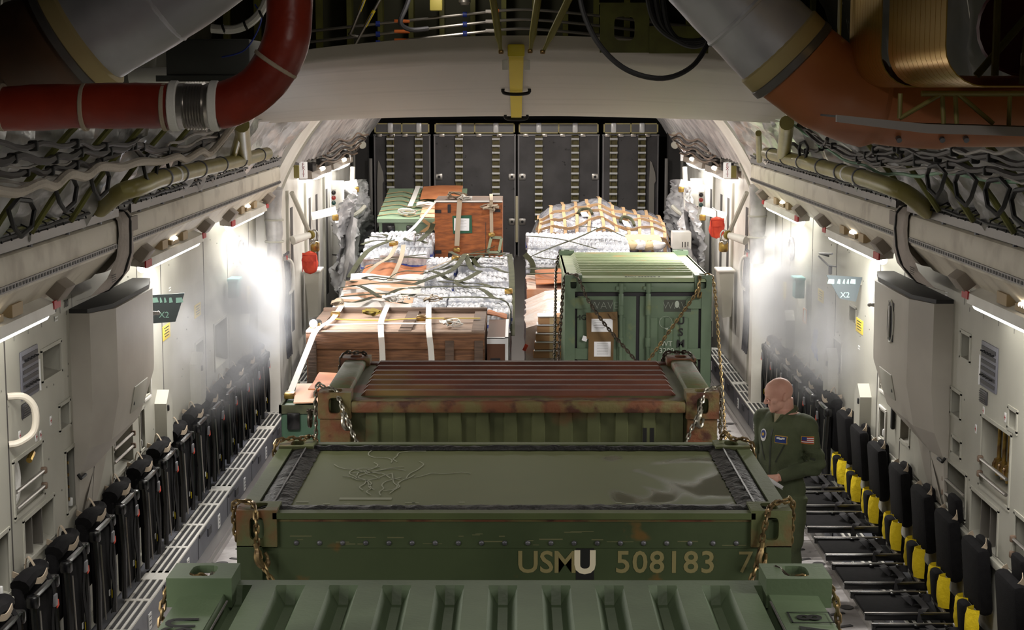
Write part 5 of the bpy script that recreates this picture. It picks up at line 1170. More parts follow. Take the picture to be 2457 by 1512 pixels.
# EXIT signs
for s, k, x, y, z in ((-1,0,-2.7,20.9,3.0),(-1,1,-2.76,27,2.95),(1,0,2.7,21.7,2.96),(1,1,2.74,27.8,2.93)):
    t = thing('exit_sign', 'white EXIT sign with upright red letters on the %s side, %s' % (NM[s], 'nearer' if k == 0 else 'farther and dim'), 'sign', (x,y,z))
    P('plate', mat('exit_face_glow', (238,236,234), .5, emit=.35), t, lambda b: b.rbox((0,0,0),(.10,.02,.21),.005))  # slight glow put into the face, in place of strip light on it
    for j, ch in enumerate('EXIT'): text(ch, .062, mat('exit_red',(150,30,40),.5), face((x,y-.0115,z+.068-.045*j),(1,0,0),(0,0,1)), 'red_letter', t)
    t2 = thing('sign_bracket', 'yellow-green bracket box beside the %s EXIT sign on the %s side' % (('nearer','farther')[k], NM[s]), 'bracket', (x+s*.09,y+.05,z-.02)); P('box', M['tubeolive'], t2, lambda b: b.rbox((0,0,0),(.07,.06,.16),.01))
# orange-red pouches
for s, x, y, z in ((-1,-2.66,21.1,1.82),(1,2.66,22.4,2.16)):
    t = thing('red_pouch', 'orange-red soft pouch hanging on the %s aft wall' % NM[s], 'pouch', (x,y,z))
    P('bag', M['orange_red'], t, lambda b: b.grid(lambda u,v: ((.105+.015*NZ.noise((u*4,v*4,s)))*math.cos(2*math.pi*u)*(math.sin(math.pi*v)**.35), (.07)*math.sin(2*math.pi*u)*(math.sin(math.pi*v)**.35), -.15+.3*v+.012*NZ.noise((u*5,v*3,1))), 20, 12))
    P('flap', M['orange_red'], t, lambda b: b.slab(lambda u,v: (-.09+.18*u, -.075-.012*math.sin(math.pi*u)+.006*NZ.noise((u*6,v*6,3)), .02+.11*v), 10, 6, (0,-1,0), .006))
    P('zip', M['redmark'], t, lambda b: b.tube([(-.085,-.082,-.11),(-.085,-.085,.1),(.085,-.085,.1),(.085,-.082,-.11)],.005,5))
    P('hanger', M['chrome'], t, lambda b: b.tube([(0,.0,.14),(0,.02,.22),(-.05*s,.12,.26)],.008,6))
# jump lights
for s, x, y, z in ((-1,-2.72,24.5,2.42),(1,2.74,25.1,2.35)):
    t = thing('jump_light', 'white jump signal light with %s round lenses on the %s aft wall' % ('two dark' if s < 0 else 'black, red and green', NM[s]), 'signal light', (x,y,z))
    P('backplate', M['white'], t, lambda b: b.rbox((0,0,0),(.075,.03,.26),.01))
    for k, c in enumerate(((40,34,36),(150,50,44),(40,74,70))):
        P('lens', mat('lens_%d' % k if False else ['lens_black','lens_red','lens_green'][k], c, .25), t, lambda b: b.lathe([(.034,0),(.03,.02),(.0,.03)], (0,-.015,.08-.075*k), (0,-1,0), 14))
# white vertical pipes
for s, x, y in ((-1,-2.80,25.8),(1,2.82,26.5)):
    t = thing('white_pipe', 'white banded upright pipe on the %s aft wall' % NM[s], 'pipe', (x,y,1.1)); P('pipe', M['white'], t, lambda b: b.cyl((0,0,0),(0,0,1.5),.10,n=16))
    for z in (.35,.8,1.05): P('band', M['strip'], t, lambda b: b.lathe([(.101,0),(.104,.005),(.104,.018),(.101,.022)], (0,0,z), (0,0,1), 16))
# white hinged arms and struts
for s in (-1, 1):
    for k, (y, z, L_) in enumerate(((23.5,2.27,.5),(26.3,2.50,.55))):
        t = thing('hinged_arm', 'white flat arm reaching from the %s aft wall, %s' % (NM[s], 'lower' if k == 0 else 'upper'), 'arm', (s*2.9,y,z)); P('bar', M['white'], t, lambda b: b.cbox((-s*L_*.3,-.0,0),(L_*.72,.05,.11),MX.Rotation(R(14*s),3,'Y'))); P('knuckle', M['brass'], t, lambda b: b.rbox((-s*L_*.62,0,-.06*1),(.09,.08,.09),.02))
    t = thing('diagonal_strut', 'grey diagonal strut at the front edge of the %s aft door bay' % NM[s], 'strut', (s*2.85,21.2,2.0)); P('tube', M['liner'], t, lambda b: b.cyl((0,-.3,.72),(-s*.2,.35,.0),.03,n=8)); P('end_knob', M['brass'], t, lambda b: b.rbox((-s*.2,.35,-.02),(.12,.1,.14),.03))
    t = thing('barrel_arm', 'pale barrel arm with a yellow collar on the %s aft wall' % NM[s], 'arm', (s*2.85,20.9,2.12)); P('barrel', M['white'], t, lambda b: b.cyl((0,0,0),(-s*.2,.2,.05),.06,.04,12)); P('collar', M['yellow'], t, lambda b: b.lathe([(.05,0),(.06,.01),(.05,.05)],(-s*.19,.19,.05),(-s*.7,.7,.1),12)); P('ring', M['chrome'], t, lambda b: b.tube([(-s*(.24+.05*math.cos(a)),.25,.04+.07*math.sin(a)) for a in [2*math.pi*i/12 for i in range(12)]],.01,6,True))
    t = thing('leaning_strut', 'white strut leaning between the %s door lights and the silver drape' % NM[s], 'strut', (s*2.70,27.2,2.4)); P('tube', M['white'], t, lambda b: b.cyl((0,0,.35),(-s*-.02,-.2,-.35),.04,n=8)); P('clutch', M['liner'], t, lambda b: b.tube(bez([(.08*s,-.2,-.3),(0,-.25,-.42),(-.12*s,-.2,-.36),(-.2*s,-.1,-.28)],4),.035,8))
    t = thing('grey_bin', 'tapered grey bin on the %s aft wall below the red pouch' % NM[s], 'bin', (s*2.78,22.4,1.3)); P('shell', M['liner'], t, lambda b: b.prism([(-.10,.28),(.10,.28),(.07,-.32),(-.04,-.34)],'y',-.2,.2)); P('rim', M['white'], t, lambda b: b.rbox((0,0,.29),(.24,.44,.03),.01))
    t = thing('towel_rail', 'white D-shaped handrail on the %s wall at the start of the door bay' % NM[s], 'handle', (s*2.9,20.5 if s < 0 else 20.95,1.7)); P('bow', M['white'], t, lambda b: b.tube(bez([(0,0,.22),(-s*.07,.02,.2),(-s*.1,.02,.1),(-s*.09,.02,-.15),(-s*.02,0,-.22)],5),.02,8))
    # silver drape
    t = thing('silver_drape', 'crumpled silver insulation drape hanging on the %s side of the ramp' % NM[s], 'drape', (s*2.65,27,1.6))
    P('sheet', mat('silver_sheet',(206,206,208),.36,.2,c2=(172,172,176),ns=5,bump=.8,bs=7), t, lambda b: b.grid(lambda u,v: (s*(2.60+.07*math.sin(11*u+v*3)+.12*NZ.noise((u*6,v*4,s))+.16*abs(NZ.noise((u*16,v*9,s+4)))+.06*abs(NZ.noise((u*34,v*20,s)))), 24.6+4.6*u, .75+(1.55+.25*math.sin(u*3))*v+.6*u*(1-v)), 90, 60), world=True, fix=False)
    P('fold', M['foil_white'], t, lambda b: b.grid(lambda u,v: (s*(2.50+.10*math.sin(math.pi*u)+.04*NZ.noise((u*4,v*6,9))), 23.7+.55*u+1.6*v, 1.0+1.2*v-.2*u), 14, 24), world=True, fix=False)
    # ladder of white hook lugs
    for k in range(4):
        t = thing('hook_lug', 'white hooked lug on the %s end frame, %s from the top' % (NM[s], ORD[k]), 'lug', (s*2.74,28,3.56-.16*k), 'white hook lugs')
        p = P('body', M['white'], t, lambda b: b.rbox((0,0,0),(.14,.22,.135),.02)); P('slot_hole', M['black'], p, lambda b: b.rbox((s*.005,-.105,0),(.05,.02,.10),.006)); P('hook', M['liner'], t, lambda b: b.lathe([(.062,-.05),(.066,0),(.062,.05)],(-s*.12,.08,0),(0,1,0),14))
    t = thing('end_column', 'dark end column at the %s edge of the toe panels' % NM[s], 'column', (s*2.76,29.5,0)); P('post', M['black'], t, lambda b: b.box((-.12,0,.8),(.1,.3,4.0))); P('chain_guide', mat('guide_grey',(110,108,106),.5), t, lambda b: b.tube([(-s*.16,-.1,1.6),(-s*.16,-.1,2.8)],.03,8))
for s, y in ((1,24.2),): 
    t = thing('junction_box', 'white slotted junction box behind the green door container', 'box', (2.42,24.8,1.78)); P('case', M['white'], t, lambda b: b.rbox((0,0,0),(.28,.3,.26),.015)); P('slots', M['seam'], t, lambda b: [b.box((.0+.04*k,-.152,-.1),(.015+.04*k,-.149,-.02)) for k in range(3)])
for s in (-1, 1):
    t = thing('wire_harness', 'mess of brown wires above the %s door lights' % NM[s], 'wires', (s*2.8,25,3.05)); rnd = random.Random(11)
    for k in range(7):
        z0 = 2.98+.05*k; P('wire', cab if k % 2 else mat('wire_brown',(110,92,78),.6), t, lambda b: b.tube(bez([(s*(2.66-.03*k),22.2+i*.9,z0+.04*math.sin(i*2+k)+.02*rnd.random()) for i in range(7)],4),.014,6), world=True)
    # conduit stack and instruments on the right / left front of the door bay
    for k in range(4):
        y = 20.75+.12*k if s > 0 else 20.35+.12*k
        t = thing('conduit', 'steel conduit at the front of the %s door bay, %s from the near side' % (NM[s], ORD[k]), 'conduit', (s*2.88,y,1.5), 'steel conduits'); P('pipe', M['steel'], t, lambda b: b.tube([(0,0,.5),(-s*.02,.02,.1),(0,-.02,-.3),(-s*.02,0,-.8)],.014,6)); P('coupling', M['redmark'] if k == 1 else M['chrome'], t, lambda b: b.cyl((0,0,.42),(0,0,.47),.024,n=8))
# torch glare: hand lamp on the cargo edge
t = thing('work_lamp', 'bright white work lamp shining at the left end of the brown crate', 'lamp', (-2.13,17.06,1.605)); P('lens', mat('lamp_white',(235,238,255),.4,emit=12), t, lambda b: b.sph((0,-.02,0),.042,14,9)); P('body', M['black'], t, lambda b: b.cyl((.0,.03,0),(.03,.2,-.02),.04,.035,12))
l = bpy.data.lights.new('work_lamp_light','POINT'); l.energy = 18; l.shadow_soft_size = .05; l.color = (.86,.9,1); o = bpy.data.objects.new('work_lamp_light', l); COL.objects.link(o); o.location = (-2.22,16.92,1.62)

# ================================================================== PALLET CARGO
plas = mat('white_shrink_wrap', (222,224,230), .25, .05, c2=(190,194,206), ns=14, bump=.5, bs=40, spec=.7)
silw = mat('silver_stretch_wrap', (196,196,204), .22, .35, c2=(150,150,160), ns=9, bump=.8, bs=16, spec=.8)
pinkw = mat('pinkish_wrapped_carton', (238,230,226), .28, c2=(226,202,188), ns=5, bump=.7, bs=14, spec=.7)
blue = mat('label_blue', (74,92,176), .5)
# one case of bottled water
def water_case():
    t = thing('water_case', 'x', 'water case')
    W_, D_, H_ = .40, .27, .225
    def top(u, v):
        x, y = -W_/2+W_*u, -D_/2+D_*v; e = min(u, 1-u, v, 1-v)
        c = abs(math.sin(math.pi*6*u))*abs(math.sin(math.pi*4*v))
        return (x, y, H_-.022+.022*min(1, c**.5) - (.02 if e < .01 else 0))
    P('bottle_tops', plas, t, lambda b: b.grid(top, 48, 32), fix=False, ang=70)
    def side(u, v):
        per = 4; a = u*per; i = int(a) % 4; f = a-int(a); n = 6 if i % 2 == 0 else 4; sc_ = .009*abs(math.sin(math.pi*n*f)); z = (H_-.03)*v - 0
        if i == 0: return (-W_/2+W_*f, -D_/2+.012-sc_, z)
        if i == 1: return (W_/2-.012+sc_, -D_/2+D_*f, z)
        if i == 2: return (W_/2-W_*f, D_/2-.012+sc_, z)
        return (-W_/2+.012-sc_, D_/2-D_*f, z)
    P('shrink_film', plas, t, lambda b: b.grid(side, 120, 3), fix=False, ang=70)
    P('blue_label_band', blue, t, lambda b: b.grid(lambda u,v: tuple(V(side(u, .16+.2*v))*1.004), 120, 1), fix=False, ang=70)
    return t
wc = water_case(); first = [True]; rnd = random.Random(5)
def put_case(x, y, ztop, rz, label, group, rx=0.):
    o = wc if first[0] else copy_tree(wc); first[0] = False
    o.location = (x, y, ztop-.225); o.rotation_euler = (rx, rnd.uniform(-.03,.03), rz+rnd.uniform(-.05,.05)); o['label'] = label; o['group'] = group
def pallet(lab, x0, x1, y0, y1, z):
    t = thing('cargo_pallet', lab, 'pallet', ((x0+x1)/2,(y0+y1)/2,z)); P('deck', M['steel'], t, lambda b: b.box((x0,y0,z),(x1,y1,z+.055)), world=True, smooth=False)
    P('rim', M['strip'], t, lambda b: [b.box((x0-.02,y0-.02,z),(x1+.02,y0,z+.05)), b.box((x0-.02,y1,z),(x1+.02,y1+.02,z+.05)), b.box((x0-.02,y0,z),(x0,y1,z+.05)), b.box((x1,y0,z),(x1+.02,y1,z+.05))]).data.transform(MX.Translation(-V(t.location)))
def lump(nm, lab, cat, x0, x1, y0, y1, z0, zf, m, nu=16, nv=16, nh=8, amp=.02, group=None, pn='wrapping'):
    """soft wrapped block with wrinkled sides; zf(x,y) gives the top"""
    t = thing(nm, lab, cat, ((x0+x1)/2,(y0+y1)/2,z0), group)
    def n(p): return V((NZ.noise(p*6.), NZ.noise(p*6.+V((9,0,0))), NZ.noise(p*6.+V((0,9,0)))))*amp
    def f(b):
        b.grid(lambda u,v: (lambda p: p+n(p))(V((x0+(x1-x0)*u, y0+(y1-y0)*v, zf(x0+(x1-x0)*u, y0+(y1-y0)*v)))), nu, nv)
        def sd(u, v):
            a = u*4; i = min(int(a),3); q = a-i
            x, y = [(x0+(x1-x0)*q,y0),(x1,y0+(y1-y0)*q),(x1-(x1-x0)*q,y1),(x0,y1-(y1-y0)*q)][i]
            p = V((x,y,z0+(zf(x,y)-z0)*v)); return p + n(p)*(1 if v > 0 else 0)
        b.grid(sd, nu*4, nh)
    P(pn, m, t, f, world=True, ang=50); return t

# ---- left row ------------------------------------------------------
pallet('aluminium pallet under the green chest, left row', -2.28,-.1,14.9,16.75,.0); pallet('aluminium pallet under the long brown crate and bottled water', -2.28,-.08,16.8,21.2,.0); pallet('aluminium pallet under the rear bottled water, left row', -2.28,-.08,21.25,23.1,.0)
# green chest with cardboard on top
t = thing('green_chest', 'dark green chest under cardboard at the left of the rusty container', 'chest', (-1.6,15.6,.06))
gch = mat('chest_green', (62,92,72), .5, c2=(52,78,62), ns=4)
P('body', gch, t, lambda b: b.rbox((-1.62,15.85,.58),(1.2,1.3,1.0),.03), world=True)
P('lid_rim', M['greenweb'], t, lambda b: [b.box((-2.235,15.19,1.02),(-1.0,15.21,1.10)), b.box((-2.235,15.19,1.02),(-2.21,16.5,1.10))]).data.transform(MX.Translation(-V(t.location)))
P('latch', M['blackmetal'], t, lambda b: b.rbox((-2.1,15.19,.95),(.12,.03,.16),.01), world=True); P('strap_band', M['black'], t, lambda b: b.box((-2.235,15.185,.62),(-1.0,15.2,.70)), world=True)
def sheet(lab, x0, x1, y0, y1, z, m, cat='cardboard', nm='cardboard_sheet', rot=0., sl=(0,0), grp=None, th=.012, wav=.02):
    t = thing(nm, lab, cat, ((x0+x1)/2,(y0+y1)/2,z), grp)
    P('sheet', m, t, lambda b: b.slab(lambda u,v: ((x0-x1)/2+(x1-x0)*u, (y0-y1)/2+(y1-y0)*v, sl[0]*(u-.5)+sl[1]*(v-.5)+wav*NZ.noise((u*2.5+z*7,v*2.5,x0))), 10, 10, (0,0,1), th)); t.rotation_euler = (0,0,rot); return t
sheet('orange-brown cardboard on the green chest, upper', -2.0,-1.25,15.5,16.4,1.20, M['cardboard']); sheet('pale cardboard on the green chest, lower', -2.15,-1.2,15.25,16.2,1.13, mat('cardboard_pale',(226,178,146),.7), rot=.1)
# long brown crate
t = thing('wooden_crate', 'long weathered brown wooden crate under three white straps', 'crate', (-1.27,17.7,.5))
wd = wood('crate_wood',(146,102,72),(100,68,48)); wdg = wood('crate_wood_grey',(168,142,124),(126,104,90)); wdd = wood('crate_frame_dark',(112,90,76),(82,66,56))
x0,x1,y0,y1,z1 = -2.19,-.36,16.9,18.55,1.53
P('front_board', wd, t, lambda b: b.box((x0+.02,y0+.03,.5),(x1-.02,y0+.06,z1-.02)), world=True, smooth=False)
P('front_rail', wd, t, lambda b: b.rbox(((x0+x1)/2,y0+.02,z1-.09),(x1-x0,.04,.17),.006), world=True); P('front_sill', wdd, t, lambda b: b.rbox(((x0+x1)/2,y0+.02,.58),(x1-x0,.04,.16),.006), world=True)
for x in (x0+.06,x1-.06,x1-.36): P('front_post', wdd, t, lambda b: b.rbox((x,y0+.005,1.0),(.09,.03,.9),.005), world=True)
P('left_board', wd, t, lambda b: b.box((x0,y0+.03,.5),(x0+.03,y1,z1-.02)), world=True, smooth=False); P('right_board', wd, t, lambda b: b.box((x1-.03,y0+.03,.5),(x1,y1,z1-.02)), world=True, smooth=False); P('back_board', wd, t, lambda b: b.box((x0,y1-.03,.5),(x1,y1,z1-.02)), world=True, smooth=False)
for k in range(5): P('top_plank', wdg, t, lambda b: b.rbox(((x0+x1)/2,y0+.17+k*.325,z1-.02),(x1-x0-.03,.315,.025),.004,MX.Rotation(rnd.uniform(-.008,.008),3,'X')), world=True)
for x in (x0+.06,-1.18,x1-.07): P('top_batten', wdd, t, lambda b: b.rbox((x,(y0+y1)/2,z1+.005),(.13,y1-y0-.04,.03),.005), world=True)
P('back_batten', wdd, t, lambda b: b.rbox(((x0+x1)/2,y1-.05,z1+.02),(x1-x0,.09,.06),.006), world=True); P('front_batten', wdg, t, lambda b: b.rbox(((x0+x1)/2,y0+.05,z1+.002),(x1-x0,.1,.02),.004), world=True)
# carton right of the crate
t = thing('brown_carton', 'dark brown carton with white taped edges right of the long crate', 'carton', (-.22,17.5,.5)); P('carton', mat('carton_dark',(96,62,44),.7), t, lambda b: b.box((-.335,17.0,.5),(-.12,18.4,1.46)), world=True, smooth=False); P('white_tape', M['paper'], t, lambda b: [b.box((-.337,16.995,1.40),(-.118,17.0,1.463)), b.box((-.15,16.994,.5),(-.118,17.0,1.46)), b.box((-.15,16.995,1.455),(-.118,18.4,1.464)), b.box((-.337,16.995,1.455),(-.118,17.05,1.464))]).data.transform(MX.Translation(-V(t.location)))
P('black_sticker', M['gasket'], t, lambda b: b.box((-.30,16.993,1.0),(-.2,16.999,1.25)), world=True)
sheet('orange cardboard flap behind the brown carton', -.36,-.14,18.45,18.75,1.50, M['cardboard'], sl=(-.05,0))
# wrapped stacks under the water
lump('wrapped_stack','silver-wrapped stack of water behind the long crate, left row','wrapped stack',-2.24,-.11,18.75,21.15,.06,lambda x,y: 1.26,silw)
lump('wrapped_stack','silver-wrapped stack carrying the rear water cases, left row','wrapped stack',-2.24,-.11,21.3,23.15,.06,lambda x,y: 1.36,silw)
lump('wrapped_stack','wrapped stack under the plywood crate at the foot of the ramp, left row','wrapped stack',-2.24,-.14,23.3,25.7,.5,lambda x,y: 1.5,silw)
g1 = 'cases of bottled water, left row'
for nm_, ys, z in (('first tier behind the brown crate',[18.95,19.24,19.53],1.49),('second tier behind the brown crate',[19.95,20.24,20.53,20.82],1.53),('third tier behind the brown crate',[21.45,21.74,22.03],1.60),('fourth tier below the plywood crate',[22.45,22.74,23.03],1.69)):
    for j, y in enumerate(ys):
        for i, x in enumerate((-1.0,-.63,-.30)):
            put_case(x+rnd.uniform(-.02,.02)-(.06 if i == 0 else 0), y, z+rnd.uniform(-.015,.02), 0, 'case of bottled water, %s, row %s from the front, %s' % (nm_, ORD[j], ['left','middle','right'][i]), g1)
for nm_, ys, z, xs in (('rounded stack left of the plywood crate, lower tier',[23.5,23.8,24.1],1.74,(-2.05,-1.78,-1.5)),('rounded stack left of the plywood crate, top tier',[24.1,24.4,24.7,25.0],1.87,(-2.02,-1.72,-1.42))):
    for j, y in enumerate(ys):
        for i, x in enumerate(xs): put_case(x+rnd.uniform(-.03,.03), y, z+rnd.uniform(-.03,.03)-.03*abs(i-1), R(90)*(0 if i else .1), 'water case in the %s, row %s, %s' % (nm_, ORD[j], ['left','middle','right'][i]), g1, rx=R(9))
# left half of the tiers: cardboard and white sheets
sheet('large orange-brown slip sheet under olive straps, left row', -2.15,-1.22,21.4,23.3,1.50, M['cardboard'], wav=.08, nm='slip_sheet', cat='slip sheet', sl=(0,.06))
ws = mat('white_film',(232,226,222),.35,bump=.4,bs=14)
rr_ = random.Random(9)
for k in range(9):
    y = 18.85+k*.28; x0_ = -2.2+rr_.random()*.08
    sheet('layer of %s on the left tier, %s from the brown crate' % ('white film' if k % 3 else 'pale orange cardboard', ORD[k]), x0_, -1.22+rr_.uniform(-.12,.03), y, y+.5, 1.42+.02*k+rr_.uniform(-.02,.02), ws if k % 3 else mat('cardboard_pale',(226,178,146),.7), 'packing sheet', 'packing_sheet', rr_.uniform(-.06,.06), (0,.05), 'packing sheets on the left tier', .02, .05)
# plywood crate
t = thing('plywood_crate', 'tall orange-brown plywood crate with a green-framed paper label', 'crate', (-.73,24.3,1.54))
pw_ = wood('plywood_orange',(168,96,48),(112,62,32),(1.5,6,6)); 
P('box', pw_, t, lambda b: b.box((-.49,-.15,0),(.49,1.05,.83)), smooth=False)
P('seam', M['seam'], t, lambda b: b.box((.245,-.154,.05),(.252,-.15,.55)))
for k in range(5): P('lid_plank', wdd, t, lambda b: b.rbox((0,-.03+k*.24,.845+.02*k*0),(.98,.22,.03),.004))
P('white_edge_strap', M['whitestrap'], t, lambda b: b.box((-.495,-.158,.845),(.495,-.15,.865)))
for x, z, w_, h in ((-.44,.71,.09,.045),(-.28,.75,.045,.12),(.42,.72,.09,.045),(-.44,.12,.09,.05),(-.27,.06,.06,.08),(.26,.05,.06,.1),(.45,.12,.07,.05)): P('black_strip', M['gasket'], t, lambda b: b.box((x-w_/2,-.158,z-h/2),(x+w_/2,-.15,z+h/2)))
p = P('label_frame', mat('label_green',(30,84,60),.6), t, lambda b: b.cbox((-.09,-.157,.52),(.28,.008,.26),MX.Rotation(R(-2),3,'Y'))); P('paper', M['paper'], p, lambda b: b.cbox((-.10,-.163,.52),(.22,.004,.18),MX.Rotation(R(1),3,'Y')))
for k in range(6): P('print_line', M['greytext'], p, lambda b: b.box((-.18,-.1665,.58-.022*k),(-.03-.03*(k%2),-.165,.582-.022*k)))
# green case behind
t = thing('green_case', 'sage green equipment case under tan netting at the rear left', 'case', (-1.6,27,1.0))
sg = mat('sage_green',(140,162,136),.5,c2=(126,150,124),ns=3); gs = lambda y: 2.0+.125*(y-26.1)
P('case', sg, t, lambda b: b.prism([(26.1,.9),(26.1,gs(26.1)-.03),(28.6,gs(28.6)-.03),(28.6,.9)],'x',-2.19,-.9), world=True, smooth=False); P('lid', sg, t, lambda b: b.prism([(26.06,gs(26.06)-.06),(26.06,gs(26.06)),(28.64,gs(28.64)),(28.64,gs(28.64)-.06)],'x',-2.22,-.88), world=True, smooth=False)
for x in (-2.0,-1.7,-1.3): P('latch', M['blackmetal'], t, lambda b: b.rbox((x,26.08,1.82),(.12,.05,.14),.01), world=True)
P('recess', M['black'], t, lambda b: b.box((-2.14,26.09,1.76),(-1.95,26.1,1.92)), world=True)
sheet('orange cardboard sheet lying on the green case', -1.62,-.95,27.4,28.5,2.30, M['cardboard'], sl=(0,.14)); sheet('pale cardboard sheet on the front of the green case', -1.55,-.9,26.1,27.2,2.09, mat('cardboard_pale',(226,178,146),.7), sl=(0,.13))
t = thing('tan_net', 'tan webbing net zigzagging over the green case', 'cargo net', (-1.6,27,2.1)); tanw = mat('tan_net_web',(170,134,92),.85)
for k in range(6):
    y = 26.25+k*.37; P('net_strap', tanw, t, lambda b: b.ribbon(bez([(-2.22,y,gs(y)+.01),(-1.95,y+.14,gs(y+.14)+.02),(-1.72,y-.10,gs(y-.1)+.02),(-1.45,y+.12,gs(y+.12)+.03),(-.95,y+.02,gs(y)+.04)],4),(0,1,0),.04,.006), world=True)
for x, q in ((-1.5,1),(-1.25,-1)): P('net_strap', tanw, t, lambda b: b.ribbon([(x,26.03,1.98),(x+.3*q,26.02,1.76),(x+.45*q,26.02,1.62)],(1,0,.5),.05,.006), world=True)

# ---- right row -----------------------------------------------------
pallet('aluminium pallet under the wrapped cartons, right row', .06,2.24,19.2,21.4,.0); pallet('aluminium pallet under the orange cartons, right row', .06,2.24,21.45,23.1,.0)
lump('wrapped_cartons','plastic-wrapped pinkish cartons left of the green door container','wrapped cartons',.08,2.2,19.25,21.3,.06,lambda x,y: 1.44-.10*max(0,(19.7-y)/.45)-.12*max(0,(.35-x)/.27),pinkw,amp=.035)
pt = mat('paper_tape_tan',(216,190,150),.6)
for k in range(5):
    z = .95+.1*k; t = thing('carton', 'white-topped carton under clear film, %s layer from the bottom' % ORD[k], 'carton', (.30,19.15,z), 'cartons under clear film'); P('box', mat('carton_tan',(196,150,108),.7), t, lambda b: b.rbox((.06,.15,.0),(.40-.03*k,.36,.085),.01)); P('white_slip', M['paper'], t, lambda b: b.rbox((.02,.10+.0*k,.046),(.30-.02*k,.3,.012),.004)); P('tan_tape', pt, t, lambda b: b.box((.05,-.034,-.04),(.12,-.03,.045)))
lump('wrapped_cartons','brown cartons with strapping behind the clear-wrapped ones','wrapped cartons',.10,2.2,21.5,23.1,.06,lambda x,y: 1.43,mat('carton_brown_wrap',(196,138,104),.45,c2=(222,196,182),ns=2,bump=.25,bs=12),amp=.02)
sheet('orange-brown oval slip sheet on the right row cartons', .22,1.6,21.6,23.0,1.50, M['cardboard'], wav=.06, nm='slip_sheet', cat='slip sheet')
lump('wrapped_stack','wrapped stack carrying the right row water cases','wrapped stack',.10,2.24,23.3,25.9,.5,lambda x,y: 1.44,silw)
g2 = 'cases of bottled water, right row'
for j, (y, z, n_) in enumerate(((23.5,1.60,3),(23.8,1.63,4),(24.15,1.67,4),(24.5,1.75,4),(24.85,1.77,4),(25.2,1.80,4),(25.5,1.82,4))):
    for i in range(n_): put_case(.32+i*.37+rnd.uniform(-.02,.02), y, z+rnd.uniform(-.02,.02), 0, 'right-row case of bottled water, %s row from the front, %s from left' % (ORD[j], ORD[i]), g2, rx=R(7))
for k in range(6):
    x = 1.45+.13*k; t = thing('packing_bundle', 'crumpled %s bundle in front of the netted silver load, %s from the left' % ('white' if k % 2 else 'tan', ORD[k]), 'bundle', (x,25.2,1.66), 'crumpled bundles'); P('bundle', ws if k % 2 else mat('tan_paper',(214,190,150),.7,bump=.4,bs=20), t, lambda b: b.grid(lambda u,v: (.13*math.cos(6.283*u)*math.sin(math.pi*v)+.03*NZ.noise((u*5,v*5,k)), .2*math.sin(6.283*u)*math.sin(math.pi*v), .07*math.cos(math.pi*v)+.03*NZ.noise((u*5,v*4,k+3))), 14, 10))
sheet('pale orange cardboard before the netted silver load', 1.35,2.2,25.4,26.0,1.72, mat('cardboard_pale',(226,178,146),.7), sl=(0,.06))
# netted silver load
t = thing('netted_load', 'big silver plastic-wrapped load under tan cargo net at the far right', 'wrapped load', (1.35,27.2,1.2))
def prof_top(x):
    pts = [(.22,1.6),(.35,1.95),(.55,2.08),(.85,2.10),(1.1,2.16),(1.32,2.21),(1.5,2.13),(1.72,2.04),(2.0,1.98),(2.2,1.94),(2.34,1.9),(2.42,1.5)]
    for a, c in zip(pts, pts[1:]):
        if a[0] <= x <= c[0]: f = (x-a[0])/(c[0]-a[0]); return a[1]*(1-f)+c[1]*f
    return 1.5
def nl(u, v, off=0.):
    x = .22+2.2*u; h = prof_top(x); a = math.pi*v
    y = 27.4-1.3*math.cos(a)*(1 if True else 1); zz = 1.25+(h-1.25)*(math.sin(a)**.45)
    p = V((x, y, zz)); d = .07*NZ.noise(p*3.2)+.035*NZ.noise(p*8)
    return p + V((0,-math.cos(a)*(d+off), math.sin(a)*(d+off)))
P('silver_wrap', silw, t, lambda b: b.grid(lambda u,v: nl(u,v), 60, 40), world=True, fix=False, ang=80)
tn = mat('tan_cargo_net',(196,162,124),.8)
for k in range(11):
    u = .05+.09*k; P('net_strap', tn, t, lambda b: b.ribbon([nl(min(1,u+.02*NZ.noise((k,v/20*3,0))), v/20*.62+.0, .02) for v in range(0,21)],(1,0,0),.05,.006), world=True)
for k, v in enumerate((.08,.17,.26,.36)): P('net_strap', tn, t, lambda b: b.ribbon([nl(.03+.95*i/30, v+.03*math.sin(i*.5+k)+.02*k*(i/30-.5), .025) for i in range(31)],(0,-.3,1),.045,.006), world=True)
for u, v in ((.36,.27),(.66,.22)): P('white_paper', M['paper'], t, lambda b: b.slab(lambda a,c: nl(u+.05*a-.02*c,v-.05+.06*c,.03),4,4,(0,-1,.3),.01), world=True); P('olive_tie', M['greenweb'], t, lambda b: b.tube(bez([nl(u-.03,v-.02,.04),nl(u-.01,v+.03,.06),nl(u+.05,v+.03,.06),nl(u+.07,v-.03,.05)],4),.025,6), world=True)

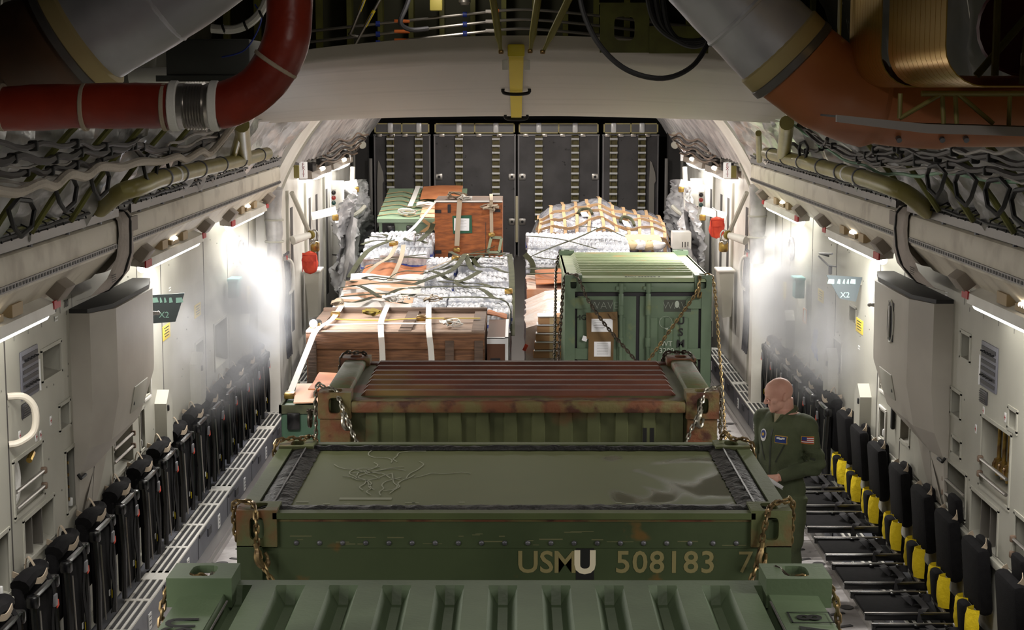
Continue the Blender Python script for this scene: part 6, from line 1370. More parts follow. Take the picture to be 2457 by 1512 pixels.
# ---- straps --------------------------------------------------------
def strap(lab, pts, m, w_, side=(1,0,0), nm='tie_down_strap', cat='strap', grp=None, n=5, ends=None):
    t = thing(nm, lab, cat, pts[len(pts)//2], grp); P('webbing', m, t, lambda b: b.ribbon(bez(pts,n),side,w_,.006), world=True)
    if ends:
        for e in ends: P('ratchet_buckle', M['brass'], t, lambda b: b.rbox(e,(.1,.12,.06),.015), world=True)
    return t
wsm = M['whitestrap']
strap('white strap over the left end of the brown crate, reaching down to the green chest', [(-2.03,18.65,1.52),(-1.99,18.5,1.60),(-2.0,17.6,1.57),(-2.08,16.88,1.56),(-2.12,16.5,1.43),(-2.18,15.6,1.15)], wsm, .06, n=4, ends=[(-2.18,15.55,1.13)])
strap('white strap over the middle of the brown crate', [(-1.48,18.6,1.60),(-1.47,17.6,1.57),(-1.42,16.87,1.56),(-1.40,16.8,1.3),(-1.40,16.78,.9)], wsm, .06, n=3)
strap('white strap over the right part of the brown crate', [(-1.02,18.6,1.60),(-.97,17.6,1.57),(-.93,16.87,1.56),(-.90,16.8,1.3),(-.89,16.78,.9)], wsm, .06, n=3)
strap('white strap lying lengthwise across the brown crate top', [(-2.1,17.15,1.575),(-1.5,17.15,1.59),(-.98,17.15,1.59)], wsm, .07, (0,1,0), n=3, ends=[(-2.12,17.15,1.57)])
strap('yellow strap lying across the back of the brown crate', [(-2.02,17.65,1.57),(-1.5,17.6,1.56),(-1.1,17.65,1.575),(-.42,17.7,1.57)], mat('dull_yellow',(176,152,62),.75), .06, (0,1,0), n=3, ends=[(-1.05,17.65,1.58),(-.75,17.35,1.59),(-2.0,17.95,1.58)])
strap('yellow strap hanging along the front foot of the brown crate', [(-1.7,16.85,.96),(-1.0,16.84,.98),(-.4,16.85,.97)], mat('dull_yellow',(176,152,62),.75), .05, (0,0,1), n=3)
strap('olive strap end slanting on the front of the brown crate', [(-.75,16.84,1.05),(-.5,16.83,1.16),(-.42,16.83,1.2)], M['greenweb'], .04, (0,0,1), n=3)
def coil(lab, c, r, m, k=3, ax=(0,1,0)):
    t = thing('strap_coil', lab, 'strap coil', c); rn = random.Random(int(c[0]*100))
    pts = []
    for i in range(6*k):
        a = i*1.05+rn.uniform(-.35,.35); q = r*rn.uniform(.45,1.35); pts.append((q*math.cos(a)+rn.uniform(-.3,.3)*r, .5*q*math.sin(a*.7)+rn.uniform(-.04,.04), q*.5*math.sin(a)*rn.uniform(.2,1)-.01))
    P('coil', m, t, lambda b: b.ribbon(bez(pts,4), [(rn.uniform(-.4,.4), 1, rn.uniform(-.6,.6))]*(4*(6*k-1)+1), .05, .005)); return t
coil('loose white strap coil above the middle strap of the brown crate', (-1.42,18.7,1.68), .09, wsm); coil('loose white strap coil above the right strap of the brown crate', (-.98,18.75,1.66), .08, M['tan']); coil('rolled tan strap end at the top left corner of the brown crate', (-2.05,18.7,1.62), .07, M['tan'], 2)
coil('yellow strap bundle on the brown crate top', (-1.62,18.1,1.60), .08, M['yellow'], 2); coil('grey-white strap bundle at the right front of the brown crate top', (-.72,17.2,1.60), .09, wsm, 3)
coil('white strap bundle looping on the tiers behind the brown crate', (-1.38,19.1,1.62), .12, wsm, 3); coil('second white strap bundle looping on the tiers behind the brown crate', (-1.12,19.3,1.62), .13, wsm, 2)
coil('tan strap heap on top of the plywood crate, left', (-.92,24.55,2.47), .12, M['tan'], 4); coil('white looped strap on top of the plywood crate', (-.78,24.25,2.44), .10, wsm, 3); coil('tan strap bow hanging at the front right of the plywood crate', (-.40,24.08,2.33), .10, M['tan'], 3)
coil('white strap heap on the green case', (-1.75,26.3,2.09), .16, wsm, 3); coil('white and olive strap heap in the middle of the green case', (-1.5,26.9,2.17), .13, wsm, 3)
strap('tan strap down the front of the plywood crate', [(-.83,25.3,2.42),(-.84,24.2,2.42),(-.86,24.12,2.36),(-.90,24.11,1.75)], M['tan'], .07, n=4, ends=[(-.90,24.1,1.70)])
strap('tan strap across the right top of the plywood crate', [(-.42,25.3,2.43),(-.40,24.2,2.42),(-.40,24.12,2.36),(-.395,24.1,1.95)], M['tan'], .05, n=4, ends=[(-.395,24.1,1.92)])
strap('broad white strap slanting from the plywood crate to the upper water stack', [(-1.22,24.15,2.38),(-1.5,23.75,2.05),(-1.75,23.35,1.86)], wsm, .07, (0,1,.4), n=4, ends=[(-1.77,23.32,1.85)])
strap('white strap lying lengthwise over the green case', [(-1.72,28.6,2.36),(-1.73,27.6,2.24),(-1.75,26.8,2.14)], wsm, .08, n=3)
ol = M['greenweb']; gO = 'olive net straps over the left row'
OL = [([(-2.3,22.4,1.45),(-2.1,22.9,1.75),(-1.85,23.35,1.85),(-1.75,23.4,1.86)],.05),([(-2.25,22.0,1.5),(-2.0,22.3,1.62),(-1.6,22.6,1.7),(-1.2,22.3,1.72)],.05),([(-2.2,21.5,1.5),(-1.9,21.2,1.6),(-1.5,21.0,1.58),(-1.25,20.9,1.58)],.05),([(-1.25,21.3,1.62),(-1.0,21.6,1.68),(-.75,22.2,1.75),(-.2,22.3,1.72)],.045),
      ([(-1.3,20.6,1.57),(-1.1,20.9,1.62),(-.85,21.3,1.68),(-.72,22.3,1.78)],.05),([(-.72,22.3,1.78),(-.62,21.6,1.66),(-.5,21.3,1.66)],.05),([(-.5,21.3,1.66),(-.66,20.95,1.6),(-.8,20.7,1.58)],.05),([(-.72,22.3,1.78),(-.3,22.6,1.76),(-.15,22.6,1.72)],.045),([(-1.35,20.2,1.57),(-.9,20.3,1.58),(-.4,20.25,1.58),(-.13,20.3,1.55)],.05),
      ([(-2.1,19.5,1.55),(-1.6,19.4,1.6),(-1.2,19.35,1.58)],.06),([(-.95,19.4,1.55),(-.5,19.45,1.55),(-.14,19.2,1.52),(-.1,19.1,1.2)],.055),([(-.7,24.05,1.62),(-.45,24.08,1.68),(-.35,24.09,1.72)],.05),([(-.13,22.9,1.72),(-.10,21.6,1.65),(-.09,20.4,1.5),(-.09,19.4,1.1)],.05),([(-1.4,23.4,1.86),(-1.28,23.9,1.95),(-1.24,24.05,2.05)],.05),
      ([(-2.0,22.9,1.66),(-1.6,22.95,1.68),(-1.3,23.1,1.7)],.05),([(-2.2,20.4,1.55),(-1.7,20.5,1.6),(-1.3,20.3,1.6)],.045)]
for k, (pts, w_) in enumerate(OL): strap('olive net strap on the left row, strand %s counted from the rear left' % ORD[k], [(p_[0], p_[1], p_[2]+.03) for p_ in pts], ol, w_*1.45, (0,1,0) if abs(pts[0][0]-pts[-1][0]) > abs(pts[0][1]-pts[-1][1]) else (1,0,0), 'net_strap', 'net strap', gO, 4, [pts[-1]] if k in (0,4,8) else None)
def HT(x, y): return (1.55 if y < 19.85 else 1.60 if y < 21.2 else 1.68 if y < 22.3 else 1.77 if y < 23.25 else 1.86)
dg_ = [(-2.15,19.0,-1.3,20.2),(-1.3,19.0,-2.1,20.6),(-.2,19.5,-1.0,21.0),(-1.15,21.4,-.2,20.2),(-.15,21.3,-.95,22.9),(-2.2,23.3,-1.45,25.0),(-1.3,23.4,-2.1,24.8),(-2.2,24.3,-1.3,24.6),(-2.2,20.9,-1.2,21.4),(-.2,22.8,-1.1,21.6)]
for k, (xa, ya, xb, yb) in enumerate(dg_):
    pts = [(xa+(xb-xa)*i/8, ya+(yb-ya)*i/8, HT(0, ya+(yb-ya)*i/8)+.015*math.sin(i*2+k)) for i in range(9)]
    strap('dark olive diagonal net strap over the left tiers, %s from the crate' % ORD[k], pts, ol, .06, (0,1,0) if abs(xb-xa) > abs(yb-ya) else (1,0,0), 'net_strap', 'net strap', gO, 3)
strap('tan strap curling over the orange-brown slip sheet, left', [(-1.72,23.3,1.84),(-1.78,22.8,1.72),(-1.9,22.2,1.68),(-2.0,21.9,1.6),(-2.05,21.3,1.56)], M['tan'], .06); strap('tan strap crossing the orange-brown slip sheet, right', [(-1.62,23.3,1.84),(-1.6,22.6,1.74),(-1.62,21.8,1.64),(-1.66,21.2,1.57)], M['tan'], .06)
strap('tan ratchet strap at the junction of the olive net', [(-1.25,21.8,1.64),(-1.05,22.0,1.7),(-.8,22.2,1.78)], M['tan'], .06, (0,1,0), ends=[(-.85,22.15,1.77)])
sgn = mat('sage_web',(150,158,132),.8)
for k, (a, c) in enumerate((((-.40,24.09,1.88),(-.25,24.09,1.87)),((-.40,24.09,1.88),(-.45,24.09,1.66)),((-.25,24.09,1.87),(-.29,24.09,1.66)),((-.45,24.09,1.66),(-.29,24.09,1.66)))): strap('sage net loop on the plywood crate front, side %s' % ORD[k], [a, V(a).lerp(V(c),.5), c], sgn, .04, (0,0,1) if k in (0,3) else (1,0,0), 'net_strap', 'net strap', 'sage net loop')
gR = 'olive net straps over the right row'
for k, (pts, w_) in enumerate(([(.12,23.38,1.66),(.5,24.2,1.76),(1.0,24.6,1.84),(1.4,24.3,1.76)],.05),) if False else []: pass
for k, pts in enumerate(([(.08,23.36,1.58),(.4,23.6,1.70),(.85,24.3,1.80),(1.2,24.9,1.9)],[(.12,24.4,1.82),(.6,24.1,1.80),(1.1,23.7,1.7)],[(.9,25.0,1.92),(1.3,24.9,1.88),(1.55,24.6,1.8)],[(.08,23.33,1.66),(.2,23.3,1.5),(.15,23.2,1.2)],[(.2,23.36,1.62),(.6,23.3,1.58),(1.1,23.32,1.6)],[(.6,23.3,1.6),(.56,23.28,1.4)],[(.12,22.9,1.5),(.5,22.3,1.57),(1.0,22.5,1.58)],[(.12,22.2,1.5),(.6,21.8,1.56),(1.1,21.7,1.55)])): strap('olive net strap on the right row, strand %s counted from the rear' % ORD[k], [(p_[0], p_[1], p_[2]+.05) for p_ in pts], ol, .075, (0,1,0) if k not in (3,5) else (1,0,0), 'net_strap', 'net strap', gR, 4)
t = thing('orange_tag', 'orange-red tag on the left corner of the plastic-wrapped cartons', 'tag', (.07,19.2,1.02)); P('tag', M['orange_red'], t, lambda b: b.cbox((0,0,0),(.04,.01,.08),MX.Rotation(R(25),3,'Y')))

# ================================================================== CHAINS
chm = mat('chain_zinc', (160,138,96), .36, .8, c2=(110,92,70), ns=20); chd = mat('chain_dark', (96,88,78), .4, .8, c2=(70,60,52), ns=20); chs = mat('chain_steel', (150,146,134), .32, .85)
def chain(lab, pts, m, link=.042, wire=.0062, wid=.024, hooks=(), n=6, sag=0, group=None):
    P_ = bez(pts, n)
    if sag:
        L0 = len(P_)-1; P_ = [p+V((0,0,-sag*math.sin(math.pi*i/L0))) for i, p in enumerate(P_)]
    t = thing('chain', lab, 'chain', P_[0], group); b = MB(t)
    pitch = link-2*wire*1.0; d = [0]
    for a, c in zip(P_, P_[1:]): d.append(d[-1]+(c-a).length)
    N = max(2, int(d[-1]/pitch)); j = 0; up = V((0,0,1))
    for k in range(N):
        s0 = (k+.5)*pitch
        while j < len(d)-2 and d[j+1] < s0: j += 1
        f = (s0-d[j])/max(1e-6, d[j+1]-d[j]); c = P_[j].lerp(P_[j+1], f); tg = (P_[j+1]-P_[j]).normalized()
        u = tg.orthogonal().normalized(); w_ = tg.cross(u)
        if k % 2: u = w_
        u = (u*math.cos(.78)+tg.cross(u)*math.sin(.78))
        hl = link/2-wid/2; ring = []
        for i in range(10):
            a = 2*math.pi*i/10; ring.append(c + tg*(wid/2*math.cos(a)*.9+(hl if math.cos(a) > 0 else -hl)) + u*(wid/2-wire*.5)*math.sin(a))
        b.tube(ring, wire, 5, True)
    b.build('links', m)
    for h, dr in hooks:
        def hk(b, h=V(h), dr=V(dr).normalized()):
            sd = dr.orthogonal().normalized()
            q = [h, h+dr*.03, h+dr*.07+sd*.012, h+dr*.10+sd*.0, h+dr*.105-sd*.03, h+dr*.075-sd*.042, h+dr*.05-sd*.036]
            b.tube(bez(q,4), [.011]*5+[.015]*8+[.013]*6+[.008]*6, 8)
        P('hook', m, t, hk, world=True)
    return t
# container 1
ch0 = chain('brass chain draped from the rear left casting of the nearest container', [(-1.19,6.02,2.16),(-1.20,6.01,2.205),(-1.28,5.98,2.20),(-1.325,5.94,2.15),(-1.335,5.90,2.05),(-1.335,5.86,1.98)], chm, hooks=[((-1.335,5.85,1.98),(0,-.3,-1))])
chain('steel chain rising out of the rear left casting of the nearest container', [(-1.18,6.04,2.15),(-1.17,6.10,2.20),(-1.20,6.18,2.12),(-1.24,6.22,1.95)], chs)
P('end_ball', M['brass'], ch0, lambda b: b.sph((-1.345,5.80,1.95),.035,14,9,(1.2,1,.9)), world=True)
chain('brass chain hanging off the rear right casting of the nearest container', [(.98,6.02,2.15),(1.02,6.0,2.205),(1.10,5.98,2.20),(1.145,5.95,2.14),(1.155,5.92,2.0),(1.155,5.88,1.85),(1.155,5.85,1.7)], chm)
chain('dark chain bunched at the left of the rear right casting of the nearest container', [(.93,6.13,2.12),(.93,6.11,2.205),(.97,6.04,2.205),(1.0,6.02,2.13)], chd)
# container 2
zf = 7.105
chain('brass chain looped through the front left casting of the wet-topped container', [(-1.285,7.26,2.0),(-1.285,7.22,2.17),(-1.22,7.2,2.19),(-1.18,7.14,2.185),(-1.17,zf,2.12),(-1.165,zf,2.0),(-1.13,zf-.03,1.92),(-1.05,zf-.07,1.80),(-.94,zf-.13,1.62)], chm, hooks=[((-1.175,zf-.01,2.03),(.3,-.2,-1))])
chain('brass chain with a large hook at the front right casting of the wet-topped container', [(1.20,7.30,1.95),(1.20,7.25,2.17),(1.16,7.22,2.19),(1.09,7.16,2.185),(1.06,zf,2.13),(1.045,zf,2.05),(1.03,zf-.02,1.97),(.98,zf-.06,1.85),(.88,zf-.13,1.62)], chm, hooks=[((1.045,zf-.02,2.04),(-.15,-.1,-1))])
chain('chain lying over the rear left casting of the wet-topped container', [(-1.285,8.5,2.02),(-1.285,8.5,2.17),(-1.22,8.55,2.19),(-1.15,8.56,2.19),(-1.10,8.62,2.18),(-1.07,8.66,2.05)], chm)
chain('chain lying over the rear right casting of the wet-topped container', [(1.20,8.45,1.95),(1.20,8.5,2.15),(1.16,8.54,2.19),(1.10,8.55,2.19),(1.06,8.6,2.21),(1.03,8.66,2.1)], chm)
# container 3
chain('grey chain with a hook at the front left casting of the rusty container', [(-1.26,10.05,1.75),(-1.26,10.05,2.17),(-1.2,10.06,2.19),(-1.13,10.0,2.18),(-1.10,9.94,2.12),(-1.06,9.92,2.02),(-1.02,9.90,1.93),(-.95,9.86,1.8)], chs, hooks=[((-1.09,9.93,2.06),(.25,-.1,-1))])
chain('grey chain with a hook at the front right casting of the rusty container', [(1.225,10.1,1.9),(1.22,10.06,2.17),(1.18,10.05,2.19),(1.12,10.0,2.18),(1.09,9.94,2.12),(1.06,9.92,2.03),(1.02,9.90,1.95),(.96,9.86,1.8)], chs, hooks=[((1.09,9.93,2.08),(-.25,-.1,-1))])
chain('dark chain bunched on the rear left casting of the rusty container', [(-1.25,11.3,2.0),(-1.23,11.3,2.19),(-1.15,11.36,2.20),(-1.08,11.38,2.19),(-1.05,11.46,2.1)], chd); chain('dark chain bunched on the rear right casting of the rusty container', [(.98,11.46,2.1),(1.0,11.4,2.19),(1.08,11.38,2.2),(1.16,11.3,2.2),(1.21,11.25,2.05),(1.22,11.15,1.8)], chd)
# container 4
chain('dark chain crossing the green doors from the left casting down to the middle', [(.50,16.44,2.17),(.56,16.38,2.18),(.62,16.35,2.06),(.68,16.33,1.93),(.85,16.28,1.69),(1.16,16.18,1.33),(1.3,16.12,1.1)], chd, .05, .0075, .03)
chain('brass chain crossing the green doors from the right casting down to the middle', [(1.78,16.38,2.17),(1.77,16.35,2.10),(1.72,16.33,1.98),(1.5,16.26,1.68),(1.25,16.16,1.34),(1.1,16.1,1.1)], chm, .05, .0075, .03, hooks=[((1.78,16.36,2.07),(-.2,-.1,-1))])
chain('dark chain falling from the front left casting of the green door container', [(.52,16.46,2.18),(.46,16.45,2.17),(.43,16.4,2.05),(.40,16.2,1.7),(.36,15.9,1.2),(.33,15.6,.7)], chd, .05, .0075, .03)
chain('dark chain falling from the rear left casting of the green door container', [(.46,18.75,2.2),(.41,18.6,2.0),(.39,18.0,1.7),(.37,17.4,1.35),(.34,16.8,.9)], chd, .05, .0075, .03)
chain('brass chain falling from the front right casting of the green door container to the deck', [(1.84,16.42,2.18),(1.90,16.42,2.17),(1.93,16.36,2.0),(1.95,16.2,1.6),(1.97,15.9,1.0),(1.98,15.6,.4),(1.98,15.5,.12)], chm, .05, .0075, .03)
chain('steel chain running beside the lower right side of the green door container', [(1.925,17.6,1.3),(1.935,17.0,.95),(1.95,16.2,.55),(1.97,15.7,.15)], chs, .05, .0075, .03)
t = thing('chain_ring', 'round shackle at the left side of the rusty container', 'shackle', (-1.33,10.3,1.95)); P('ring', chd, t, lambda b: b.tube([(0,.05*math.cos(a),.05*math.sin(a)) for a in [2*math.pi*i/14 for i in range(14)]],.012,7,True)); P('pin', chd, t, lambda b: b.cyl((-.02,0,.05),(.03,0,.05),.012,n=8))
t = thing('chain_ring', 'round shackle at the left side of the wet-topped container', 'shackle', (-1.29,7.5,1.96)); P('ring', chd, t, lambda b: b.tube([(0,.045*math.cos(a),.045*math.sin(a)) for a in [2*math.pi*i/14 for i in range(14)]],.012,7,True)); P('pin', chd, t, lambda b: b.cyl((-.02,0,.045),(.03,0,.045),.012,n=8))

# ================================================================== THE MAN
from mathutils.bvhtree import BVHTree
man = thing('person', 'bald man in a green flight suit looking down at a white pad', 'person', (1.99, 12.42, .0)); man.rotation_euler = (0, 0, R(-50)); man.scale = (1.015,)*3
skin = mat('skin', (228,178,160), .5, c2=(212,150,132), ns=7, lo=.45, hi=.8, spec=.4); suit = mat('flight_suit', (84,92,66), .85, c2=(68,76,54), ns=5, bump=.15, bs=120)
RINGS = [(.84,.0,.01,.16,.115),(.97,0,.0,.178,.135),(1.10,0,-.005,.165,.125),(1.25,0,.0,.178,.128),(1.38,0,.012,.195,.135),(1.47,0,.02,.195,.118),(1.53,0,.025,.15,.092),(1.575,0,.02,.08,.07)]
HC = V((0, -.005, 1.575))
HM = MX.Translation(HC) @ MX.Rotation(R(-30), 4, 'Z') @ MX.Rotation(R(17), 4, 'X')
WL, WR = V((.155,-.215,1.115)), V((-.135,-.25,1.10)); EL, ER = V((.275,.07,1.19)), V((-.265,.05,1.19)); SL, SR = V((.192,.025,1.475)), V((-.192,.025,1.475))
def ell(b, c, r, n=18, m=12): b.sph(c, 1, n, m, r)
def loft(b, rings, g, n=28):
    vs = []; fs = []
    for z, cx, cy, rx, ry in rings:
        for k in range(n):
            a = 2*math.pi*k/n; ca, sa = math.cos(a), math.sin(a); vs.append((cx+(rx+g)*abs(ca)**.9*(1 if ca >= 0 else -1), cy+(ry+g)*abs(sa)**.9*(1 if sa >= 0 else -1), z))
    for i in range(len(rings)-1):
        for k in range(n): l = (k+1) % n; fs.append((i*n+k,i*n+l,i*n+n+l,i*n+n+k))
    fs.append(tuple(range(n-1,-1,-1))); fs.append(tuple((len(rings)-1)*n+k for k in range(n))); b.add(vs, fs)
def limbs(b, g, wrist=1.):
    for S, E, W, sg in ((SL,EL,WL,1),(SR,ER,WR,-1)):
        p = [S+V((-sg*.05,0,.0)), S, S.lerp(E,.5), E, E.lerp(W,.45), E.lerp(W,wrist)]
        b.tube(bez(p,5), [(.070+g*1.0)]*5+[.066+g-.001*k for k in range(5)]+[.058+g-.0015*k for k in range(5)]+[.05+g-.001*k for k in range(5)]+[.044+g-.0015*k for k in range(5)]+[.034+g], 16)
        ell(b, S+V((sg*.01,0,-.005)), (.078+g,.075+g,.075+g)); ell(b, E, (.048+g,)*3)
        hx = sg*.095; q = [(hx,.01,.93),(hx+sg*.01,-.01,.72),(hx+sg*.015,-.015,.52),(hx+sg*.02,.01,.30),(hx+sg*.02,.03,.10)]
        b.tube(bez(q,5), [.105+g]*2+[.10+g]*3+[.092+g-.003*k for k in range(5)]+[.07+g-.001*k for k in range(5)]+[.064+g-.002*k for k in range(6)], 16)
def remesh(mb, vox, name, m, it=4):
    o = mb.build(name, m, man, fix=True); md = o.modifiers.new('r','REMESH'); md.mode = 'VOXEL'; md.voxel_size = vox; md.use_smooth_shade = True
    s_ = o.modifiers.new('s','SMOOTH'); s_.factor = .5; s_.iterations = it
    dg = bpy.context.evaluated_depsgraph_get(); me = bpy.data.meshes.new_from_object(o.evaluated_get(dg)); o.modifiers.clear(); o.data = me; me.name = name
    if not me.materials: me.materials.append(m)
    me.polygons.foreach_set('use_smooth',[True]*len(me.polygons)); return o
b = MB(); loft(b, RINGS, -.004); limbs(b, -.004)
b.tube(bez([(0,.03,1.50),(0,.022,1.57),(0,.012,1.66)],4), [.072]*4+[.062]*5, 16)
b.m = HM
ell(b, (0,.012,.145), (.079,.102,.100), 28, 20); ell(b, (0,-.018,.155), (.071,.082,.082), 24, 16); ell(b, (0,-.03,.068), (.060,.068,.062), 22, 14); ell(b, (0,-.078,.020), (.024,.022,.018)); ell(b, (0,-.05,.045), (.05,.05,.042))
b.tube(bez([(-.046,-.074,.142),(-.022,-.091,.146),(0,-.092,.143),(.022,-.091,.146),(.046,-.074,.142)],3), .010, 8)
b.tube([(0,-.093,.140),(0,-.106,.118),(0,-.119,.094),(0,-.112,.086)], [.008,.010,.0135,.011], 10)
for sg in (-1, 1):
    ell(b, (sg*.013,-.102,.089), (.009,.011,.008)); ell(b, (sg*.045,-.058,.098), (.026,.026,.024)); ell(b, (sg*.032,-.080,.122), (.0155,.012,.010))
    b.tube(bez([(sg*.077,.0,.085),(sg*.082,.004,.10),(sg*.090,.022,.135),(sg*.088,.030,.125),(sg*.084,.02,.10),(sg*.08,.008,.085)],3), .0075, 7); ell(b, (sg*.079,.014,.108), (.008,.016,.026))
b.tube(bez([(-.026,-.083,.056),(-.012,-.095,.060),(0,-.094,.058),(.012,-.095,.060),(.026,-.083,.056)],3), .0062, 7); b.tube(bez([(-.022,-.083,.050),(0,-.094,.046),(.022,-.083,.050)],4), .0075, 7)
b.m = None
# hands: palm, four fingers bent round the pad, thumb from the side of the palm on top
def hand(b, W, fwd, palmn, thumb):
    f = V(fwd).normalized(); n = V(palmn).normalized(); s_ = f.cross(n).normalized()*thumb
    P0 = lambda a, c, d: W + f*a + s_*c + n*d
    b.tube([P0(-.02,0,0),P0(.02,0,.0),P0(.05,0,.0),P0(.085,0,.004)], [.029,.031,.034,.030], 12)
    for c in (-.026,-.01,.01,.026): ell(b, P0(.06,c,0), (.022,.02,.02), 10, 8)
    for c, L_ in ((.031,.072),(.011,.082),(-.010,.076),(-.030,.060)):
        b.tube([P0(.075,c,.002),P0(.09,c,.004),P0(.09+L_*.42,c*1.05,.012),P0(.09+L_*.72,c*1.0,.026),P0(.09+L_*.86,c*.95,.046)], [.0098,.0098,.0092,.0085,.0070], 9)
    b.tube([P0(.015,.022,-.004),P0(.035,.042,-.012),P0(.062,.052,-.022),P0(.092,.050,-.026)], [.015,.0135,.0115,.0085], 9)
hand(b, WL+V((-.015,-.02,-.004)), (-.62,-.66,-.12), (-.2,.1,-1), 1)
hand(b, WR+V((.015,-.02,-.004)), (.75,-.5,-.05), (.2,.1,-1), -1)
for sg in (-1, 1): ell(b, (sg*.12,-.03,.05), (.045,.13,.045))
body = remesh(b, .0052, 'body', skin, 3)
# suit, a looser layer over the same limbs
b = MB(); loft(b, RINGS[:-1]+[(1.555,0,.022,.105,.082)], .012); limbs(b, .014, .93)
for W, E in ((WL,EL),(WR,ER)): b.tube([E.lerp(W,.74),E.lerp(W,.98)], [.052,.047], 16)
for sg in (-1, 1): b.tube([(sg*.117,.03,.16),(sg*.117,.03,.07)], [.085,.088], 16)
su = remesh(b, .010, 'flight_suit', suit, 3)
NRM = [V(v.normal) for v in su.data.vertices]; CO = []
for i_, v in enumerate(su.data.vertices):
    p = V(v.co); k = NZ.noise((p.x*9,p.y*9,p.z*15))*.007 + abs(NZ.noise((p.x*7+3,p.y*7,p.z*5)))*-.010
    for W, E in ((WL,EL),(WR,ER)):
        if (p-E).length < .14: k += .006*math.sin(p.z*80+p.x*40)
    if 1.02 < p.z < 1.12 and abs(p.x) < .17: k += -.008*math.cos((p.z-1.07)*40)
    CO += list(p + NRM[i_]*k)
su.data.vertices.foreach_set('co', CO); su.data.update()
bv = BVHTree.FromPolygons([v.co for v in su.data.vertices], [tuple(p.vertices) for p in su.data.polygons])
def patch(name, m, c, d, up, w_, h, parent, off=.003, nu=8, nv=8, circ=False):
    d = V(d).normalized(); r = d.cross(V(up)).normalized(); u = r.cross(d)
    def f(a, e):
        x, y = (a-.5)*w_, (e-.5)*h
        if circ: q = math.hypot(a-.5,e-.5); mx_ = max(abs(a-.5),abs(e-.5)); k = mx_/q if q > 1e-6 else 1; x *= k; y *= k
        o = V(c)+r*x+u*y-d*.3; hit = bv.ray_cast(o, d, .6)
        return (hit[0] if hit[0] is not None else o+d*.3) - d*off
    return P(name, m, parent, lambda b: b.grid(f, nu, nv), fix=False)
navy = mat('patch_navy',(40,62,130),.7); gold_ = mat('patch_gold',(206,164,60),.7)
p = patch('name_patch', gold_, (.085,0,1.375), (0,1,0), (0,0,1), .098, .058, su); patch('patch_field', navy, (.085,0,1.375), (0,1,0), (0,0,1), .088, .048, p, .005)
for k in range(3): patch('silver_wings', M['signwhite'], (.085+.02*(k-1),0,1.382+.004*abs(k-1)), (0,1,0), (0,0,1), .024, .012, p, .0065, 2, 2)
p = patch('unit_patch', M['signwhite'], (-.085,0,1.385), (0,1,0), (0,0,1), .072, .092, su, circ=True); patch('patch_field', navy, (-.085,0,1.392), (0,1,0), (0,0,1), .055, .06, p, .005, circ=True); patch('patch_globe', gold_, (-.085,0,1.392), (0,1,0), (0,0,1), .025, .025, p, .0065, 3, 3, True)
fd = V((-.75,.62,-.05)); fc = V((.232,.0,1.385))
p = patch('flag_patch', gold_, fc, fd, (0,0,1), .092, .058, su); 
for k in range(7): patch('red_stripe' if k % 2 == 0 else 'white_stripe', M['redmark'] if k % 2 == 0 else M['signwhite'], fc+V((0,0,.0215-.0072*k)), fd, (0,0,1), .084, .0072, p, .0048, 6, 1)
r_ = fd.normalized().cross(V((0,0,1))).normalized(); patch('blue_canton', navy, fc-r_*.025+V((0,0,.0105)), fd, (0,0,1), .034, .028, p, .0062, 3, 3)
# collar, zip, pockets
def collar(b):
    for sg in (-1, 1):
        b.slab(lambda u,v: (sg*(.018+.075*math.sin(u*1.9)*(1-.0*v)), -.085+.125*u**1.1-.018*v*(1-u), 1.475+.085*u**.6+(.055+.01*u)*v*.9-.03*(1-u)*v), 10, 5, (sg*.3,-1,.2), .005)
P('collar', suit, su, collar, ang=60)
P('collar_band', suit, su, lambda b: b.grid(lambda u,v: ((.088+.012*v)*math.sin(R(-140+280*u)), .024+(.080+.012*v)*math.cos(R(-140+280*u)), 1.535+.018*math.cos(R(-140+280*u))+.045*v*(1-.5*abs(2*u-1))), 24, 4), fix=False, ang=80)
P('undershirt', mat('tan_shirt',(176,164,136),.85), su, lambda b: b.grid(lambda u,v: ((u-.5)*.10*(.25+.75*v), -.112+.030*v+.5*((u-.5)**2)*.4, 1.43+.125*v), 8, 8), fix=False)
p = patch('zip', mat('zip_dark',(44,50,38),.6), (0,0,1.24), (0,1,0), (0,0,1), .014, .40, su, .003, 1, 20)
patch('chest_pocket_zip', mat('zip_dark',(44,50,38),.6), (.085,0,1.27), (0,1,0), (.45,0,1), .012, .15, su, .003, 1, 10); patch('chest_pocket_zip', mat('zip_dark',(44,50,38),.6), (-.085,0,1.27), (0,1,0), (-.45,0,1), .012, .15, su, .003, 1, 10)
patch('sleeve_pocket', suit, (.25,.02,1.275), (-.8,.5,0), (.15,0,1), .085, .10, su, .006, 6, 6)
patch('pen_slot', mat('zip_dark',(44,50,38),.6), (.25,.02,1.245), (-.8,.5,0), (.3,0,1), .05, .018, su, .009, 3, 1)
eyew = mat('eye_white',(226,220,214),.3); irs = mat('iris_dark',(50,46,44),.3)
for sg in (-1, 1):
    c = HM @ V((sg*.032,-.0845,.119)); e = P('eye', eyew, body, lambda b: b.sph(c,.0062,10,7,(1.5,.7,.7))); P('iris', irs, body, lambda b: b.sph(HM @ V((sg*.032,-.0885,.1175)),.0035,8,6))
    P('eyebrow', mat('brow_hair',(120,84,60),.8), body, lambda b: b.tube(bez([HM @ V((sg*.014,-.094,.146)),HM @ V((sg*.032,-.090,.151)),HM @ V((sg*.048,-.076,.146))],3),.0028,5))
for sg in (-1, 1): P('boot', M['blackcloth'], man, lambda b: (b.rbox((sg*.12,-.04,.05),(.105,.30,.10),.04), b.cyl((sg*.118,.035,.05),(sg*.117,.03,.2),.062,.06,14)))
t = thing('note_pad', 'white note pad held in the left hand of the man in green', 'note pad', (1.835,12.15,1.13)); 
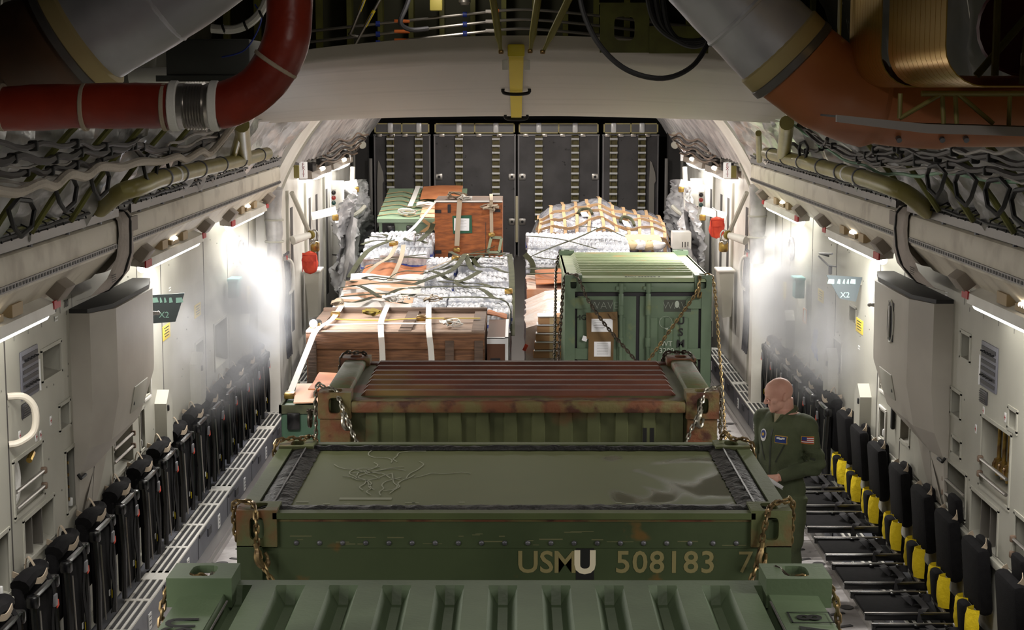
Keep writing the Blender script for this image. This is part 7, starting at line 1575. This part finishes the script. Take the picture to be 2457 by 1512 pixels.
rt_ = MX.Rotation(R(-50),3,'Z') @ MX.Rotation(R(-30),3,'X') @ MX.Rotation(R(12),3,'Y')
P('pages', M['paper'], t, lambda b: b.rbox((0,0,0),(.17,.22,.022),.003,rt_)); P('cover', mat('pad_cover',(214,216,220),.5), t, lambda b: b.rbox(rt_ @ V((.004,-.004,-.014)),(.178,.226,.005),.002,rt_))

# ================================================================== CONDENSATION MIST
def fog(lab, lo, hi, c, rad, dens, seed, thr=.42):
    b = MB(); b.box(lo, hi); m = bpy.data.materials.new('mist'); m.use_nodes = True; nt = m.node_tree; nt.nodes.clear()
    o = nt.nodes.new('ShaderNodeOutputMaterial'); v = nt.nodes.new('ShaderNodeVolumePrincipled'); v.inputs['Color'].default_value = (.95,.95,.97,1); v.inputs['Anisotropy'].default_value = .1
    tc = nt.nodes.new('ShaderNodeTexCoord'); L = nt.links
    # falloff ellipsoid in object space
    mp = nt.nodes.new('ShaderNodeMapping'); mp.vector_type = 'TEXTURE'; mp.inputs['Location'].default_value = c; mp.inputs['Scale'].default_value = rad; L.new(tc.outputs['Object'], mp.inputs[0])
    ln = nt.nodes.new('ShaderNodeVectorMath'); ln.operation = 'LENGTH'; L.new(mp.outputs[0], ln.inputs[0])
    f = nt.nodes.new('ShaderNodeMapRange'); f.interpolation_type = 'SMOOTHSTEP'; f.inputs['From Min'].default_value = 1.0; f.inputs['From Max'].default_value = .0; L.new(ln.outputs['Value'], f.inputs['Value'])
    n = nt.nodes.new('ShaderNodeTexNoise'); n.inputs['Scale'].default_value = 2.2; n.inputs['Detail'].default_value = 3; n.inputs['Distortion'].default_value = .8
    m2 = nt.nodes.new('ShaderNodeMapping'); m2.inputs['Location'].default_value = (seed,0,0); m2.inputs['Scale'].default_value = (1,.7,1); L.new(tc.outputs['Object'], m2.inputs[0]); L.new(m2.outputs[0], n.inputs['Vector'])
    r = nt.nodes.new('ShaderNodeMapRange'); r.inputs['From Min'].default_value = thr; r.inputs['From Max'].default_value = .75; r.inputs['To Max'].default_value = dens; L.new(n.outputs['Fac'], r.inputs['Value'])
    x = nt.nodes.new('ShaderNodeMath'); x.operation = 'MULTIPLY'; L.new(f.outputs[0], x.inputs[0]); L.new(r.outputs[0], x.inputs[1]); L.new(x.outputs[0], v.inputs['Density']); L.new(v.outputs[0], o.inputs['Volume'])
    ob = b.build('mist', m, smooth=False); tag(ob, lab, 'mist'); ob['kind'] = 'stuff'
fog('white mist drifting under the farthest left strip light', (-2.98,12.6,.7), (-2.25,19.4,2.68), (-2.85,16.2,1.75), (.6,3.3,.93), 4.0, 1.3, .38)
fog('white mist drifting under the farthest right strip light behind the man', (2.25,13.0,.7), (2.98,20.2,2.68), (2.85,16.9,1.75), (.6,3.5,.93), 4.0, 5.1, .38)
SC.cycles.volume_step_rate = 2.0; SC.cycles.volume_max_steps = 128
